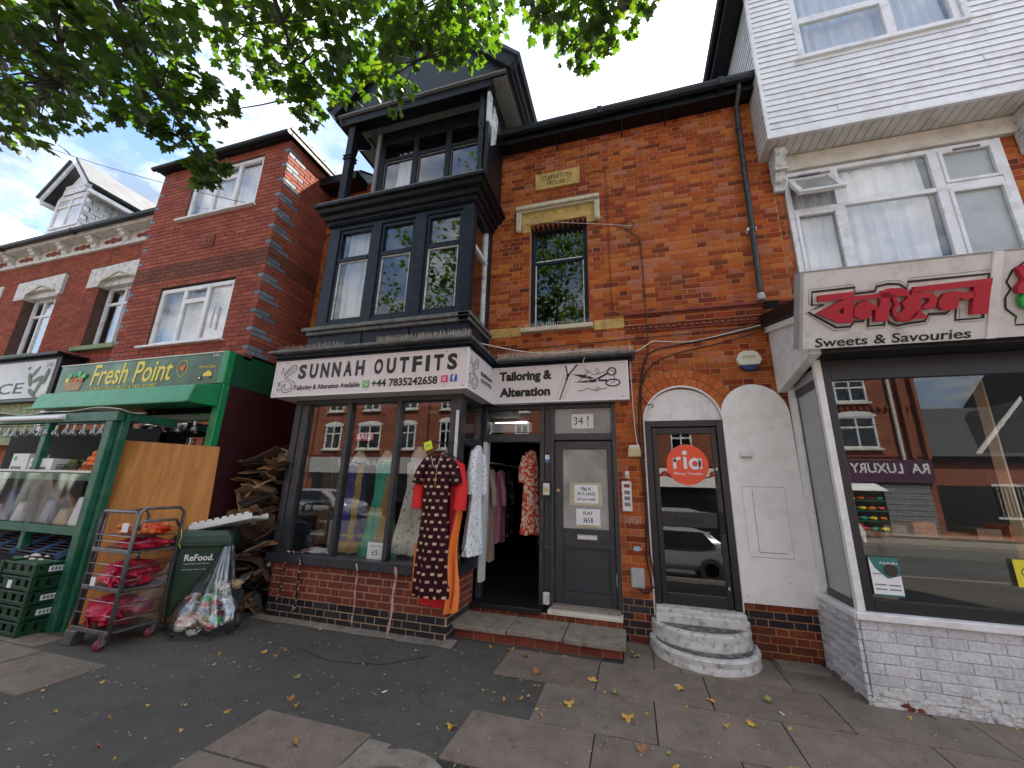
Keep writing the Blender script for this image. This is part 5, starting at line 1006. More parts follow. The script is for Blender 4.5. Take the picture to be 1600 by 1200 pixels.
for s_ in (-1, 1):
    e = Vector((-13.3+s_*.92, 4.72, 8.42)); a_ = Vector((-13.3, 4.72, 9.36)); d = (a_-e).normalized(); n_ = Vector((-d.z*-s_, 0, abs(d.x))) if False else Vector((s_*abs(d.z), 0, abs(d.x)))
    MB().prism([e, a_, a_+n_*.14, e+n_*.14], (0, .04, 0)).build('bargeboard', 'white_upvc', D); MB().prism([e+n_*.14+Vector((0, -.05, 0)), a_+n_*.14+Vector((0, -.05, 0)), a_+n_*.2+Vector((0, -.05, 0)), e+n_*.2+Vector((0, -.05, 0))], (0, 3.4, 0)).build('dormer_roof', 'slate', D)
    MB().box(-13.3+s_*.92-.04, -13.3+s_*.92+.04, 4.74, 7.9, 8.36, 8.46).build('dormer_gutter', 'white_upvc', D, bevel=.01)
MB().ball((-12.36, 4.7, 8.5), (.06, .06, .06), 8, 5).build('security_lamp', 'plastic_white', D)
for i in range(3): MB().fbox(FX(4.90), -13.75+i*.02, -12.85-i*.02, 8.62+i*.16, 8.77+i*.13, 0, .012).build('gable_board', 'white_upvc', D) if i < 2 else None
# shop fascia below it
os_ = thing('shop_sign', 'pale leaf-patterned shop sign with black end at the far left edge', 'sign', (-12.8, 4.6, 3.2)); Fz = FX(4.62)
MB().box(-15, -10.85, 4.62, 5.0, 3.05, 3.98).build('fascia_box', mat('navy_black', (.008, .009, .016), .4), os_, bevel=.01)
MB().box(-15.05, -10.78, 4.5, 5.0, 3.98, 4.03).build('cap', 'gutter_black', os_)
MB().fbox(Fz, -15, -10.95, 3.12, 3.90, 0, .02).build('board', mat('pale_print', (.62, .62, .58), .4, var=.2, scale=1.5), os_)
text('ICE', Fz, -12.75, -11.75, 3.22, 3.45, 'ink_black', os_, n=.021, bold=.01); text('34B', Fz, -11.22, -11.0, 3.74, 3.84, 'ink_grey', os_, n=.021)
for i, (u, v, a) in enumerate(((-11.5, 3.65, 50), (-11.35, 3.5, 20), (-11.25, 3.35, 70), (-11.6, 3.5, 120), (-11.4, 3.22, 150), (-11.1, 3.55, 80))):
    flat(Fz, [(u+.17*math.cos(R(a))*math.cos(R(t_))-.05*math.sin(R(a))*math.sin(R(t_)), v+.17*math.sin(R(a))*math.cos(R(t_))+.05*math.cos(R(a))*math.sin(R(t_))) for t_ in range(0, 360, 30)], mat('olive_print', (.09, .13, .06), .5), os_, 'printed_leaf', n=.021+i*.0022)
flat(Fz, disc(-11.75, 3.75, .04, n=10), 'rubber_red', os_, 'printed_berry', n=.021)
MB().box(-15, -10.95, 4.75, 4.8, 2.2, 3.05).build('blind', mat('hedge_print', (.22, .26, .10), .6, var=.6, scale=8), O_); MB().box(-11.05, -10.9, 4.66, 4.8, 0, 3.05).build('shop_post', 'white_paint', O_)
# neighbour's roof at the very edge and an overhead wire
nb = thing('slate_roof', 'stone-slated neighbouring roof peeping in at the left edge', 'roof', (-19, 5, 7.5))
MB().prism([(-19.6, 4.3, 7.6), (-17.9, 4.3, 9.2), (-16.2, 4.3, 7.6)], (0, 4, 0)).build('slope', 'slate_pale', nb); MB().box(-19.4, -16.4, 4.45, 8, 7.0, 7.6).build('gable_wall', 'white_stone', nb)
tag(MB().tube([Vector((-14.5+9.2*t_, 3.0+1.2*t_, 9.65-3.7*t_-.9*t_*(1-t_))) for t_ in [i/24 for i in range(25)]], .006, 5).build('overhead_wire', 'cable_black'), 'thin overhead wire sagging past the dormer to the brick house', 'wire')
# ================================================================ sweet shop with the white-clad upper storey
W_ = thing('sweet_shop_house', 'house at right with white boarded overhanging storey above a sweet shop', 'house', (3.2, 5.2, 0))
sw_ = MB().box(2.05, 8, 9.0, 9.2, 0, 9).build('wall', 'dark_room', W_)
UB = Bricks(sw_); UB.wall(FX(5.198), 2.022, 6.5, 3.6, 6.02, 'flemish', [rect(2.12, 4.36, 4.0, 5.80)], None, 'brick_main', back=.25); UB.done('mortar_main', 120)
WB = Bricks(sw_)
WB.wall(FX(4.42), 1.80, 6.0, 0, .64, 'stretcher', (), None, 'brick_white', course=.08, joint=.007, jit=.003, back=.2, trim=.012)
WB.wall(FL(1.80), 4.425, 5.2, 0, .64, 'stretcher', (), None, 'brick_white', course=.08, joint=.007, jit=.003, back=.2)
WB.done('mortar_white', 180)
b = MB()
for i in range(120):
    u = random.uniform(1.82, 4.2); v = random.uniform(.0, .28)**1.0*random.random(); b.ball(FX(4.42)(u, v+.02, .0), (random.uniform(.015, .06), .006, random.uniform(.008, .03)), 7, 4, .25)
tag(b.build('flaking_paint', 'white_step', sw_), kind='stuff')
for u, v, r in ((2.02, .03, .05), (2.1, .02, .035), (2.9, .015, .03)): MB().ball(FX(4.42)(u, v, -.002), (r, .008, r*.6), 9, 5, .3).build('bare_patch', 'brick_base', sw_)
# shop window
MB().fbox(FX(4.42), 1.77, 6, .64, .70, -.12, .04).fbox(FL(1.80), 4.40, 5.2, .64, .699, -.10, .04).build('shop_sill', 'white_paint', W_, bevel=.01)
MB().fbox(FX(4.42), 1.80, 1.86, .70, 2.95, -.06, 0).box(1.80, 1.85, 5.08, 5.19, .70, 2.95).box(1.802, 1.83, 5.02, 5.08, .72, 2.7).build('corner_post', 'white_paint', W_, bevel=.006)
f_ = MB(); f_.fbox(FX(4.45), 1.86, 1.94, .70, 2.95, -.06, 0).fbox(FX(4.45), 1.94, 6, .70, .80, -.06, -.001).fbox(FX(4.45), 1.94, 6, 2.74, 2.95, -.06, -.001); f_.fbox(FL(1.815), 4.48, 5.02, .70, .76, -.05, 0).fbox(FL(1.815), 4.48, 5.02, 2.70, 2.78, -.05, 0).fbox(FL(1.815), 4.48, 4.53, .76, 2.70, -.05, 0)
fo = f_.build('shop_window', 'anthracite', W_, bevel=.006); MB().fbox(FX(4.45), 1.93, 6, .79, 2.75, -.03, -.022).build('pane', 'glass_shop', fo); MB().fbox(FL(1.815), 4.52, 5.03, .75, 2.71, -.03, -.022).build('pane', 'glass_shop', fo)
MB().box(1.9, 8, 8.5, 8.6, 0, 3).box(1.88, 1.9, 5.2, 8.5, 0, 3).build('shop_room', 'dark_room', W_); MB().box(1.86, 8, 4.55, 8.5, .3, .35).build('shop_floor', 'room_floor', W_); MB().box(1.86, 8, 4.55, 8.5, 2.92, 2.96).build('shop_ceiling', 'dark_room', W_)
ct = thing('shop_counter', 'dim glass-fronted counter inside the sweet shop', 'counter', (3.6, 6.2, .35)); MB().box(2.6, 5.5, 6.2, 6.9, .35, 1.2).build('body', 'anthracite', ct, bevel=.01); MB().box(2.6, 5.5, 6.16, 6.2, .7, 1.25).build('front_pane', 'glass_plain', ct)
for i in range(9): MB().box(2.7+i*.3, 2.92+i*.3, 6.3, 6.7, 1.2, 1.27+.05*(i % 3)).build('sweet_tray', ('card', 'card_pale', 'onion')[i % 3], ct)
for i in range(3): MB().tube([(2.15+i*.35, 4.70, 2.9), (2.15+i*.35, 4.70, 2.5)], .003, 4).build('cord', 'cable_black', W_)
MB().box(1.84, 1.86, 4.55, 5.19, .36, 2.9).build('inner_cheek', 'plastic_grey', W_)
for pts in (((3.40, 5.0, .4), (3.40, 5.0, 2.9)),): MB().tube(pts, .05, 4).build('timber_post', 'broom_wood', W_)
MB().box(1.95, 2.2, 4.62, 4.66, .36, .80).build('timber_block', 'broom_wood', W_)
ps = thing('poster', 'teal and white opening poster low in the sweet shop window', 'poster', (2.0, 4.44, .8)); Fp = FX(4.447)
MB().fbox(Fp, 1.955, 2.165, .83, 1.14, 0, .002).build('sheet', 'paper', ps); flat(Fp, [(1.955, 1.14), (2.165, 1.14), (2.165, 1.0), (2.07, .97), (1.99, 1.05)], 'poster_teal', ps, 'print', n=.002); flat(Fp, disc(2.10, 1.04, .05, n=18), 'poster_dark', ps, 'print', n=.0045); text('NABI', Fp, 2.03, 2.15, 1.085, 1.105, 'paper', ps, n=.0075); text('Opening Soon', Fp, 1.965, 2.05, 1.0, 1.013, 'ink_black', ps, n=.007)
MB().fbox(Fp, 1.955, 2.165, .83, .845, .002, .004).build('print', 'poster_teal', ps)
for i in range(4): MB().fbox(Fp, 1.97+(i % 2)*.1, 2.05+(i % 2)*.1, .88+.035*(i//2), .89+.035*(i//2), .002, .004).build('print', 'ink_grey', ps)
yn = thing('yellow_notice', 'yellow notice stuck inside the sweet shop window at the right edge', 'notice', (2.95, 4.44, 1.0)); MB().fbox(Fp, 2.925, 3.1, .98, 1.185, 0, .002).build('sheet', 'yellow_note', yn); stroke(Fp, disc(3.0, 1.09, .035, n=16), .006, 'ink_black', yn, 'print', n=.002, closed=True)
# tilted sign
V = Vector((0, 3.84-4.13, 3.62-2.97)); Nn = Vector((0, -V.z, V.y)).normalized()
FT = Frame((1.61, 4.13, 2.97), (1, 0, 0), Nn, V); SH = V.length
ss = thing('shop_sign', 'tilted white sweet shop sign with red raised lettering', 'sign', (1.61, 4.13, 2.97))
MB().fbox(FT, 0, 1.34, 0, SH, -.05, 0).build('panel', mat('sign_worn', (.70, .69, .67), .45, var=.05, dirt=(.4, .37, .33), dscale=5, damt=.3), ss, bevel=.004)
MB().fbox(FT, 1.40, 4, 0, SH, -.05, 0).build('panel', 'sign_worn', ss, bevel=.004); MB().fbox(FT, 1.335, 1.405, -.003, SH+.004, -.04, .014).build('cover_strip', 'white_paint', ss, bevel=.006)
MB().fbox(FT, -.03, 4, SH, SH+.012, -.08, .01).fbox(FT, -.03, 0, 0, SH, -.12, .01).build('trim', 'plastic_grey', ss, bevel=.003)
# raised letters traced as angular bars: (crop pixels) -> sign coordinates
def cu(px, py):
    u = (px-92)/(1372-92)*1.34; t0 = 158+(px-92)*(62-158)/1280; t1 = 697+(px-65)*(663-697)/1250; return (u, SH*(1-(py-t0)/(t1-t0)))
def letter(pts, hole=None): MB().prism([FT(*cu(*p), .012) for p in pts], Nn*.045).build('raised_letter', 'red_print', ss)
letter([(190, 318), (445, 298), (443, 345), (190, 362)]); letter([(375, 345), (443, 340), (440, 515), (375, 515), (375, 455), (375, 440)])
letter([(180, 440), (375, 350), (378, 405), (322, 435), (378, 455), (376, 515), (340, 510)])
letter([(443, 330), (700, 312), (700, 345), (443, 362)]); letter([(630, 315), (700, 310), (690, 510), (600, 512), (600, 430), (630, 400)])
letter([(448, 415), (485, 375), (540, 362), (610, 400), (605, 430), (565, 425), (575, 465), (545, 492), (490, 492), (450, 462)])
letter([(640, 300), (700, 284), (770, 284), (820, 305), (828, 350), (790, 340), (720, 345), (640, 345)])
letter([(700, 330), (730, 330), (765, 400), (735, 440), (760, 490), (800, 520), (760, 515), (725, 470), (715, 430), (735, 395)])
letter([(780, 385), (845, 330), (845, 300), (905, 295), (905, 440), (870, 490), (815, 515), (760, 512), (742, 470), (780, 450), (800, 420)])
letter([(860, 280), (1350, 240), (1348, 285), (860, 322)]); letter([(905, 322), (980, 325), (1010, 360), (1005, 420), (960, 442), (915, 425), (940, 400), (960, 385), (955, 360), (905, 360)])
letter([(870, 455), (905, 440), (960, 500), (880, 502), (810, 520), (840, 490)])
letter([(1020, 385), (1055, 335), (1120, 318), (1200, 330), (1250, 322), (1250, 365), (1190, 385), (1150, 365), (1150, 430), (1110, 452), (1050, 448), (1022, 420)])
letter([(1240, 290), (1345, 282), (1335, 482), (1240, 486)])
ol = [(158, 292), (472, 268), (472, 312), (615, 300), (625, 268), (700, 252), (780, 256), (835, 290), (835, 242), (1358, 208), (1340, 512), (1165, 520), (1165, 430), (1100, 470), (990, 470), (965, 520), (850, 532), (780, 545), (720, 520), (695, 460), (690, 536), (575, 542), (575, 430), (540, 505), (470, 508), (450, 540), (345, 545), (130, 430), (250, 380), (158, 382)]
stroke(FT, [cu(*p) for p in ol], .020, 'ink_black', ss, 'outline', n=.006, closed=True)
stroke(FT, [cu(640+(p[0]-640)*1.05, 400+(p[1]-400)*1.16) for p in ol], .004, 'ink_grey', ss, 'outline', n=.004, closed=True)
text('Sweets & Savouries', FT, *(cu(190, 680)[0], cu(1275, 680)[0]), cu(700, 668)[1], cu(700, 600)[1], 'ink_black', ss, n=.002, bold=.015)
fl = [(1.62+.14*math.cos(R(a))*(1+.22*math.cos(R(5*a))), .47+.14*math.sin(R(a))*(1+.22*math.cos(R(5*a)))) for a in range(0, 360, 10)]
MB().prism([FT(u, v, .012) for u, v in fl], Nn*.045).build('raised_flower', 'red_print', ss)
MB().prism([FT(u, v, .012) for u, v in ((1.50, .32), (1.53, .36), (1.56, .30), (1.61, .27), (1.61, .40), (1.66, .40), (1.66, .13), (1.61, .13), (1.61, .2), (1.52, .25))], Nn*.045).build('raised_leaf', mat('leaf_sign', (.02, .38, .06), .4, var=.05), ss)
stroke(FT, [(1.66, .63), (1.56, .62), (1.47, .55), (1.44, .46), (1.47, .40), (1.44, .33), (1.45, .24), (1.52, .17), (1.52, .10), (2.2, .10)], .014, 'ink_black', ss, 'outline', n=.006)
# fascia end and roof of the shop
MB().prism([(1.70, 4.22, 2.95), (1.70, 5.19, 2.80), (1.70, 5.19, 3.62), (1.70, 4.5, 3.42), (1.70, 4.2, 3.40)], (.10, 0, 0)).build('fascia_end', 'white_paint', W_, bevel=.006)
MB().prism([(1.62, 4.10, 3.36), (1.62, 5.19, 3.64), (1.62, 5.19, 3.80), (1.62, 4.10, 3.50)], (.25, 0, 0)).build('fascia_cap', 'gutter_black', W_, bevel=.012); MB().prism([(1.66, 4.15, 3.28), (1.66, 5.19, 3.56), (1.66, 5.19, 3.635), (1.66, 4.15, 3.355)], (.2, 0, 0)).build('fascia_moulding', 'white_paint', W_, bevel=.01)
MB().box(1.80, 8, 4.2, 5.2, 2.95, 3.0).build('shop_soffit', 'anthracite', W_); MB().hexa([(1.8, 4.12, 3.3), (8, 4.12, 3.3), (8, 5.2, 3.6), (1.8, 5.2, 3.6), (1.8, 4.12, 3.34), (8, 4.12, 3.34), (8, 5.2, 3.64), (1.8, 5.2, 3.64)]).build('shop_roof', 'lead', W_)
fl_ = thing('floodlight', 'small black floodlight on the wall beside the sweet shop sign', 'floodlight', (1.66, 5.1, 3.85)); MB().obox((1.72, 5.02, 3.86), (.14, .10, .10), Matrix.Rotation(R(25), 3, 'X')).build('head', 'gutter_black', fl_, bevel=.012); MB().tube([(1.72, 5.05, 3.9), (1.72, 5.19, 3.92)], .015, 6).build('arm', 'gutter_black', fl_)
# first-floor window: three lights, the left top-hung one standing open
Fw2 = FX(5.17); wf = MB()
for a, b_ in ((2.13, 2.19), (2.66, 2.74), (3.66, 3.76), (4.28, 4.36)): wf.fbox(Fw2, a, b_, 3.9, 5.79, -.06, 0)
wf.fbox(Fw2, 2.19, 4.28, 5.73, 5.79, -.06, -.001).fbox(Fw2, 2.19, 4.28, 3.9, 3.97, -.06, -.001).fbox(Fw2, 2.19, 2.66, 5.15, 5.22, -.06, -.002).fbox(Fw2, 2.74, 3.66, 5.18, 5.24, -.06, -.002).fbox(Fw2, 3.76, 4.28, 5.18, 5.27, -.06, -.002)
for a, b_, c, d in ((2.19, 2.66, 3.97, 5.15), (3.76, 4.28, 3.97, 5.18), (3.76, 4.28, 5.27, 5.73)): wf.fbox(Fw2, a, a+.04, c, d, -.03, .012).fbox(Fw2, b_-.04, b_, c, d, -.03, .012).fbox(Fw2, a+.04, b_-.04, c, c+.04, -.03, .011).fbox(Fw2, a+.04, b_-.04, d-.04, d, -.03, .011)
wfo = wf.build('window', 'white_upvc', W_, bevel=.006)
for a, b_, c, d, g_ in ((2.2, 2.65, 4, 5.14, 'glass_up'), (2.74, 3.66, 3.97, 5.18, 'glass_up'), (2.74, 3.66, 5.24, 5.73, 'glass_up'), (3.77, 4.27, 4, 5.17, 'obscured_pale'), (3.77, 4.27, 5.28, 5.72, 'obscured_pale')): MB().fbox(Fw2, a, b_, c, d, -.04, -.032).build('pane', g_, wfo)
Vt = Vector((0, .26, .40)).normalized(); Ft2 = Frame((0, 4.93, 5.29), (1, 0, 0), (0, -Vt.z, Vt.y), Vt); cb = MB()
cb.fbox(Ft2, 2.18, 2.24, 0, .50, -.04, .01).fbox(Ft2, 2.62, 2.68, 0, .50, -.04, .01).fbox(Ft2, 2.24, 2.62, 0, .06, -.04, .009).fbox(Ft2, 2.24, 2.62, .44, .5, -.04, .009)
cbo = cb.build('open_light', 'white_upvc', wfo, bevel=.005); MB().fbox(Ft2, 2.235, 2.625, .055, .445, -.02, -.012).build('pane', 'obscured', wfo)
MB().fbox(Fw2, 2.3, 2.55, 5.70, 5.72, .0, .02).fbox(Fw2, 3.9, 4.15, 5.70, 5.72, .012, .03).build('vent_strip', 'ink_grey', wfo)
curtain(FX(5.30), 2.2, 3.62, 3.95, 5.75, 0, 'net_white', wfo, .03, .16)
room(wfo, 2.05, 4.45, 5.45, 7.0, 3.7, 5.9, 'room_grey')
# cream beam, bracket, boarded overhang
MB().fbox(FX(5.19), 2.05, 4.6, 5.80, 6.03, -.1, .06).build('beam', 'cream_beam', W_, bevel=.008)
def corbel(x0, x1): 
    o = MB().prism([(x0, 5.19, 6.03), (x0, 4.93, 6.03), (x0, 4.92, 5.93), (x0, 5.02, 5.78), (x0, 5.06, 5.62), (x0, 5.12, 5.58), (x0, 5.12, 5.50), (x0, 5.19, 5.50)], (x1-x0, 0, 0)).build('corbel', 'peeling_white', W_, bevel=.012)
    for z in (5.9, 5.72): MB().box(x0-.008, x1+.008, 4.98, 5.18, z, z+.035).build('corbel_band', 'peeling_white', o, bevel=.006)
corbel(2.0, 2.13); corbel(4.50, 4.63)
sb = MB().box(1.90, 8, 4.80, 5.6, 6.06, 6.10).build('soffit', 'soffit_board', W_)
for i in range(30): MB().prism([(1.93+i*.1, 4.80, 6.045), (2.023+i*.1, 4.80, 6.045), (2.023+i*.1, 5.2, 6.045), (1.93+i*.1, 5.2, 6.045)], (0, 0, .012)).build('soffit_board', 'soffit_board', sb, bevel=.003)
cl = MB().box(1.92, 2.40, 4.83, 5.6, 6.1, 10.5).box(4.10, 8, 4.83, 5.6, 6.1, 10.5).box(2.40, 4.10, 4.83, 5.6, 6.1, 7.22).box(2.40, 4.10, 4.83, 5.6, 8.75, 10.5).build('overhang', 'cladding', W_)
def board(F_, u0, u1, v, n_=0, h=.088):
    cut = [u0] + sorted(random.uniform(u0+.3, u1-.3) for _ in range(1 if u1-u0 > 1.2 else 0)) + [u1]
    for a, c in zip(cut, cut[1:]):
        w0, w1 = random.uniform(-.0025, .0025), random.uniform(-.0025, .0025); a += .002; c -= .002; k = random.uniform(-.003, .003)
        MB().hexa([F_(a, v+w0, n_+.016+k), F_(c, v+w1, n_+.016-k), F_(c, v+w1, n_-.02), F_(a, v+w0, n_-.02), F_(a, v+h+w0, n_+.004+k), F_(c, v+h+w1, n_+.004-k), F_(c, v+h+w1, n_-.02), F_(a, v+h+w0, n_-.02)]).build('weatherboard', 'cladding', cl)
Fc = FX(4.80); v = 6.09
while v < 9.2:
    if 7.22 < v+.045 < 8.75: board(Fc, 1.90, 2.40, v); board(Fc, 4.12, 7, v)
    else: board(Fc, 1.90, 7, v)
    v += .094
v = 6.09
Fcs = FL(1.905)
while v < 8.5: board(Fcs, 4.80, 8.0, v); v += .094
MB().fbox(Fc, 1.885, 1.93, 6.04, 9.3, -.02, .022).fbox(Fc, 1.93, 7, 6.04, 6.09, -.02, .022).build('corner_trim', 'cladding', W_, bevel=.006)
cw = win(FX(4.79), W_, 2.40, 4.10, 7.22, 8.75, cols=(3.42,), rows={0: [7.88], 1: [8.2]}, fwid=.075, bar=.10, back=None)
curtain(FX(4.95), 2.45, 4.05, 7.25, 8.7, 0, 'net_white', cw, .03, .13); room(cw, 2.3, 4.2, 5.55, 7, 7.0, 8.9, 'room_grey')
MB().fbox(FX(4.79), 2.35, 4.16, 7.185, 7.22, -.03, .04).fbox(FX(4.79), 4.10, 4.16, 7.22, 8.8, -.03, .03).build('window_trim', 'white_upvc', cw, bevel=.005)
MB().box(1.66, 1.93, 4.45, 8.5, 8.55, 8.60).box(1.64, 1.67, 4.45, 8.5, 8.50, 8.72).build('eaves', 'gutter_black', W_, bevel=.006); MB().tube([(1.60, 4.45, 8.64), (1.60, 8.5, 8.64)], .06, 10).build('gutter', 'gutter_black', W_)
MB().box(1.93, 2.0, 5.6, 8.0, 7.0, 8.56).build('side_wall', 'plastic_grey', W_)
# ================================================================ grocer's stall and the clutter on the pavement
random.seed(11)
ST = thing('market_stall', 'green timber fruit stall with shelves and clear plastic sheet beside the grocery', 'stall', (-7.3, 3.4, 0))
def bar(nm, ma, par, a, b_, w=.06, d=.06): return MB().box(a[0]-w/2, b_[0]+w/2, a[1]-d/2, b_[1]+d/2, a[2], b_[2]).build(nm, ma, par, bevel=.006)
MB().box(-6.16, -6.04, 3.18, 3.30, 0, 2.40).build('post', 'stall_green', ST, bevel=.008); MB().box(-6.02, -5.96, 3.24, 3.32, 0, 2.40).build('post', 'stall_green', ST, bevel=.008)
MB().box(-7.40, -7.30, 3.20, 3.28, 1.7, 2.36).build('post', 'stall_green', ST, bevel=.008); MB().box(-7.16, -7.08, 3.20, 3.28, 0, 1.08).build('post', 'stall_green', ST, bevel=.008); MB().box(-6.98, -6.90, 3.8, 3.88, 0, 2.4).build('post', 'stall_green', ST, bevel=.008)
MB().box(-9.6, -5.96, 3.17, 3.27, 2.30, 2.42).build('top_rail', 'stall_green', ST, bevel=.008); MB().box(-6.04, -5.98, 3.27, 3.9, 2.32, 2.42).build('side_rail', 'stall_green', ST, bevel=.006)
b = MB()
def pf(a, c): return Vector((-9.6+3.7*a, 3.15+.28*c, 2.44+.012*math.sin(a*23)+.02*math.sin(a*9+c*4)))
b.grid(pf, 40, 3); b.build('roof_sheet', 'plastic_white', ST, solid=.006)
for z0, d in ((1.63, .55), (1.02, .6)): MB().box(-9.6, -6.10, 3.22, 3.22+d, z0, z0+.025).build('shelf', 'stall_green', ST, bevel=.004); MB().box(-9.6, -6.16, 3.185, 3.225, z0-.05, z0+.045).build('shelf_lip', 'stall_green', ST, bevel=.006)
MB().box(-9.6, -6.16, 3.175, 3.19, 1.675, 1.70).build('shelf_edge', 'plastic_white', ST)
MB().box(-7.1, -6.16, 3.18, 3.24, .62, .70).build('lower_rail', 'stall_green', ST, bevel=.006)
def ps_(a, c): return Vector((-9.5+3.3*a, 3.165+.006*math.sin(a*31+c*3)+.010*math.sin(a*13-c*2)+.003*math.sin(a*90), 1.66-.58*c))
MB().grid(ps_, 60, 8).build('plastic_sheet', 'poly_sheet', ST, smooth=True)
MB().box(-9.5, -6.15, 3.78, 3.80, .1, 2.3).build('back_board', 'dark_room', ST)
# fluorescent batten and the row of bulbs
q = thing('light_batten', 'white fluorescent batten fixed along the top rail of the stall', 'lamp', (-7.6, 3.15, 2.35)); MB().box(-8.3, -6.95, 3.11, 3.16, 2.33, 2.385).build('tube', 'tube_white', q, bevel=.02); MB().box(-8.32, -6.93, 3.16, 3.175, 2.33, 2.40).build('backing', 'plastic_white', q)
q = thing('bulb_string', 'string of clear glass bulbs hanging below the stall top rail', 'lights', (-7, 3.2, 2.25)); MB().tube([(-9.3, 3.22, 2.27), (-6.1, 3.22, 2.27)], .006, 5).build('wire', 'cable_black', q)
def bulb(x, y, z, par):
    o = MB().lathe([(.012, .05), (.014, .03), (.03, .0), (.038, -.03), (.030, -.06), (.0, -.07)], (x, y, z), 10).build('bulb', 'poly_bag', par, smooth=True); MB().lathe([(.015, .0), (.015, .05)], (x, y, z+.03), 8).build('cap', 'plastic_white', o); MB().tube([(x, y, z-.03), (x, y, z+.02)], .008, 5).build('filament', 'plastic_white', o)
for i in range(17): bulb(-6.25-i*.175+random.uniform(-.03, .03), 3.215, 2.19+random.uniform(-.012, .012), q)
q = thing('bulb_string', 'shorter row of bulbs hanging inside the grocery transom window', 'lights', (-6.3, 3.85, 2.3)); MB().tube([(-7.1, 3.86, 2.40), (-5.5, 3.86, 2.38)], .006, 5).build('wire', 'cable_black', q)
for i in range(6): bulb(-7.0+i*.27+random.uniform(-.03, .03), 3.85, 2.32+random.uniform(-.02, .02), q)
# goods on the shelves
def basket(x0, x1, y0, y1, z, label):
    o = thing('fruit_basket', label, 'basket', ((x0+x1)/2, (y0+y1)/2, z)); b = MB()
    for k in range(4):
        zz_ = z+.01+k*.035; b.tube([(x0, y0, zz_), (x1, y0, zz_), (x1, y1, zz_), (x0, y1, zz_), (x0, y0, zz_)], .004, 4)
    b.build('rim', 'ink_black', o); n_ = 7
    for k in range(n_+1): x = x0+(x1-x0)*k/n_; MB().tube([(x, y0, z), (x, y0, z+.12)], .003, 4).build('wire', 'ink_black', o)
basket(-6.62, -6.28, 3.26, 3.52, 1.655, 'wire basket heaped with oranges on the top stall shelf'); basket(-7.0, -6.68, 3.26, 3.52, 1.655, 'wire basket of green fruit beside the orange basket')
def fruit(nm, ma, lab, cat, grp, x, y, z, r): tag(MB().ball((x, y, z), (r*random.uniform(.94, 1.05), r, r*random.uniform(.9, 1.02)), 12, 8).build(nm, ma, smooth=True), lab, cat, grp)
for k, (n_, r) in enumerate(((4, .046), (4, .046), (3, .046), (2, .046))):
    for i in range(n_):
        for j in range(2): fruit('orange', 'orange_fruit', 'orange heaped in the wire basket on the stall shelf', 'orange', 'oranges in the basket', -6.585+.035*k+i*.085+random.uniform(-.008, .008), 3.31+j*.09+k*.015, 1.705+k*.07, r)
for k, n_ in enumerate((4, 3, 2)):
    for i in range(n_):
        for j in range(2): fruit('green_fruit', 'green_fruit', 'dull green fruit piled in the wire basket on the stall shelf', 'fruit', 'green fruit in the basket', -6.95+.03*k+i*.075, 3.31+j*.09+k*.015, 1.70+k*.055, .037)
for lab, x0, x1, h in (('white produce carton standing upright at the back of the stall shelf', -7.95, -7.6, .25), ('low white carton beside the green fruit basket', -7.55, -7.08, .19)):
    q = thing('carton', lab, 'carton', ((x0+x1)/2, 3.35, 1.655)); MB().box(x0, x1, 3.24, 3.44, 1.656, 1.656+h).build('box', 'paper', q, bevel=.004); MB().box(x0+.04, x1-.1, 3.236, 3.24, 1.69, 1.74).build('print', 'ink_grey', q); MB().lathe([(.03, 0), (.03, -.004), (0, -.004)], (x0+.08, 3.238, 1.656+h*.75), 12, 'y').build('print', 'wa_green', q)
for i in range(9):
    x = -8.9+i*.29; m_ = ('cloth_black', 'alarm_blue', 'plastic_white', 'cloth_blue', 'plastic_grey', 'cloth_black', 'alarm_blue', 'broom_wood', 'paper')[i]; h = (.3, .34, .2, .4, .25, .33, .3, .2, .35)[i]
    tag(MB().hexa([(x, 3.3, 1.046), (x+.24, 3.3, 1.046), (x+.24, 3.5, 1.046), (x, 3.5, 1.046), (x+.03, 3.33, 1.046+h), (x+.19, 3.32, 1.046+h*.9), (x+.2, 3.46, 1.046+h), (x+.02, 3.45, 1.046+h)]).build('packaged_goods', m_, bevel=.03), 'packet of goods behind the plastic sheet on the middle shelf', 'packet', 'packets behind the plastic sheet')
for i in range(5):
    x = -7.15-.42*i+.62; b = MB()
    tr = thing('produce_tray', 'sloping dark tray of small dark vegetables below the middle shelf', 'tray', (x, 3.3, .7), 'trays of dark vegetables')
    Mx = Matrix.Rotation(R(22), 3, 'X'); MB().obox((x, 3.42, .80), (.38, .50, .03), Mx).build('base', 'cloth_black', tr)
    for s_ in (-1, 1): MB().obox(Vector((x, 3.42, .80))+Mx @ Vector((s_*.19, 0, .03)), (.012, .5, .07), Mx).build('side', mat('tray_blue', (.10, .18, .34), .4), tr)
    for a in range(7):
        for c in range(8): MB().ball(Vector((x, 3.42, .80))+Mx @ Vector((-.16+a*.053, -.21+c*.058, .03)), (.025, .027, .022), 6, 4).build('vegetable', mat('aubergine', (.012, .006, .014), .2), tr, smooth=True)
    if i > 2: break
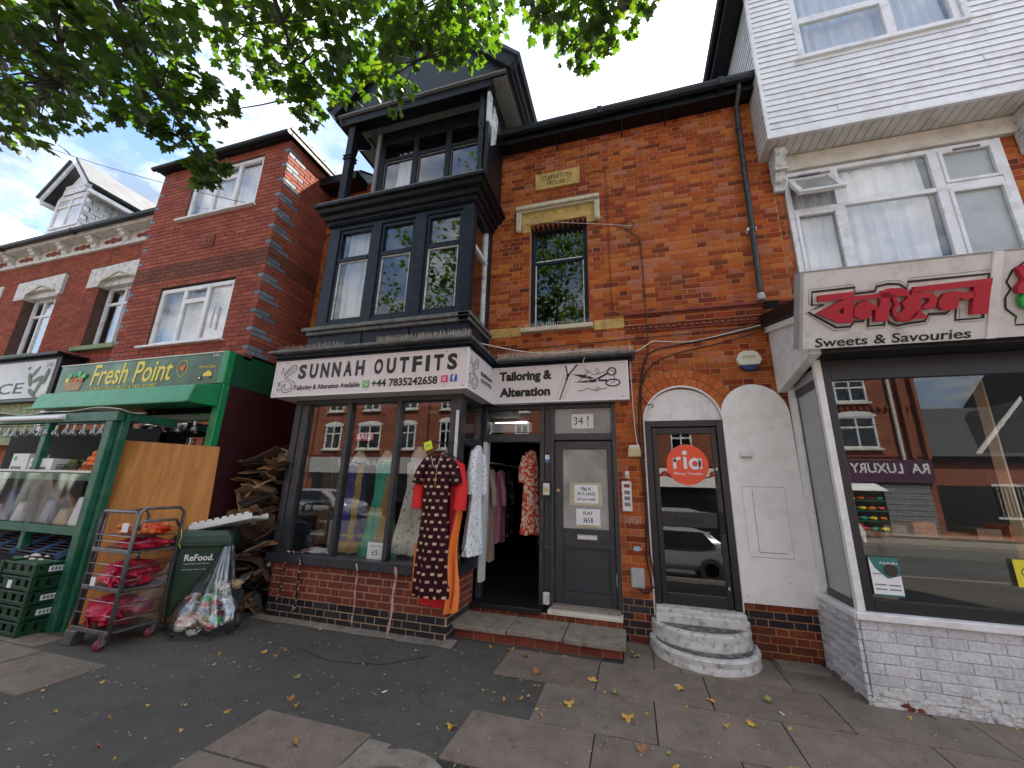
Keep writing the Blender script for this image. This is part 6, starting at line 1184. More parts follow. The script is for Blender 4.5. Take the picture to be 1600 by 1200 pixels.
# stacked green crates
def crate(z, k, lab):
    c = thing('plastic_crate', lab, 'crate', (-6.44, 3.15, z), 'green crates stacked at the stall'); x0, x1, y0, y1, h = -6.74, -6.15, 2.95, 3.34, .142
    for (a, b_, e, f_) in ((x0, x1, y0, y0+.014), (x0, x1, y1-.014, y1), (x0, x0+.014, y0+.014, y1-.014), (x1-.014, x1, y0+.014, y1-.014)):
        MB().box(a, b_, e, f_, z, z+.05).box(a, b_, e, f_, z+.115, z+h-.004).build('wall', 'crate_green', c, bevel=.004)
    for (x, y) in ((x0, y0), (x1, y0), (x1, y1), (x0, y1)): MB().box(x-(.02 if x == x0 else .03), x+(.03 if x == x0 else .02), y-(.012 if y == y0 else .03), y+(.03 if y == y0 else .012), z, z+h-.002).build('corner', 'crate_green', c, bevel=.006)
    for t_ in (.25, .5, .75): MB().box(x0+(x1-x0)*t_-.04, x0+(x1-x0)*t_+.04, y0, y0+.012, z+.05, z+.115).box(x1-.012, x1, y0+(y1-y0)*t_-.03, y0+(y1-y0)*t_+.03, z+.05, z+.115).build('rib', 'crate_green', c)
    MB().box(x0, x1, y0, y1, z+.002, z+.014).build('base', 'crate_green', c)
    if k in (1, 2, 4): MB().box(x1+.001, x1+.003, 3.06, 3.25, z+.045, z+.10).build('label', 'paper', c); [MB().box(x1+.003, x1+.0042, 3.08+.03*j, 3.10+.03*j, z+.055, z+.09).build('print', 'ink_grey', c) for j in range(5)]
    if k == 3: MB().box(x0+.2, x0+.27, y0-.003, y0-.001, z+.02, z+.10).build('label', 'paper', c)
for k, w in enumerate(('bottom green crate of the stack, resting on the pavement', 'second green crate up from the pavement in the stack', 'middle green crate of the stack of five', 'fourth green crate up in the stack, with a small label', 'topmost green crate of the stack below the stall tray')): crate(k*.143, k, w)
for i in range(12): tag(MB().ball((random.uniform(-6.68, -6.2), random.uniform(3.0, 3.3), .74+random.uniform(0, .02)), (random.uniform(.03, .07), .02, .012), 7, 4, .2).build('root_vegetable', 'skin_cream', smooth=True), 'pale root vegetable lying in the topmost green crate', 'vegetable', 'roots in the top crate')
# plywood
c4 = [(-6.27, 3.25, 2.09), (-5.22, 3.95, 2.06), (-5.16, 3.95, .95), (-5.98, 3.25, .02)]; c4 = [Vector(p) for p in c4]; c4[2] = Vector((-5.10, 3.95, .02))
def plymat():
    ma, t, p, o = nodes('plywood'); w = noise(t, 2.2, 6, .6, stretch=(1.4, 1.4, .16))
    c = ramp(t, w, [(.3, (.34, .125, .020)), (.46, (.50, .20, .04)), (.5, (.38, .145, .026)), (.6, (.53, .225, .05)), (.66, (.42, .165, .032))])
    v = nn(t, 'ShaderNodeTexVoronoi'); v.inputs['Scale'].default_value = 2.3; g = nn(t, 'ShaderNodeNewGeometry'); t.links.new(g.outputs['Position'], v.inputs['Vector'])
    c = mixc(t, ramp(t, v.outputs['Distance'], [(.03, (.6,)*3), (.12, (0, 0, 0))]), c, (.20, .08, .018)); t.links.new(c, p.inputs['Base Color']); p.inputs['Roughness'].default_value = .5
plymat()
pw = thing('plywood_sheet', 'tall orange-brown plywood sheet leaning behind the roll cage, marked 1', 'plywood', tuple(c4[3]))
d = (c4[1]-c4[0]).normalized(); nv = Vector((d.y, -d.x, 0)).normalized()
MB().prism(c4, -nv*.018).build('sheet', 'plywood', pw); Fy = Frame(c4[0], d, nv)
stroke(Fy, [(.62, -.50), (.655, -.43), (.65, -.62)], .012, 'ink_black', pw, 'numeral', n=.003); stroke(Fy, [(.60, -.625), (.70, -.615)], .012, 'ink_black', pw, 'numeral', n=.003)
stroke(Fy, [(.72, -1.02), (.88, -.80), (.90, -1.04)], .004, 'plaque_ink', pw, 'pencil_mark', n=.002)
# roll cage
RC = thing('roll_cage', 'grey metal roll cage trolley with red net sacks on its shelves', 'trolley', (-5.25, 3.3, 0)); x0, x1, y0, y1 = -5.52, -4.96, 3.06, 3.50
def T(nm, pts, r=.014, ma='metal_grey', n_=7, par=None): return MB().tube(pts, r, n_).build(nm, ma, par or RC, smooth=True)
T('front_frame', [(x0, y0, .10), (x0, y0, 1.22), (x0+.03, y0, 1.28), (x1-.05, y0, 1.28), (x1-.02, y0, 1.24), (x1-.02, y0, .10)], .017); T('side_frame', [(x1, y0, .10), (x1, y0, 1.26), (x1, y0+.04, 1.32), (x1, y1-.05, 1.32), (x1, y1, 1.27), (x1, y1, .12)], .017)
T('side_frame', [(x0, y0+.03, .10), (x0, y0+.03, 1.24), (x0, y1-.05, 1.28), (x0, y1, 1.22), (x0, y1, .12)], .015); T('side_frame', [(x1-.01, y0+.02, 1.10), (x1-.01, y0+.06, 1.19), (x1-.01, y1-.06, 1.19), (x1-.01, y1-.01, 1.12)], .015)
for z in (.14, .52, .88): MB().box(x0, x1, y0, y1, z, z+.022).build('shelf', 'metal_grey', RC, bevel=.004); MB().box(x0, x1, y0-.02, y0, z-.01, z+.035).build('shelf_lip', 'metal_grey', RC, bevel=.006)
for z in (.30, .42, .66, .76, .98, 1.04): T('rail', [(x0, y0-.012, z), (x1-.02, y0-.012, z)], .005, 'steel', 5)
for z in (.26, .38, .50, .62, .74, .86, .98): T('rail', [(x1+.012, y0, z), (x1+.012, y1, z)], .005, 'metal_grey', 5)
MB().box(x1-.006, x1-.003, y0+.02, y1-.02, .12, .80).build('mesh_sheet', 'poly_sheet', RC)
MB().box(x1-.17, x1-.08, y0-.03, y0-.02, 1.08, 1.17).build('label_plate', 'paper', RC, bevel=.004)
MB().hexa([(x0-.04, y0-.04, 0.0), (x0+.10, y0-.04, 0), (x0+.10, y0+.06, 0), (x0-.04, y0+.06, 0), (x0-.02, y0-.04, .14), (x0+.14, y0-.04, .14), (x0+.14, y0+.06, .14), (x0-.02, y0+.06, .14)]).build('foot', 'metal_grey', RC, bevel=.01)
for x, y in ((x1-.03, y0-.02), (x1-.02, y1-.04), (x0+.05, y1-.04)):
    w = MB().lathe([(.0, -.016), (.05, -.016), (.055, -.008), (.055, .008), (.05, .016), (0, .016)], (x-.03, y, .055), 16, 'x').build('wheel', 'rubber_red', RC, smooth=True); MB().lathe([(.02, -.02), (.02, .02)], (x-.03, y, .055), 10, 'x').build('hub', 'steel', w)
    MB().prism([(x-.055, y-.012, .05), (x-.055, y+.02, .05), (x-.055, y+.05, .135), (x-.055, y-.01, .135)], (.006, 0, 0)).prism([(x-.005, y-.012, .05), (x-.005, y+.02, .05), (x-.005, y+.05, .135), (x-.005, y-.01, .135)], (.006, 0, 0)).build('fork', 'steel', RC)
T('tie', [(x1+.02, y1, 1.08), (x1+.05, y1, 1.0), (x1+.03, y1, .93), (x1+.07, y1, .88)], .004, 'sign_yellow', 5)
def crumple(nm, ma, par, c, r, n_=16, k=10, amp=.28, seed=0, solid=0):
    rnd = random.Random(seed); ph = [(rnd.uniform(1, 4), rnd.uniform(1, 5), rnd.uniform(0, 6), rnd.uniform(.4, 1)) for _ in range(7)]; rr = []
    for i in range(k+1):
        t_ = math.pi*i/k; ring = []
        for j in range(n_):
            a = 2*math.pi*j/n_; f = 1+amp*sum(w*math.sin(p*a+q*t_*1.3+s_) for p, q, s_, w in ph)/3.2+rnd.uniform(-amp, amp)*.42
            q_ = max(math.sin(t_), .03); ring.append(Vector(c)+Vector((r[0]*q_*math.cos(a)*f, r[1]*q_*math.sin(a)*f, -r[2]*math.cos(t_)*(.85+.15*f))))
        rr.append(ring)
    return MB().rings(rr).build(nm, ma, par, smooth=False)
for lab, c, r, s_ in (('crumpled red net sacks on the bottom shelf of the roll cage', (-5.23, 3.24, .30), (.26, .2, .15), 1), ('crumpled red net sacks on the middle shelf of the roll cage', (-5.16, 3.25, .66), (.24, .2, .13), 2), ('crumpled red net sacks on the top shelf of the roll cage', (-5.15, 3.27, 1.0), (.2, .16, .09), 5)):
    if s_ == 5: continue
    q = thing('net_sack', lab, 'sack', c); crumple('netting', 'netting_red', q, c, r, 26, 14, .42, s_)
    for k in range(5): a = random.uniform(-2.8, -.3); e = Vector(c)+Vector((r[0]*.8*math.cos(a), r[1]*.9*math.sin(a), random.uniform(-.08, .1))); MB().add([e, e+Vector((random.uniform(-.1, .12), -.05, random.uniform(-.06, .09))), e+Vector((random.uniform(-.02, .16), -.07, random.uniform(-.09, .02))), e+Vector((.06, .0, -.06))], [(0, 1, 2, 3)]).build('loose_flap', 'netting_red', q, solid=.003)
q = thing('net_sack', 'crumpled red net sacks pushed into the second gap of the roll cage', 'sack', (-5.08, 3.26, 1.0)); crumple('netting', 'netting_red', q, (-5.12, 3.27, .955), (.22, .17, .07), 26, 14, .4, 9)
MB().box(-5.40, -5.33, 3.04, 3.05, .55, .63).build('tag', 'paper', q)
q = thing('orange_net', 'orange net bag of onions lying on top of the roll cage', 'net bag', (-5.1, 3.3, 1.1)); MB().box(-5.5, -4.98, 3.07, 3.48, 1.03, 1.036).build('board', 'metal_grey', RC)
for i in range(34): MB().ball((-5.14+random.gauss(0, .09), 3.27+random.gauss(0, .07), 1.07+abs(random.gauss(0, .03))), (.034, .034, .03), 8, 6).build('onion', 'onion', q, smooth=True)
crumple('netting', 'netting_orange', q, (-5.12, 3.33, 1.09), (.20, .12, .065), 18, 10, .3, 4)
# wheelie bin
WBn = thing('wheelie_bin', 'dark green food waste wheelie bin behind the roll cage', 'bin', (-5.0, 3.90, 0))
def ringr(hx, hy, z, r=.05): return [Vector((-5.0+cx*(hx-r)+r*math.cos(R(a)), 3.90+cy*(hy-r)+r*math.sin(R(a)), z)) for cx, cy, a0 in ((1, 1, 0), (-1, 1, 90), (-1, -1, 180), (1, -1, 270)) for a in (a0, a0+30, a0+60, a0+90)]
MB().rings([ringr(.22, .22, .03), ringr(.265, .27, .86), ringr(.275, .28, .90)]).build('body', 'bin_green', WBn)
MB().rings([ringr(.31, .31, .895), ringr(.31, .31, .94)]).build('rim', 'bin_green', WBn); MB().rings([ringr(.305, .305, .94), ringr(.29, .29, 1.0), ringr(.24, .25, 1.05)]).build('lid', 'bin_green', WBn)
for s_ in (-1, 1): MB().lathe([(.0, -.03), (.1, -.03), (.1, .03), (0, .03)], (-5.0+s_*.23, 4.12, .1), 16, 'x').build('wheel', 'tyre', WBn)
Fbn = FX(3.632); text('ReFood.', Fbn, -5.14, -4.86, .73, .80, 'paper', WBn, n=.012, bold=.02); text('recycling food waste', Fbn, -5.14, -4.90, .69, .708, 'paper', WBn, n=.008); text('for food waste only', Fbn, -5.14, -4.92, .63, .645, 'paper', WBn, n=.004)
WBn.rotation_euler.z = R(40)
fb = thing('foam_box', 'broken white foam box lid lying across the green bin', 'foam box', (-4.8, 4.0, 1.06)); Mq = Matrix.Rotation(R(-14), 3, 'Y') @ Matrix.Rotation(R(20), 3, 'Z')
MB().obox((-4.86, 4.02, 1.11), (.72, .40, .035), Mq).build('lid', 'foam_white', fb, bevel=.01)
for s_ in (-1, 1): MB().obox(Vector((-4.86, 4.02, 1.11))+Mq @ Vector((0, s_*.19, .03)), (.72, .025, .05), Mq).build('edge', 'foam_white', fb, bevel=.008)
for i in range(8): MB().obox(Vector((-4.86, 4.02, 1.11))+Mq @ Vector((-.3+i*.085, -.19, .062)), (.05, .03, .03), Mq).build('notch', 'foam_white', fb, bevel=.006)
# clear rubbish bag
rb = thing('rubbish_bag', 'clear plastic rubbish bag full of litter beside the green bin', 'bag', (-4.6, 3.72, 0))
rr = []; rnd = random.Random(5)
prof = [(.0, .28, .22), (.05, .39, .29), (.15, .41, .30), (.28, .36, .28), (.42, .27, .21), (.56, .19, .15), (.72, .13, .10), (.88, .075, .06), (.98, .03, .03)]
for z, rx, ry in prof: rr.append([Vector((-4.64-z*.03+rx*math.cos(a)*(1+.13*math.sin(9*a+z*6)+.06*math.sin(17*a-z*9)+rnd.uniform(-.07, .07)), 3.74+z*.16+ry*math.sin(a)*(1+.1*math.sin(7*a+z*5)), z+rnd.uniform(-.01, .01))) for a in [2*math.pi*j/40 for j in range(40)]])
MB().rings(rr, caps=False).build('film', 'poly_bag', rb, smooth=True)
for i in range(120):
    a = random.uniform(0, 6.28); k = random.uniform(0, .9); z = random.uniform(.03, .36); m_ = random.choice(['paper', 'paper', 'foam_white', 'plastic_white', 'foam_white', 'steel', 'red_print', 'cloth_black', 'card', 'paper', 'cloth_orange', 'wa_green', 'plastic_grey'])
    crumple('litter', m_, rb, (-4.64+.29*k*math.cos(a), 3.75+.21*k*math.sin(a), z), (random.uniform(.03, .07), random.uniform(.03, .05), random.uniform(.02, .05)), 9, 6, .5, i+50)
crumple('dark_bundle', 'cloth_black', rb, (-4.48, 3.9, .37), (.12, .1, .06), 12, 8, .3, 77); crumple('brown_bundle', 'card_pale', rb, (-4.48, 3.92, .47), (.09, .08, .05), 12, 8, .4, 78)
# heap of flattened cardboard in the alley
def card_sheet(c, w, d, Mq, ma, bend=.0, flap=False):
    rnd = [random.uniform(-.012, .012) for _ in range(40)]; kx = bend
    def fn(a, e):
        x = (a-.5)*w; y = (e-.5)*d; i = int(a*6)+7*int(e*4)
        return Vector(c)+Mq @ Vector((x+rnd[(i*3) % 40]*.6, y+rnd[(i*7) % 40]*.8, kx*x*x*4+rnd[i % 40]+(abs(x)-w*.3)*(.5 if flap and x > w*.3 else 0)))
    o = MB().grid(fn, 6, 4).build('cardboard_sheet', ma, solid=random.choice([.005, .008, .014])); return o
for i in range(170):
    f = i/170; z = .05+1.98*f; w = random.uniform(.22, .6); dd = random.uniform(.16, .48); m_ = random.choice(['card', 'card_dark', 'card_dark', 'card_dark', 'card_dark', 'card_pale', 'card', 'cloth_black'])  # mostly dark card: the alley's shade is put into the colours
    Mq = Matrix.Rotation(random.uniform(-1.2, 1.2), 3, 'Z') @ Matrix.Rotation(random.gauss(.05, .30), 3, 'X') @ Matrix.Rotation(random.gauss(-.08, .38), 3, 'Y')
    c = (random.uniform(-5.15, -4.68)+(-.08 if z > 1 and z < 1.6 else 0), random.uniform(4.32, 4.95) if z > .5 else random.uniform(4.55, 4.95), z)
    o = card_sheet(c, w, dd, Mq, MATS[m_], random.gauss(0, .25), random.random() < .5)
    tag(o, 'flattened cardboard box in the tall heap in the alley', 'cardboard', 'flattened cardboard heap')
    if random.random() < .22: MB().obox(Vector(c)+Mq @ Vector((0, 0, .022)), (w*.9, .05, .002), Mq).build('tape', 'tape', o)
    elif random.random() < .15: MB().obox(Vector(c)+Mq @ Vector((w*.1, 0, .024)), (w*.3, dd*.4, .002), Mq).build('printed_label', random.choice(['paper', 'poster_teal', 'red_print', 'fb_blue']), o)
tag(MB().obox((-4.85, 4.72, 1.98), (.34, .3, .012), Matrix.Rotation(R(-35), 3, 'Y') @ Matrix.Rotation(R(20), 3, 'X')).obox((-4.75, 4.7, 1.90), (.3, .3, .012), Matrix.Rotation(R(25), 3, 'Y')).build('cardboard_sheet', 'card'), 'folded brown cardboard flap sticking up at the top of the heap', 'cardboard')
tag(MB().obox((-4.98, 4.46, .17), (.42, .36, .012), Matrix.Rotation(R(-18), 3, 'Y') @ Matrix.Rotation(R(24), 3, 'X')).obox((-4.86, 4.4, .12), (.3, .28, .01), Matrix.Rotation(R(10), 3, 'Y')).build('cardboard_sheet', 'card'), 'open brown box flap lying on the ground behind the rubbish bag', 'cardboard')
tag(MB().obox((-4.92, 4.42, .42), (.2, .15, .008), Matrix.Rotation(R(-20), 3, 'Y') @ Matrix.Rotation(R(40), 3, 'X')).build('paper_sheet', 'paper'), 'white sheet of paper on the cardboard by the rubbish bag', 'paper'); tag(MB().obox((-4.72, 4.52, .52), (.3, .1, .05), Matrix.Rotation(R(-32), 3, 'Y')).build('foam_strip', 'foam_white', bevel=.01), 'white foam strip poking out of the cardboard heap', 'foam')
tag(MB().obox((-4.66, 4.55, 1.02), (.08, .02, .06), Matrix.Rotation(.2, 3, 'Y')).build('green_packet', 'wa_green'), 'bright green packet caught in the cardboard heap', 'packet')
q = thing('broom', 'worn broom with pale wooden handle leaning on the cardboard heap', 'broom', (-4.84, 4.6, 0)); MB().tube([(-4.85, 4.58, .18), (-5.0, 4.5, .75), (-5.17, 4.42, 1.34)], .012, 7).build('handle', 'broom_wood', q); MB().hexa([(-4.92, 4.54, 0), (-4.76, 4.54, 0), (-4.76, 4.64, 0), (-4.92, 4.64, 0), (-4.88, 4.56, .2), (-4.82, 4.56, .2), (-4.82, 4.61, .2), (-4.88, 4.61, .2)]).build('bristles', 'bristle', q)
# ================================================================ clothes
random.seed(21)
def garment(ob, ma, cx, cy, face, prof, folds=7, amp=.10, parent=None, name='dress', seed=0, n_=44):
    rnd = random.Random(seed); A = Vector((math.cos(face), math.sin(face), 0)); Bv = Vector((-math.sin(face), math.cos(face), 0)); rr = []
    zt, zb = prof[0][0], prof[-1][0]; P = []
    for (z0, w0, d0), (z1, w1, d1) in zip(prof, prof[1:]):
        k = max(1, int(abs(z1-z0)/.045))
        P += [(z0+(z1-z0)*i/k, w0+(w1-w0)*i/k, d0+(d1-d0)*i/k) for i in range(k)]
    P.append(prof[-1]); ph = rnd.uniform(0, 6)
    for z, w, d in P:
        f = ((zt-z)/(zt-zb)); ring = []
        for j in range(n_):
            a = 2*math.pi*j/n_; m_ = 1+amp*f*(math.sin(folds*a+ph+1.2*math.sin(3*z)) + .5*math.sin((folds*2+1)*a+ph*2+2*z))+rnd.uniform(-.012, .012)
            ring.append(Vector((cx, cy, z+(.012*math.sin(folds*a+ph) if f > .97 else 0)))+A*(w*math.cos(a)*m_)+Bv*(d*math.sin(a)*(m_+amp*2.2*f*math.sin(folds*a+ph))))
        rr.append(ring)
    return MB().rings(rr, caps=False).build(name, ma, parent or ob, smooth=True)
def sleeve(ob, ma, pts, rs, name='sleeve'): return MB().tube(pts, rs, 12, caps=False).build(name, ma, ob, smooth=True)
def hanger(ob, cx, cy, z, face, w=.2):
    A = Vector((math.cos(face), math.sin(face), 0)); c = Vector((cx, cy, z))
    MB().tube([c-A*w+Vector((0, 0, -.07)), c-A*.04, c, c+A*.04, c+A*w+Vector((0, 0, -.07))], .008, 6).tube([c, c+Vector((0, 0, .06)), c+A*.02+Vector((0, 0, .09)), c+A*.045+Vector((0, 0, .07))], .004, 5).build('hanger', 'ink_black', ob)
d1 = thing('hanging_dress', 'maroon long dress with gold squares hanging in front of the shop window', 'dress', (-2.14, 4.24, .45))
hanger(d1, -2.14, 4.24, 2.03, 0, .19)
garment(d1, 'dress_maroon', -2.14, 4.24, 0, [(1.985, .05, .03), (1.965, .12, .05), (1.92, .175, .06), (1.75, .175, .07), (1.45, .16, .07), (1.0, .17, .075), (.48, .19, .08)], 6, .13, seed=2)
for s_ in (-1, 1): sleeve(d1, 'dress_maroon', [(-2.14+s_*.145, 4.23, 1.92), (-2.14+s_*.215, 4.22, 1.80), (-2.14+s_*.255, 4.22, 1.66)], [.055, .06, .064])
stroke(FX(4.16), [(-2.21, 1.97), (-2.17, 1.85), (-2.13, 1.83), (-2.08, 1.97)], .008, 'plastic_grey', d1, 'neckline', n=.0); MB().tube([(-2.13, 4.165, 1.83), (-2.13, 4.155, 1.62)], .005, 5).build('placket', 'gold_trim', d1)
d2 = thing('hanging_dress', 'plain red dress hanging behind the maroon dress with its hem and cuffs showing', 'dress', (-2.1, 4.33, .38)); hanger(d2, -2.1, 4.34, 2.0, 0, .19)
garment(d2, 'cloth_red', -2.09, 4.345, 0, [(1.96, .05, .03), (1.92, .17, .05), (1.7, .165, .05), (1.0, .175, .05), (.37, .21, .05)], 6, .14, seed=4)
for s_ in (-1, 1): sleeve(d2, 'cloth_red', [(-2.1+s_*.18, 4.33, 1.88), (-2.12+s_*.27, 4.28, 1.62), (-2.12+s_*.26, 4.26, 1.38)], [.06, .07, .075])
d3 = thing('orange_scarf', 'long orange scarf hanging beside the maroon dress', 'scarf', (-1.88, 4.27, .3))
def sc_(a, c): return Vector((-1.93+.10*a+.02*math.sin(c*9)-.05*c*(1-a), 4.26+.02*math.sin(a*9+c*5), 1.62-1.30*c+.04*a))
MB().grid(sc_, 10, 30).build('cloth', 'cloth_orange', d3, smooth=True)
def sc2(a, c): return Vector((-1.97+.07*a+.02*math.sin(c*7+2), 4.28+.015*math.sin(a*7+c*5), 1.5-1.12*c))
MB().grid(sc2, 8, 30).build('fold', mat('cloth_crimson', (.42, .008, .05), .7, var=.15), d3, smooth=True); MB().grid(lambda a, c: Vector((-2.40+.03*a, 4.30, 1.0-.52*c)), 3, 12).build('tassel', 'cloth_orange', d3, smooth=True)
tagp = thing('price_tag', 'fluorescent yellow price tag on the hanger of the maroon dress', 'tag', (-2.28, 4.2, 2.07)); Mt = Matrix.Rotation(R(-18), 3, 'Y'); MB().obox((-2.27, 4.18, 2.09), (.10, .004, .10), Mt).build('card', 'fluoro', tagp); MB().obox((-2.27, 4.175, 2.09), (.05, .004, .012), Mt).build('print', 'ink_grey', tagp)
arm = thing('dress_bracket', 'black bracket holding the dresses out from the shop window post', 'bracket', (-2.05, 4.38, 2.1)); MB().tube([(-2.05, 4.42, 2.16), (-2.05, 4.22, 2.12), (-2.22, 4.20, 2.14)], .010, 6).tube([(-1.9, 4.55, 2.2), (-1.84, 4.7, 2.2)], .010, 6).build('rod', 'ink_black', arm)
MB().fbox(FX(4.40), -2.03, -1.995, 1.75, 2.55, 0, .02).build('rail', 'plastic_white', arm)
d4 = thing('hanging_dress', 'long white floral dress hanging on the side of the shop window', 'dress', (-1.86, 4.74, .9)); hanger(d4, -1.86, 4.74, 2.17, R(90), .15)
garment(d4, 'dress_floral', -1.86, 4.74, R(90), [(2.15, .04, .03), (2.12, .11, .04), (2.0, .15, .05), (1.7, .13, .05), (1.45, .15, .055), (1.05, .20, .065), (.92, .23, .07)], 7, .15, seed=6); garment(d4, 'dress_floral', -1.86, 4.74, R(90), [(1.06, .19, .06), (.86, .26, .075)], 11, .12, name='frill', seed=7)
for s_ in (-1, 1): sleeve(d4, 'dress_floral', [(-1.85, 4.74+s_*.13, 2.06), (-1.85, 4.74+s_*.20, 1.8), (-1.84, 4.74+s_*.20, 1.55)], [.05, .06, .055])
d5 = thing('hanging_dress', 'orange floral dress hanging inside the open shop doorway', 'dress', (-1.38, 5.55, 1.0)); hanger(d5, -1.34, 5.55, 2.19, R(60), .12)
garment(d5, 'dress_orange', -1.36, 5.55, R(25), [(2.17, .03, .02), (2.14, .08, .03), (2.0, .10, .045), (1.6, .11, .05), (1.03, .135, .06)], 5, .09, seed=9); sleeve(d5, 'dress_orange', [(-1.44, 5.52, 2.08), (-1.48, 5.5, 1.9), (-1.48, 5.5, 1.72)], [.04, .045, .045])
MB().tube([(-1.45, 5.5, 2.28), (-1.15, 5.62, 2.28)], .012, 6).build('rail', 'steel', d5)
for i, (m_, lab, x, y, zb) in enumerate((('cloth_pink', 'dusty pink tunic hanging just inside the shop door', -1.95, 6.0, .85), ('cloth_beige', 'beige tunic hanging nearest the white door lining', -2.02, 5.75, .62), ('scarf_dark', 'dark printed tunic on the rail behind the pink tunic', -1.90, 6.3, .9))):
    q = thing('hanging_tunic', lab, 'tunic', (x, y, zb)); hanger(q, x, y, 1.92, R(75), .1); garment(q, m_, x, y, R(80), [(1.9, .04, .03), (1.86, .12, .04), (1.6, .13, .05), (zb+.2, .15, .05), (zb, .16, .05)], 5, .09, seed=20+i)
    sleeve(q, m_, [(x+.03, y-.12, 1.82), (x+.09, y-.13, 1.6), (x+.10, y-.12, 1.38)], [.04, .045, .04])
rl = thing('clothes_rail', 'steel rail carrying the tunics inside the shop', 'rail', (-1.85, 6, 1.98)); MB().tube([(-2.05, 5.5, 1.99), (-1.86, 6.9, 1.99)], .012, 7).build('bar', 'steel', rl)
for i in range(14):
    x = random.uniform(-1.7, -1.15); y = random.uniform(6.6, 8.3); q = thing('hanging_garment', 'dark garment on the crowded rails at the back of the shop', 'garment', (x, y, .6), 'dark garments at the back'); garment(q, random.choice(['scarf_dark', 'cloth_black', 'scarf_dark']), x, y, R(random.uniform(-20, 60)), [(1.8, .05, .03), (1.76, .16, .05), (1.3, .17, .06), (random.uniform(.4, .8), .2, .07)], 5, .1, seed=40+i, n_=24)
# window display
def dummy(lab, x, y, top, prof, ma, seed, extra=None):
    q = thing('display_dress', lab, 'dress', (x, y, .66))
    garment(q, ma, x, y, 0, prof, 8, .09, seed=seed); MB().ball((x, y, top-.10), (.13, .07, .18), 12, 8).build('mannequin_torso', 'skin_cream', q, smooth=True); MB().tube([(x, y, .67), (x, y, top-.1)], .015, 7).build('stand_pole', 'steel', q); MB().lathe([(.14, 0), (.14, .015), (.02, .03)], (x, y, .665), 18).build('stand_base', 'steel', q); MB().tube([(x, y, top), (x, y, top+.09)], .045, 10).build('mannequin_neck', 'skin_cream', q, smooth=True)
    return q
q = dummy('deep blue full-skirted dress with gold bands on a mannequin in the window', -3.70, 4.85, 2.0, [(1.98, .07, .05), (1.92, .16, .08), (1.55, .13, .09), (1.3, .18, .11), (.98, .25, .14)], 'cloth_blue', 3); garment(q, 'gold_trim', -3.70, 4.85, 0, [(1.0, .25, .14), (.96, .26, .145)], 8, .08, name='hem_band', seed=3); garment(q, 'cloth_blue', -3.70, 4.85, 0, [(.965, .252, .14), (.90, .262, .15)], 8, .08, name='hem_band', seed=3); garment(q, 'gold_trim', -3.70, 4.85, 0, [(.90, .265, .15), (.76, .27, .155)], 8, .08, name='hem_band', seed=3)
MB().grid(lambda a, c: Vector((-3.63+.10*a, 4.74-.05*c+.01*math.sin(c*20), 1.9-1.0*c)), 3, 20).build('sash', 'gold_trim', q, smooth=True)
q = dummy('turquoise green dress with gold embroidered sash on a mannequin in the window', -3.22, 4.80, 2.0, [(1.98, .06, .05), (1.92, .15, .08), (1.5, .13, .09), (1.2, .19, .10), (.70, .27, .13)], 'cloth_green', 8)
MB().grid(lambda a, c: Vector((-3.12+.16*a-.12*c, 4.69-.02*math.sin(a*9)+.01*math.sin(c*14), 1.75-1.05*c)), 6, 20).build('sash', 'gold_trim', q, smooth=True)
dummy('cream embroidered bridal dress on a mannequin behind the right window pane', -2.72, 4.80, 2.05, [(1.98, .06, .05), (1.92, .17, .08), (1.6, .14, .09), (1.35, .19, .11), (.80, .28, .14)], 'dress_cream', 11); q = dummy('second pale dress half hidden behind the maroon dress in the window', -2.38, 4.95, 2.05, [(1.98, .06, .05), (1.92, .16, .08), (1.55, .13, .09), (1.3, .18, .11), (.76, .25, .13)], 'dress_cream', 13)
dg = thing('display_drape', 'rough brown cloth hung at the left of the window display', 'drape', (-4.15, 4.9, .7)); curtain(FX(4.95), -4.4, -3.95, .8, 2.0, 0, mat('brown_drape', (.09, .065, .045), .9, var=.3), dg, .03, .14)
for i in range(5): crumple_c = (random.uniform(-4.3, -3.95), random.uniform(4.6, 4.9), .72); q = thing('folded_cloth', 'crumpled cloth bundle on the floor of the window display', 'cloth', crumple_c, 'cloth bundles in the window'); crumple('bundle', random.choice(['cloth_pink', 'plastic_grey', 'cloth_black', 'paper']), q, crumple_c, (.12, .09, .06), 14, 8, .4, 90+i)
pc = thing('price_card', 'handwritten white price card standing in the shop window', 'card', (-3.05, 4.5, .76)); Fp2 = FX(4.485); MB().fbox(Fp2, -3.15, -2.925, .757, .945, 0, .003).build('card', 'paper', pc); text('Sequins Mask', Fp2, -3.12, -2.95, .89, .915, 'ink_grey', pc, n=.003); text('£5', Fp2, -3.08, -3.0, .80, .86, 'ink_black', pc, n=.003)
sl_ = thing('sale_sign', 'small red SALE sign inside the shop window', 'sign', (-3.4, 4.5, 2.2)); Fp3 = FX(4.50); MB().fbox(Fp3, -3.54, -3.26, 2.195, 2.295, 0, .003).build('card', 'red_print', sl_); text('SALE', Fp3, -3.52, -3.28, 2.215, 2.28, 'paper', sl_, n=.003, bold=.03)
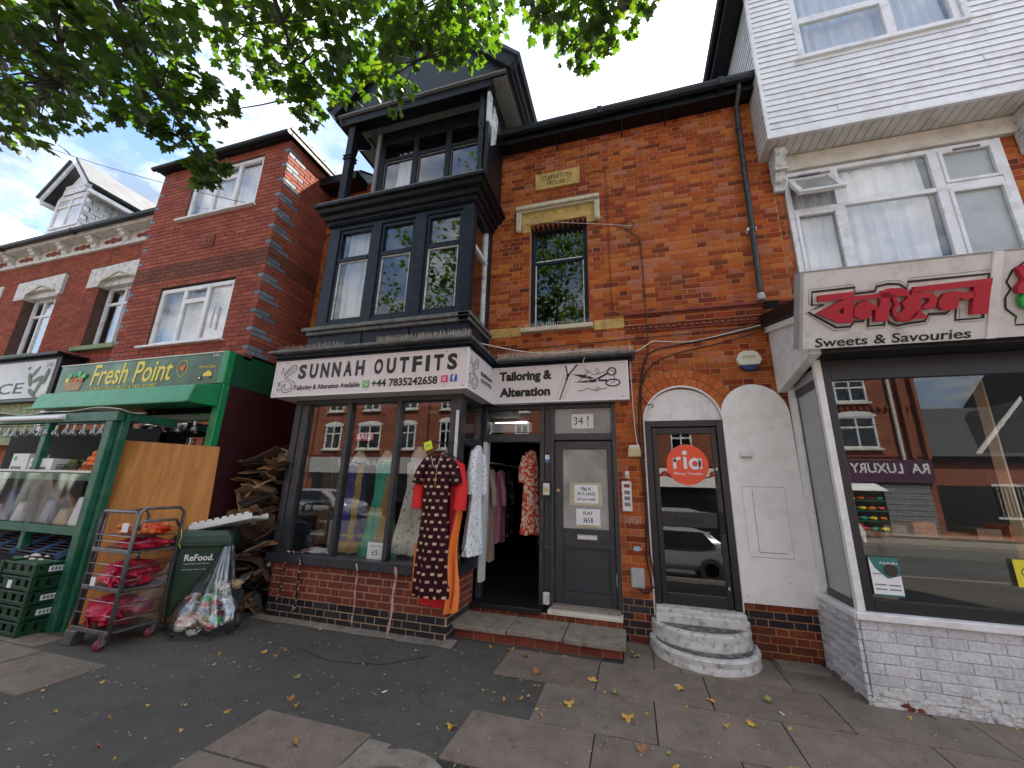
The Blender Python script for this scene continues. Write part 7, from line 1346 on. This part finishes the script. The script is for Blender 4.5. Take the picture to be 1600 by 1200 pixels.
# ribbons hanging from the sill
def ribbon(lab, ma, pts, w=.03):
    q = []
    for i, p in enumerate(pts): q.append(Vector(p))
    b = MB(); vs = []
    for i, p in enumerate(q): s_ = Vector((w/2*(.7+.3*math.sin(i*1.7)), .008*math.sin(i*2.1), 0)); vs += [p-s_, p+s_]
    b.add(vs, [(2*i, 2*i+1, 2*i+3, 2*i+2) for i in range(len(q)-1)]); tag(b.build('hanging_ribbon', ma, solid=.004, smooth=True), lab, 'ribbon')
def drop(x, z1, dx=0, y=4.34): return [(x+dx*t_+.010*math.sin(t_*11), y+.02*math.sin(t_*5), .72-(.72-z1)*t_) for t_ in [i/14 for i in range(15)]]
ribbon('dark patterned ribbon hanging at the left end of the shop sill', 'ribbon_print', drop(-4.25, .20, .02)); ribbon('wide black and white ribbon hanging second along the shop sill', 'ribbon_print', drop(-4.02, .10, .07), .045); ribbon('thin grey-pink ribbon hanging below the middle window pane', 'ribbon_pink', drop(-3.18, .07, .05), .022); ribbon('pink braided ribbon trailing to the ground below the right pane', 'ribbon_pink', drop(-2.65, .03, .0)+[(-2.63, 4.30, .025), (-2.58, 4.29, .022)], .04)
tag(MB().tube([(-4.25+.03*i, 4.36, .775+.006*math.sin(i*2)) for i in range(9)], .016, 6).build('hanging_ribbon', 'ribbon_print'), 'short patterned ribbon looped along the left end of the sill', 'ribbon')
# ================================================================ street tree overhanging the pavement
random.seed(31)
CL = [(-3.23,0.48,4.9,0.18), (-3.56,0.6,4.54,0.18), (-3.42,1.17,4.27,0.1), (-2.96,0.68,4.86,0.17), (-3.78,0.96,3.8,0.1), (-3.27,0.74,4.07,0.09), (-4.14,1.32,4.52,0.12), (-2.74,0.62,4.96,0.17), (-3.18,0.87,4.11,0.09), (-3.54,0.67,5.32,0.2), (-4.27,1.52,4.77,0.13), (-3.1,0.66,4.68,0.17), (-4.09,1.25,5.36,0.13), (-4.1,0.98,5.4,0.22), (-3.48,0.68,4.07,0.1), (-3.61,0.76,4.48,0.11), (-4.6,1.14,4.81,0.13), (-3.27,0.48,4.59,0.17), (-3.12,0.9,4.28,0.1), (-3.31,0.67,3.83,0.09), (-4.59,1.29,4.35,0.13), (-3.76,1.11,4.26,0.11), (-4.44,0.85,5.02,0.13), (-3.57,1.01,4.98,0.11), (-4.76,1.18,4.51,0.13), (-4.17,1.32,5.21,0.13), (-3.11,0.97,4.04,0.09), (-3.71,0.97,4.77,0.11), (-4.3,1.01,5.22,0.13), (-4.65,1.01,4.37,0.13), (-3.17,0.87,3.67,0.09), (-4.24,1.12,4.49,0.12), (-4.49,1.33,4.49,0.13), (-3.61,0.95,4.27,0.1), (-2.84,0.78,4.58,0.16), (-3.71,0.79,4.26,0.11), (-3.85,0.45,5.51,0.21), (-3.04,0.74,4.3,0.09), (-3.33,0.76,3.74,0.09), (-3.52,0.86,4.21,0.1), (-3.69,0.67,5.89,0.22), (-3.09,1.03,3.72,0.09), (-3.99,1.25,4.24,0.11), (-4.45,0.99,4.63,0.12), (-4.76,1,4.62,0.13), (-4.37,0.78,4.87,0.13), (-3.87,1.3,4.77,0.12), (-3.96,1.16,4.59,0.12), (-3.45,0.78,4.34,0.1), (-3.27,0.83,4.22,0.1), (-3.67,0.91,4,0.1), (-3.99,1.2,4.9,0.12), (-3.42,0.7,4.2,0.1), (-4.51,1.03,4.08,0.12), (-2.93,0.55,4.27,0.16), (-4.11,1.09,5.29,0.13), (-4.75,1.1,4.39,0.13), (-3.71,1.18,4.37,0.11), (-3.09,0.88,4.39,0.1), (-3.86,1.04,3.8,0.1), (-3.15,0.95,3.51,0.09), (-2.83,1.05,4.74,0.17), (-2.69,0.96,4.22,0.09), (-3.6,1.63,4.63,0.11), (-2.88,0.74,4.95,0.17), (-2.72,0.82,4.62,0.16), (-2.91,0.79,5.62,0.2), (-2.43,0.9,4.69,0.16), (-3.81,1.41,5.55,0.13), (-3.59,1.62,5.12,0.12), (-3.32,1.6,4.22,0.1), (-3.09,1,5.83,0.21), (-3.37,1.4,5.23,0.12), (-3.36,0.78,5.8,0.21), (-3.55,1.41,4.37,0.11), (-3.8,1.23,5.41,0.13), (-3.55,1.4,4.81,0.11), (-2.96,1.47,4.49,0.1), (-3.94,1.51,5.31,0.13), (-2.94,0.93,4.35,0.09), (-3.36,1.48,4.26,0.1), (-3.78,1.47,4.71,0.12), (-2.99,1.65,4.58,0.1), (-3.08,1.34,4.34,0.1), (-3.17,1.7,4.25,0.1), (-2.68,1.18,4.45,0.09), (-4.1,2.31,4.82,0.13), (-3.09,1.52,4.33,0.1), (-2.78,0.97,4.13,0.09), (-2.99,1.26,4.11,0.09), (-3.74,1.58,5.34,0.13), (-3.68,1.19,4.8,0.11), (-3,1.03,6.19,0.22), (-3.85,1.82,5.13,0.13), (-3.9,2.1,5.19,0.13), (-4.02,1.47,4.96,0.12), (-2.5,1.03,4.48,0.09), (-3.93,1.18,5.45,0.13), (-3.47,1.26,4.66,0.11), (-3.16,1.34,4.54,0.1), (-3.83,1.48,5.42,0.13), (-3.3,1.97,4.28,0.06), (-3.15,1.75,4.04,0.06), (-4.14,2.32,4.67,0.07), (-3.99,2.34,4.64,0.07), (-2.65,1.97,5.19,0.11), (-1.81,1.45,6.18,0.2), (-1.29,2.32,7.02,0.23), (-2.24,1.72,5.86,0.2), (-1.34,1.95,5.38,0.1), (-1.06,1.54,6.04,0.19), (-3.18,2.76,6.22,0.14), (-1.49,1.96,6.2,0.2), (-1.35,2.15,5.44,0.1), (-1.48,1.51,5.51,0.17), (-0.75,1.72,5.82,0.18), (-1.18,2.59,5.82,0.12), (-1.12,2.87,7.01,0.24), (-1.22,3,6.98,0.14), (-1.96,2.23,6,0.12), (-2.2,1.29,5.45,0.18), (-1.4,2.54,6.04,0.12), (-2.95,1.85,5.7,0.12), (-2.06,1.27,5.75,0.19), (-2.85,1.07,6.08,0.21), (-2.49,2.4,6.21,0.13), (-3.36,1.61,6.13,0.23), (-2.31,1.17,5.98,0.2), (-1.22,2.13,5.1,0.1), (-1.07,2.12,5.65,0.11), (-2.61,2.96,6.53,0.14), (-2.96,1.99,5.23,0.12), (-2.81,1.21,5.86,0.2), (-2.78,1.32,4.91,0.1), (-2.46,2.98,5.97,0.13), (-3.82,2.06,5.95,0.14), (-3.71,1.86,5.86,0.14), (-1.66,2.01,5.06,0.1), (-3.32,1.75,5.86,0.13), (-1.64,2.55,5.78,0.12), (-2.06,1.72,5.11,0.1), (-2.22,2.12,5.3,0.11), (-2.25,1.87,5.78,0.12), (-2.5,2.09,4.89,0.11), (-2.1,1.82,5.04,0.1), (-2.73,1.7,5.62,0.12), (-2.09,1.85,5.47,0.11), (-1.23,1.36,5.62,0.17), (-2.74,2.05,5,0.11), (-2.27,2.87,6.02,0.13), (-2.53,1.5,7.13,0.24), (-1.8,2.33,6,0.12), (-2.95,1.98,5.44,0.12), (-2.55,2.38,5.31,0.12), (-2.88,2.11,6.03,0.13), (-3.18,1.28,5.85,0.21), (-0.92,1.93,7.04,0.23), (-1.7,2.34,5.77,0.12), (-2.1,2.31,5.18,0.11), (-2.09,2.55,6.77,0.14), (-2.36,2.55,6.39,0.13), (-3.56,2.04,6,0.14), (-2.38,1.74,5.6,0.11), (-2.2,1.67,6.28,0.21), (-1.16,2.86,6.37,0.13), (-2.52,1.24,4.84,0.1), (-2.26,1.92,5.04,0.1), (-2.25,2.29,6.17,0.13), (-1.39,2.77,5.98,0.12), (-2.45,1.64,5.53,0.11), (-1.69,1.63,5.16,0.1), (-2.19,2.27,5.62,0.12), (-3.42,1.92,6.35,0.14), (-1.32,2.86,6.62,0.13), (-1.72,1.49,6.65,0.22), (-3.33,2.05,5.76,0.13), (-2.99,2.01,6.12,0.13), (-3.22,1.62,6.54,0.24), (-1.39,1.94,6.7,0.22), (-3.89,2.34,6.09,0.15), (-1.71,2.35,5.55,0.11), (-1.64,2.69,6.89,0.14), (-2.58,1.96,5.44,0.11), (-0.78,2.01,5.84,0.18), (-1.48,2.58,6.4,0.13), (-2.81,2.9,6.41,0.14), (-3.15,2.19,6.01,0.13), (-2.51,2.01,5.03,0.11), (-2.41,1,5.91,0.2), (-3.87,1.73,6.29,0.14), (-1.57,1.87,5.07,0.1), (-3.12,1.79,5.68,0.12), (-2.29,1.76,5.41,0.11), (-2.32,2.5,6.89,0.14), (-2.59,2.07,4.73,0.1), (0.25,2.92,6.72,0.23), (0.24,1.85,6.01,0.19), (-0.62,2.07,6.91,0.22), (0.14,2.92,5.95,0.12), (-0.13,2.28,5.89,0.19), (0.19,3.01,6.39,0.13), (-0.09,2.04,6.73,0.21), (-0.25,2.81,6.42,0.13), (0.28,2.15,5.85,0.19), (-0.04,2.63,5.87,0.11), (-0.5,1.9,5.62,0.17), (-0.6,2.3,5.88,0.19), (-0.5,2.12,5.29,0.1), (-0.24,3.29,6.42,0.13), (-0.02,2.09,6,0.19), (-0.53,3.12,6.4,0.13), (0.29,2.39,5.45,0.1), (-0.35,2.1,5.25,0.1), (-0.43,2.6,5.88,0.11), (-0.25,2.64,5.78,0.11), (-0.31,2.12,6.46,0.21), (-0.72,3.01,6.48,0.13), (-0.04,2.49,5.25,0.1), (-0.4,3.02,6,0.12), (-0.19,2.92,5.64,0.11), (-0.33,1.7,6.2,0.19), (0.05,2.23,5.33,0.1), (-0.09,2.42,5.36,0.1), (0.33,1.79,5.45,0.17)]
NV = len(CL)
TR = thing('maple_tree', 'leafy maple whose green branches hang over the top of the picture', 'tree', (-2.2, -1.7, 0))
for k in range(140): CL.append((random.uniform(-8.5, 1.0), random.uniform(-5.5, -1.0), random.uniform(6.8, 12), random.uniform(.4, .6)))
for (x, y, z, r) in list(CL[:NV]):  # extra unseen clumps, added sunward of the visible ones to shade them
    if x < -1.0 or x > -.55:
        for k in range(1):
            c = Vector((x, y, z))+sdir*random.uniform(1.6, 4.5)
            if seen(c-Vector((0, 0, .45))) == 0: CL.append((c.x, c.y, c.z, .42))
def limb(pts, r0, r1, nm='limb'):
    pts = [Vector(p) for p in pts]; P = []
    for i in range(len(pts)-1):
        p0, p1, p2, p3 = pts[max(i-1, 0)], pts[i], pts[i+1], pts[min(i+2, len(pts)-1)]
        for k in range(5): t_ = k/5; P.append(.5*((2*p1)+(p2-p0)*t_+(2*p0-5*p1+4*p2-p3)*t_*t_+(3*p1-p0-3*p2+p3)*t_**3))
    P.append(pts[-1]); n_ = len(P); MB().tube(P, [r0+(r1-r0)*i/(n_-1) for i in range(n_)], 9).build(nm, 'bark', TR, smooth=True); return P
limb([(-2.2, -1.7, -.05), (-2.18, -1.68, 1.2), (-2.22, -1.65, 2.6), (-2.2, -1.6, 3.9)], .23, .16, 'trunk')
LM = []
for pts, a, c in (([(-2.2, -1.62, 3.7), (-2.6, -.8, 5.0), (-3.1, .3, 4.9), (-3.3, .85, 4.45), (-3.45, 1.05, 4.1)], .07, .006), ([(-2.2, -1.6, 3.8), (-2.6, -.5, 5.1), (-3.0, .6, 4.95), (-3.12, 1.25, 4.45), (-3.18, 1.8, 4.08)], .06, .005), ([(-2.2, -1.6, 3.9), (-2.0, -.4, 5.2), (-2.3, .7, 5.8), (-2.6, 1.6, 5.45), (-2.7, 2.15, 5.1)], .06, .006),
                ([(-2.1, -.7, 4.9), (-1.8, .6, 6.1), (-1.75, 1.6, 5.9), (-1.75, 2.4, 5.5)], .05, .006), ([(-2.0, -.9, 4.8), (-.9, .5, 6.4), (-.4, 1.8, 6.2), (-.2, 2.75, 5.5)], .05, .005), ([(-2.2, -1.6, 3.9), (-3.2, -2.4, 5.6), (-4.4, -3.0, 6.8)], .09, .02), ([(-2.2, -1.6, 3.9), (-1.2, -2.6, 5.6), (.6, -3.0, 6.8)], .09, .02), ([(-2.2, -1.6, 3.8), (-2.1, -1.2, 5.6), (-1.9, -.2, 7.5)], .1, .02)):
    LM += limb(pts, a, c)
LEAF = [(0, -.02), (.16, -.10), (.30, -.16), (.30, -.02), (.46, .02), (.54, .14), (.40, .18), (.48, .34), (.46, .46), (.30, .38), (.22, .44), (.20, .62), (.10, .66), (0, .86), (-.10, .66), (-.20, .62), (-.22, .44), (-.30, .38), (-.46, .46), (-.48, .34), (-.40, .18), (-.54, .14), (-.46, .02), (-.30, -.02), (-.30, -.16), (-.16, -.10)]
def leaf_pts(sz, curl=.12): return [Vector((x*sz, y*sz, -curl*sz*(x*x*1.6+(y-.3)**2))) for x, y in LEAF]
lm_ = []
for k in range(4):
    me = bpy.data.meshes.new('leaf'); P = leaf_pts(.090+.010*k, .1+.12*k); me.from_pydata([tuple(p) for p in P]+[(0, .25*.13, .004)], [], [(i, (i+1) % len(P), len(P)) for i in range(len(P))]); me.materials.append(MATS['leaf']); lm_.append(me)
leaves = []
for (x, y, z, r) in CL:
    c = Vector((x, y, z)); near = c.y > -.4 and c.z < 6.6
    if seen(c) > 0 or near:
        q = min(LM, key=lambda p: (p-c).length_squared+ (4 if p.z < c.z-1.5 else 0)); mid = (q+c)/2+Vector((random.uniform(-.08, .08), random.uniform(-.08, .08), .08))
        MB().tube([q, mid, c], [.008, .006, .003], 5).build('twig', 'bark', TR)
    n_ = 34 if r > .26 else (11 if y < 1.35 else 21)
    for i in range(n_):
        while True:
            d = Vector((random.uniform(-1, 1), random.uniform(-1, 1), random.uniform(-1, 1)))
            if d.length < 1: break
        p = c+Vector((d.x*r*1.35, d.y*r*1.35, d.z*r*1.05)); out_ = Vector((d.x, d.y, 0))
        nrm = (Vector((0, 0, 1))*random.uniform(.5, 1.2)+out_*.5+Vector((random.gauss(0, .4), random.gauss(0, .4), 0))).normalized()
        tip = (out_+Vector((random.gauss(0, .5), random.gauss(0, .5), -.55))); tip = tip-nrm*tip.dot(nrm); tip = tip.normalized() if tip.length > 1e-3 else nrm.orthogonal().normalized()
        Mx = Matrix((tip.cross(nrm), tip, nrm)).transposed(); leaves.append((seen(p), p, Mx, random.randrange(4), random.uniform(.62, 1.12)*(1.7 if r > .395 and y < .3 else 1)))
leaves.sort(key=lambda t_: -t_[0]); o0 = ORG[TR]
for s_, p, Mx, k, q in leaves[:300]:
    o = mesh_obj('leaf', lm_[k], None, TR); M4 = (Mx*q).to_4x4(); M4.translation = p-o0; o.matrix_local = M4
V_ = []; F_ = []
for s_, p, Mx, k, q in leaves[300:]:
    b0 = len(V_); vs = [v.co for v in lm_[k].vertices]; V_ += [tuple(p-o0+Mx @ (v*q)) for v in vs]; n_ = len(vs)-1; F_ += [(b0+i, b0+(i+1) % n_, b0+n_) for i in range(n_)]
me = bpy.data.meshes.new('crown'); me.from_pydata(V_, [], F_); tag(mesh_obj('crown', me, MATS['leaf'], TR), kind='stuff')
# ================================================================ the other side of the road (seen in the shop windows)
random.seed(41)
def FO(y): return Frame((0, y, 0), (-1, 0, 0), (0, 1, 0))        # facades facing us from across the road (u runs to the left)
def far_house(lab, x0, x1, h, wins, roofm='slate', fascia=None, y=-13.5, arched=True, wallm='brick_far'):
    t_ = thing('terrace_house', lab, 'house', ((x0+x1)/2, y, 0)); Fh = FO(y)
    MB().box(x0, x1, y-8, y, 0, h).build('wall', wallm, t_)
    MB().prism([(x0, y+.3, h), (x0, y-8.3, h), (x0, y-4, h+3)], (x1-x0, 0, 0)).build('roof', roofm, t_); MB().box(x0, x1, y, y+.18, h-.25, h).build('gutter', 'gutter_black', t_)
    for (xc, z0, w, hh) in wins:
        wo = win(FO(y+.02), t_, -(xc+w/2), -(xc-w/2), z0, z0+hh, cols=(-xc,), rows={0: [z0+hh*.65], 1: [z0+hh*.65]}, fwid=.09, bar=.08, n=.03, back=('flat', 'blind_dark'), backn=-.02)
        if arched:
            MB().prism([FO(y)(u, v, .02) for u, v in [(-xc+(w/2+.12)*math.cos(R(a)), z0+hh-.02+.28*math.sin(R(a))) for a in range(0, 181, 20)]], (0, .05, 0)).build('window_arch', 'white_upvc', wo)
        MB().box(xc-w/2-.1, xc+w/2+.1, y, y+.14, z0-.1, z0).build('sill', 'white_stone', wo)
    MB().box(x0, x1, y, y+.05, 3.5, 3.58).build('string_course', 'terracotta', t_)
    MB().box(x0+.3, x1-.3, y+.01, y+.05, .3, 2.3).build('shop_window', 'car_black', t_)
    if fascia:
        fm, txt, tm = fascia; s_ = thing('shop_sign', 'fascia sign across the road, '+txt[1], 'sign', ((x0+x1)/2, y+.2, 2.4)); MB().box(x0+.1, x1-.1, y+.02, y+.25, 2.35, 3.35).build('board', fm, s_)
        text(txt[0], FO(y+.25), -((x0+x1)/2+txt[2]), -((x0+x1)/2-txt[2]), 2.75, 3.2, tm, s_, n=.01, bold=.02)
    return t_
far_house('red brick terrace across the road at far left of the reflections', -40, -21.2, 7.6, [(x, 3.9, 1.3, 1.7) for x in (-36, -32, -27.5, -23.5)], fascia=('render_cream', ('NEWS', 'a cream newsagent board', 2), 'ink_black'))
far_house('red brick terrace with arched white windows above the pharmacy across the road', -21, -12.4, 8.8, [(-19.5, 3.9, 1.3, 1.6), (-16.6, 3.9, 1.7, 1.6), (-13.7, 3.9, 1.1, 1.6), (-19.5, 6.5, 1.2, 1.4), (-16.6, 6.5, 1.2, 1.4), (-13.7, 6.5, 1.1, 1.4)], fascia=('plastic_grey', ('PHARMACY', 'grey pharmacy board with white lettering', 2.0), 'paper'))
far_house('red brick terrace with narrow arched windows next to the pharmacy across the road', -12.2, -1.2, 8.4, [(x, 3.9, .9, 1.7) for x in (-11, -9, -6.5, -4, -2.2)]+[(x, 6.4, .9, 1.3) for x in (-11, -9, -6.5, -4)], fascia=('white_board', ('FOODS', 'white food store board', 1.6), 'red_print'))
far_house('red brick terrace opposite the dark side door across the road', -1.0, 6.4, 8.0, [(.6, 4.0, 1.1, 1.6), (2.8, 4.0, 1.1, 1.6), (5, 4.0, 1.1, 1.6)], fascia=('white_board', ('RAJ SAL', 'white board with red lettering', 1.8), 'red_print'))
t4 = far_house('red brick end house with downpipe and shutter across the road', 6.6, 12.9, 7.8, [(10.4, 3.9, 1.5, 1.5), (10.4, 6.1, 1.3, 1.1), (7.9, 3.9, 1.3, 1.5)], fascia=('sign_purple', ('RA  LUXURY GIFT STORE', 'dark purple gift store board', 2.9), 'paper'))
MB().tube([(11.9, -13.38, 3.3), (11.9, -13.38, 7.7)], .07, 8).tube([(11.9, -13.38, 7.65), (9.6, -13.3, 7.75)], .05, 8).build('downpipe', 'plastic_white', t4)
for i in range(18): MB().box(10.9, 12.6, -13.45, -13.38+.02*(i % 2), .1+i*.12, .21+i*.12).build('shutter_slat', 'shutter', t4)
for i in range(24): MB().box(6.7+i*.26, 6.83+i*.26, -13.5, -13.38, 5.72, 5.86).build('dentil', 'terracotta', t4)
for x in (12.2, 12.75): MB().box(x, x+.14, -13.5, -13.3, 3.4, 7.5).build('pilaster', 'brick_far', t4)
fs2 = thing('fruit_stand', 'small fruit stand with awning across the road', 'stall', (9.8, -12.9, 0)); MB().hexa([(9.0, -12.4, 1.95), (10.6, -12.4, 1.95), (10.6, -13.4, 2.3), (9.0, -13.4, 2.3), (9.0, -12.4, 1.98), (10.6, -12.4, 1.98), (10.6, -13.4, 2.33), (9.0, -13.4, 2.33)]).build('awning', 'paper', fs2)
for r in range(4):
    MB().box(9.1, 10.5, -12.9+r*.0, -12.5, .25+r*.42, .30+r*.42).build('shelf', 'stall_green', fs2)
    for k in range(4): MB().ball((9.3+k*.34, -12.65, .38+r*.42), (.15, .12, .08), 8, 5, .2).build('fruit_heap', ('orange_fruit', 'red_print', 'cloth_green', 'sign_yellow')[(k+r) % 4], fs2)
t5 = far_house('low slate-roofed brick house beyond the end house across the road', 13.1, 19.5, 3.6, [(16.3, 1.0, 1.8, 1.4)], y=-14.5, arched=False); MB().box(13.6, 14.4, -18, -17.2, 4.5, 7.6).build('chimney', 'brick_far', t5)
for i in range(12): MB().tube([(15.5+i*.14, -14.35, .95), (15.5+i*.14, -14.35, 2.45)], .012, 5).build('window_bar', 'paper', t5)
MB().prism([(15.2, -14.45, 3.6), (19.4, -14.45, 3.6), (17.3, -14.45, 6.2)], (0, -3, 0)).build('gable', 'slate', t5); MB().prism([(15.0, -14.4, 3.55), (17.3, -14.4, 6.35), (17.3, -14.4, 6.15), (15.2, -14.4, 3.55)], (0, -.1, 0)).build('bargeboard', 'paper', t5)
far_house('tall brick house further along across the road', 20, 30, 7.0, [(22, 4, 1.4, 1.5), (25, 4, 1.4, 1.5), (28, 4, 1.4, 1.5)], y=-14.0)
def car(lab, x, y, ang, paint):
    c = thing('parked_car', lab, 'car', (x, y, -.13)); Mx = Matrix.Translation((x, y, -.13)) @ Matrix.Rotation(ang, 4, 'Z')
    prof = [(-2.1, .35, .5), (-2.12, .62, .78), (-2.0, .92, .86), (-1.75, 1.02, .88), (-1.35, 1.36, .72), (-.9, 1.48, .66), (.2, 1.48, .66), (.75, 1.34, .70), (1.25, 1.0, .86), (1.9, .86, .84), (2.1, .68, .78), (2.12, .35, .5)]
    rr = []
    for px_, top, hw in prof: rr.append([Mx @ Vector((px_, yy, zz_)) for yy, zz_ in ((-.82, .28), (-.88, .5), (-min(.88, hw+.08), min(.9, top)), (-hw, top-.02), (-hw*.6, top+.01), (hw*.6, top+.01), (hw, top-.02), (min(.88, hw+.08), min(.9, top)), (.88, .5), (.82, .28))])
    MB().rings(rr).build('body', paint, c, smooth=True)
    for s_ in (-1, 1):
        MB().prism([Mx @ Vector((a, s_*(.86 if h < 1.0 else .74), h)) for a, h in ((-1.5, .97), (-1.15, 1.36), (.3, 1.38), (1.05, .99))], Mx.to_3x3() @ Vector((0, s_*.02, 0))).build('side_window', 'car_black', c)
        for wx in (-1.3, 1.3):
            b = MB(); rr = [[Mx @ Vector((wx+r*math.cos(a), s_*q, .31+r*math.sin(a))) for a in [2*math.pi*j/20 for j in range(20)]] for r, q in ((.01, .90), (.2, .90), (.22, .91), (.33, .90), (.33, .68))]; b.rings(rr); w = b.build('wheel', 'tyre', c)
            b = MB(); b.rings([[Mx @ Vector((wx+r*math.cos(a), s_*.915, .31+r*math.sin(a))) for a in [2*math.pi*j/20 for j in range(20)]] for r in (.02, .19)]); b.build('rim', 'steel', w)
        MB().prism([Mx @ Vector((-2.10, s_*q, h)) for q, h in ((.45, .78), (.80, .80), (.78, .92), (.5, .9))], Mx.to_3x3() @ Vector((-.05, 0, 0))).build('tail_light', 'tail_red', c); MB().prism([Mx @ Vector((2.06, s_*q, h)) for q, h in ((.5, .66), (.78, .68), (.76, .80), (.52, .76))], Mx.to_3x3() @ Vector((.05, 0, 0))).build('head_light', 'plastic_white', c)
    MB().prism([Mx @ Vector((a, q, h)) for a, q, h in ((-1.80, -.6, 1.04), (-1.80, .6, 1.04), (-1.42, .58, 1.36), (-1.42, -.58, 1.36))], Mx.to_3x3() @ Vector((-.03, 0, .03))).build('rear_window', 'car_black', c); MB().prism([Mx @ Vector((a, q, h)) for a, q, h in ((1.22, -.62, 1.04), (1.22, .62, 1.04), (.80, .58, 1.34), (.80, -.58, 1.34))], Mx.to_3x3() @ Vector((.03, 0, .03))).build('windscreen', 'car_black', c)
    MB().box(-.26, .26, 0, .01, 0, .11) and MB().prism([Mx @ Vector((-2.13, q, h)) for q, h in ((-.26, .52), (.26, .52), (.26, .63), (-.26, .63))], Mx.to_3x3() @ Vector((-.02, 0, 0))).build('number_plate', 'plastic_cream', c)
car('silver hatchback reflected in the lower pane of the side door', .85, -4.2, R(180), 'car_silver'); car('white car parked behind the silver one across the road', 5.6, -9.3, R(180), 'car_white'); car('dark car parked across the road opposite the dress shop', -9.5, -9.3, 0, 'car_black'); car('pale car parked in front of the pharmacy', -15.8, -9.3, 0, 'car_silver')
# ================================================================ fallen leaves and litter on the pavement
random.seed(51)
fm = []
for k, mn in enumerate(('leaf_yellow', 'leaf_yellow', 'leaf_brown', 'leaf_fallgreen', 'leaf_yellow')):
    me = bpy.data.meshes.new('fallen_leaf'); n_ = len(LEAF); P = []
    for (x, y) in LEAF: P.append((x*.062, y*.062, .006+.016*abs(x)*(1+.5*k % 2)+.010*math.sin(y*5+k)))
    me.from_pydata(P+[(0, .018, .004)], [], [(i, (i+1) % n_, n_) for i in range(n_)]); me.materials.append(MATS[mn]); fm.append(me)
def gz(x, y): return .013 if (x > -1.2 and y < 4.5) else .002
spots = [(-3.55, 3.55), (-2.85, 3.25), (-2.62, 2.95), (-2.4, 2.55), (-2.15, 2.52), (-1.28, 3.05), (-.42, 4.05), (-.2, 3.9), (-.1, 3.55), (.3, 4.15), (.55, 4.05), (.75, 3.75), (-.02, 3.2), (.15, 3.05), (1.25, 3.35), (1.0, 4.2), (-.55, 3.6), (-.9, 4.05), (-1.1, 4.32), (-.05, 4.72), (.0, 4.78), (-.08, 4.85), (-.7, 4.5), (-1.3, 4.5), (.9, 3.3), (1.45, 3.3)]
cnt = 0
def leaf_at(x, y, k=None, s_=None):
    o = mesh_obj('fallen_leaf', fm[random.randrange(5) if k is None else k], None, None); o.location = (x, y, gz(x, y)); o.rotation_euler = (random.uniform(-.15, .15), random.uniform(-.15, .15), random.uniform(0, 6.28)); q = s_ or random.uniform(.55, 1.15); o.scale = (q, q*random.uniform(.6, 1), q)
    tag(o, 'small fallen leaf lying on the pavement', 'leaf', 'fallen leaves on the pavement')
for x, y in spots: leaf_at(x, y, s_=random.uniform(.9, 1.4))
for i in range(46):
    x, y = random.choice([(random.uniform(-.15, .1), random.uniform(4.6, 5.1)), (random.uniform(-2.0, -.15), 4.5+random.uniform(-.06, .02)), (random.uniform(-4.4, -2.1), 4.30+random.uniform(-.04, .03)), (random.uniform(1.9, 3.6), 4.36+random.uniform(-.05, .03)), (random.uniform(-1.5, 2.2), random.choice([3.29, 3.9, 4.5])+random.gauss(0, .03)), (random.uniform(-.9, -.7), random.uniform(3.3, 3.9))]); leaf_at(x, y, s_=random.uniform(.3, .7))
for i in range(70):
    x = random.uniform(-4.6, 2.4); y = random.uniform(1.9, 4.35); leaf_at(x, y, s_=random.uniform(.35, .75))
b = MB()
for i in range(800):
    x = random.uniform(-5.5, 3.2); y = random.uniform(1.4, 4.5) if random.random() < .7 else random.choice([3.29, 3.9, 4.5, 2.7])+random.gauss(0, .05)
    if y > 4.5: continue
    a = random.uniform(0, 6.28); l = random.uniform(.003, .013)*random.uniform(.5, 1.2); w = random.uniform(.002, .005); z = gz(x, y)+.004; c, s_ = math.cos(a), math.sin(a)
    b.add([(x-l*c-w*s_, y-l*s_+w*c, z), (x-l*c+w*s_, y-l*s_-w*c, z), (x+l*c+w*s_, y+l*s_-w*c, z+.002), (x+l*c-w*s_, y+l*s_+w*c, z+.002)], [(0, 1, 2, 3)])
tag(b.build('leaf_litter', 'litter_pale', solid=.002), 'tiny pale scraps of leaf stalk scattered over the pavement', 'litter', kind='stuff')
for lab, x, y, a in (('white cigarette end on the paving before the round steps', .30, 4.22, .4), ('white and orange cigarette end on the right-hand paving', 1.02, 4.02, 2.0), ('cigarette end lying on the tarmac below the right shop pane', -2.0, 3.3, 1.1)):
    q = thing('cigarette_end', lab, 'cigarette end', (x, y, gz(x, y))); d = Vector((math.cos(a), math.sin(a), 0))*.028; c = Vector((x, y, gz(x, y)+.008)); MB().tube([c-d, c+d*.4], .005, 6).build('paper', 'paper', q); MB().tube([c+d*.4, c+d], .005, 6).build('filter', 'card', q)
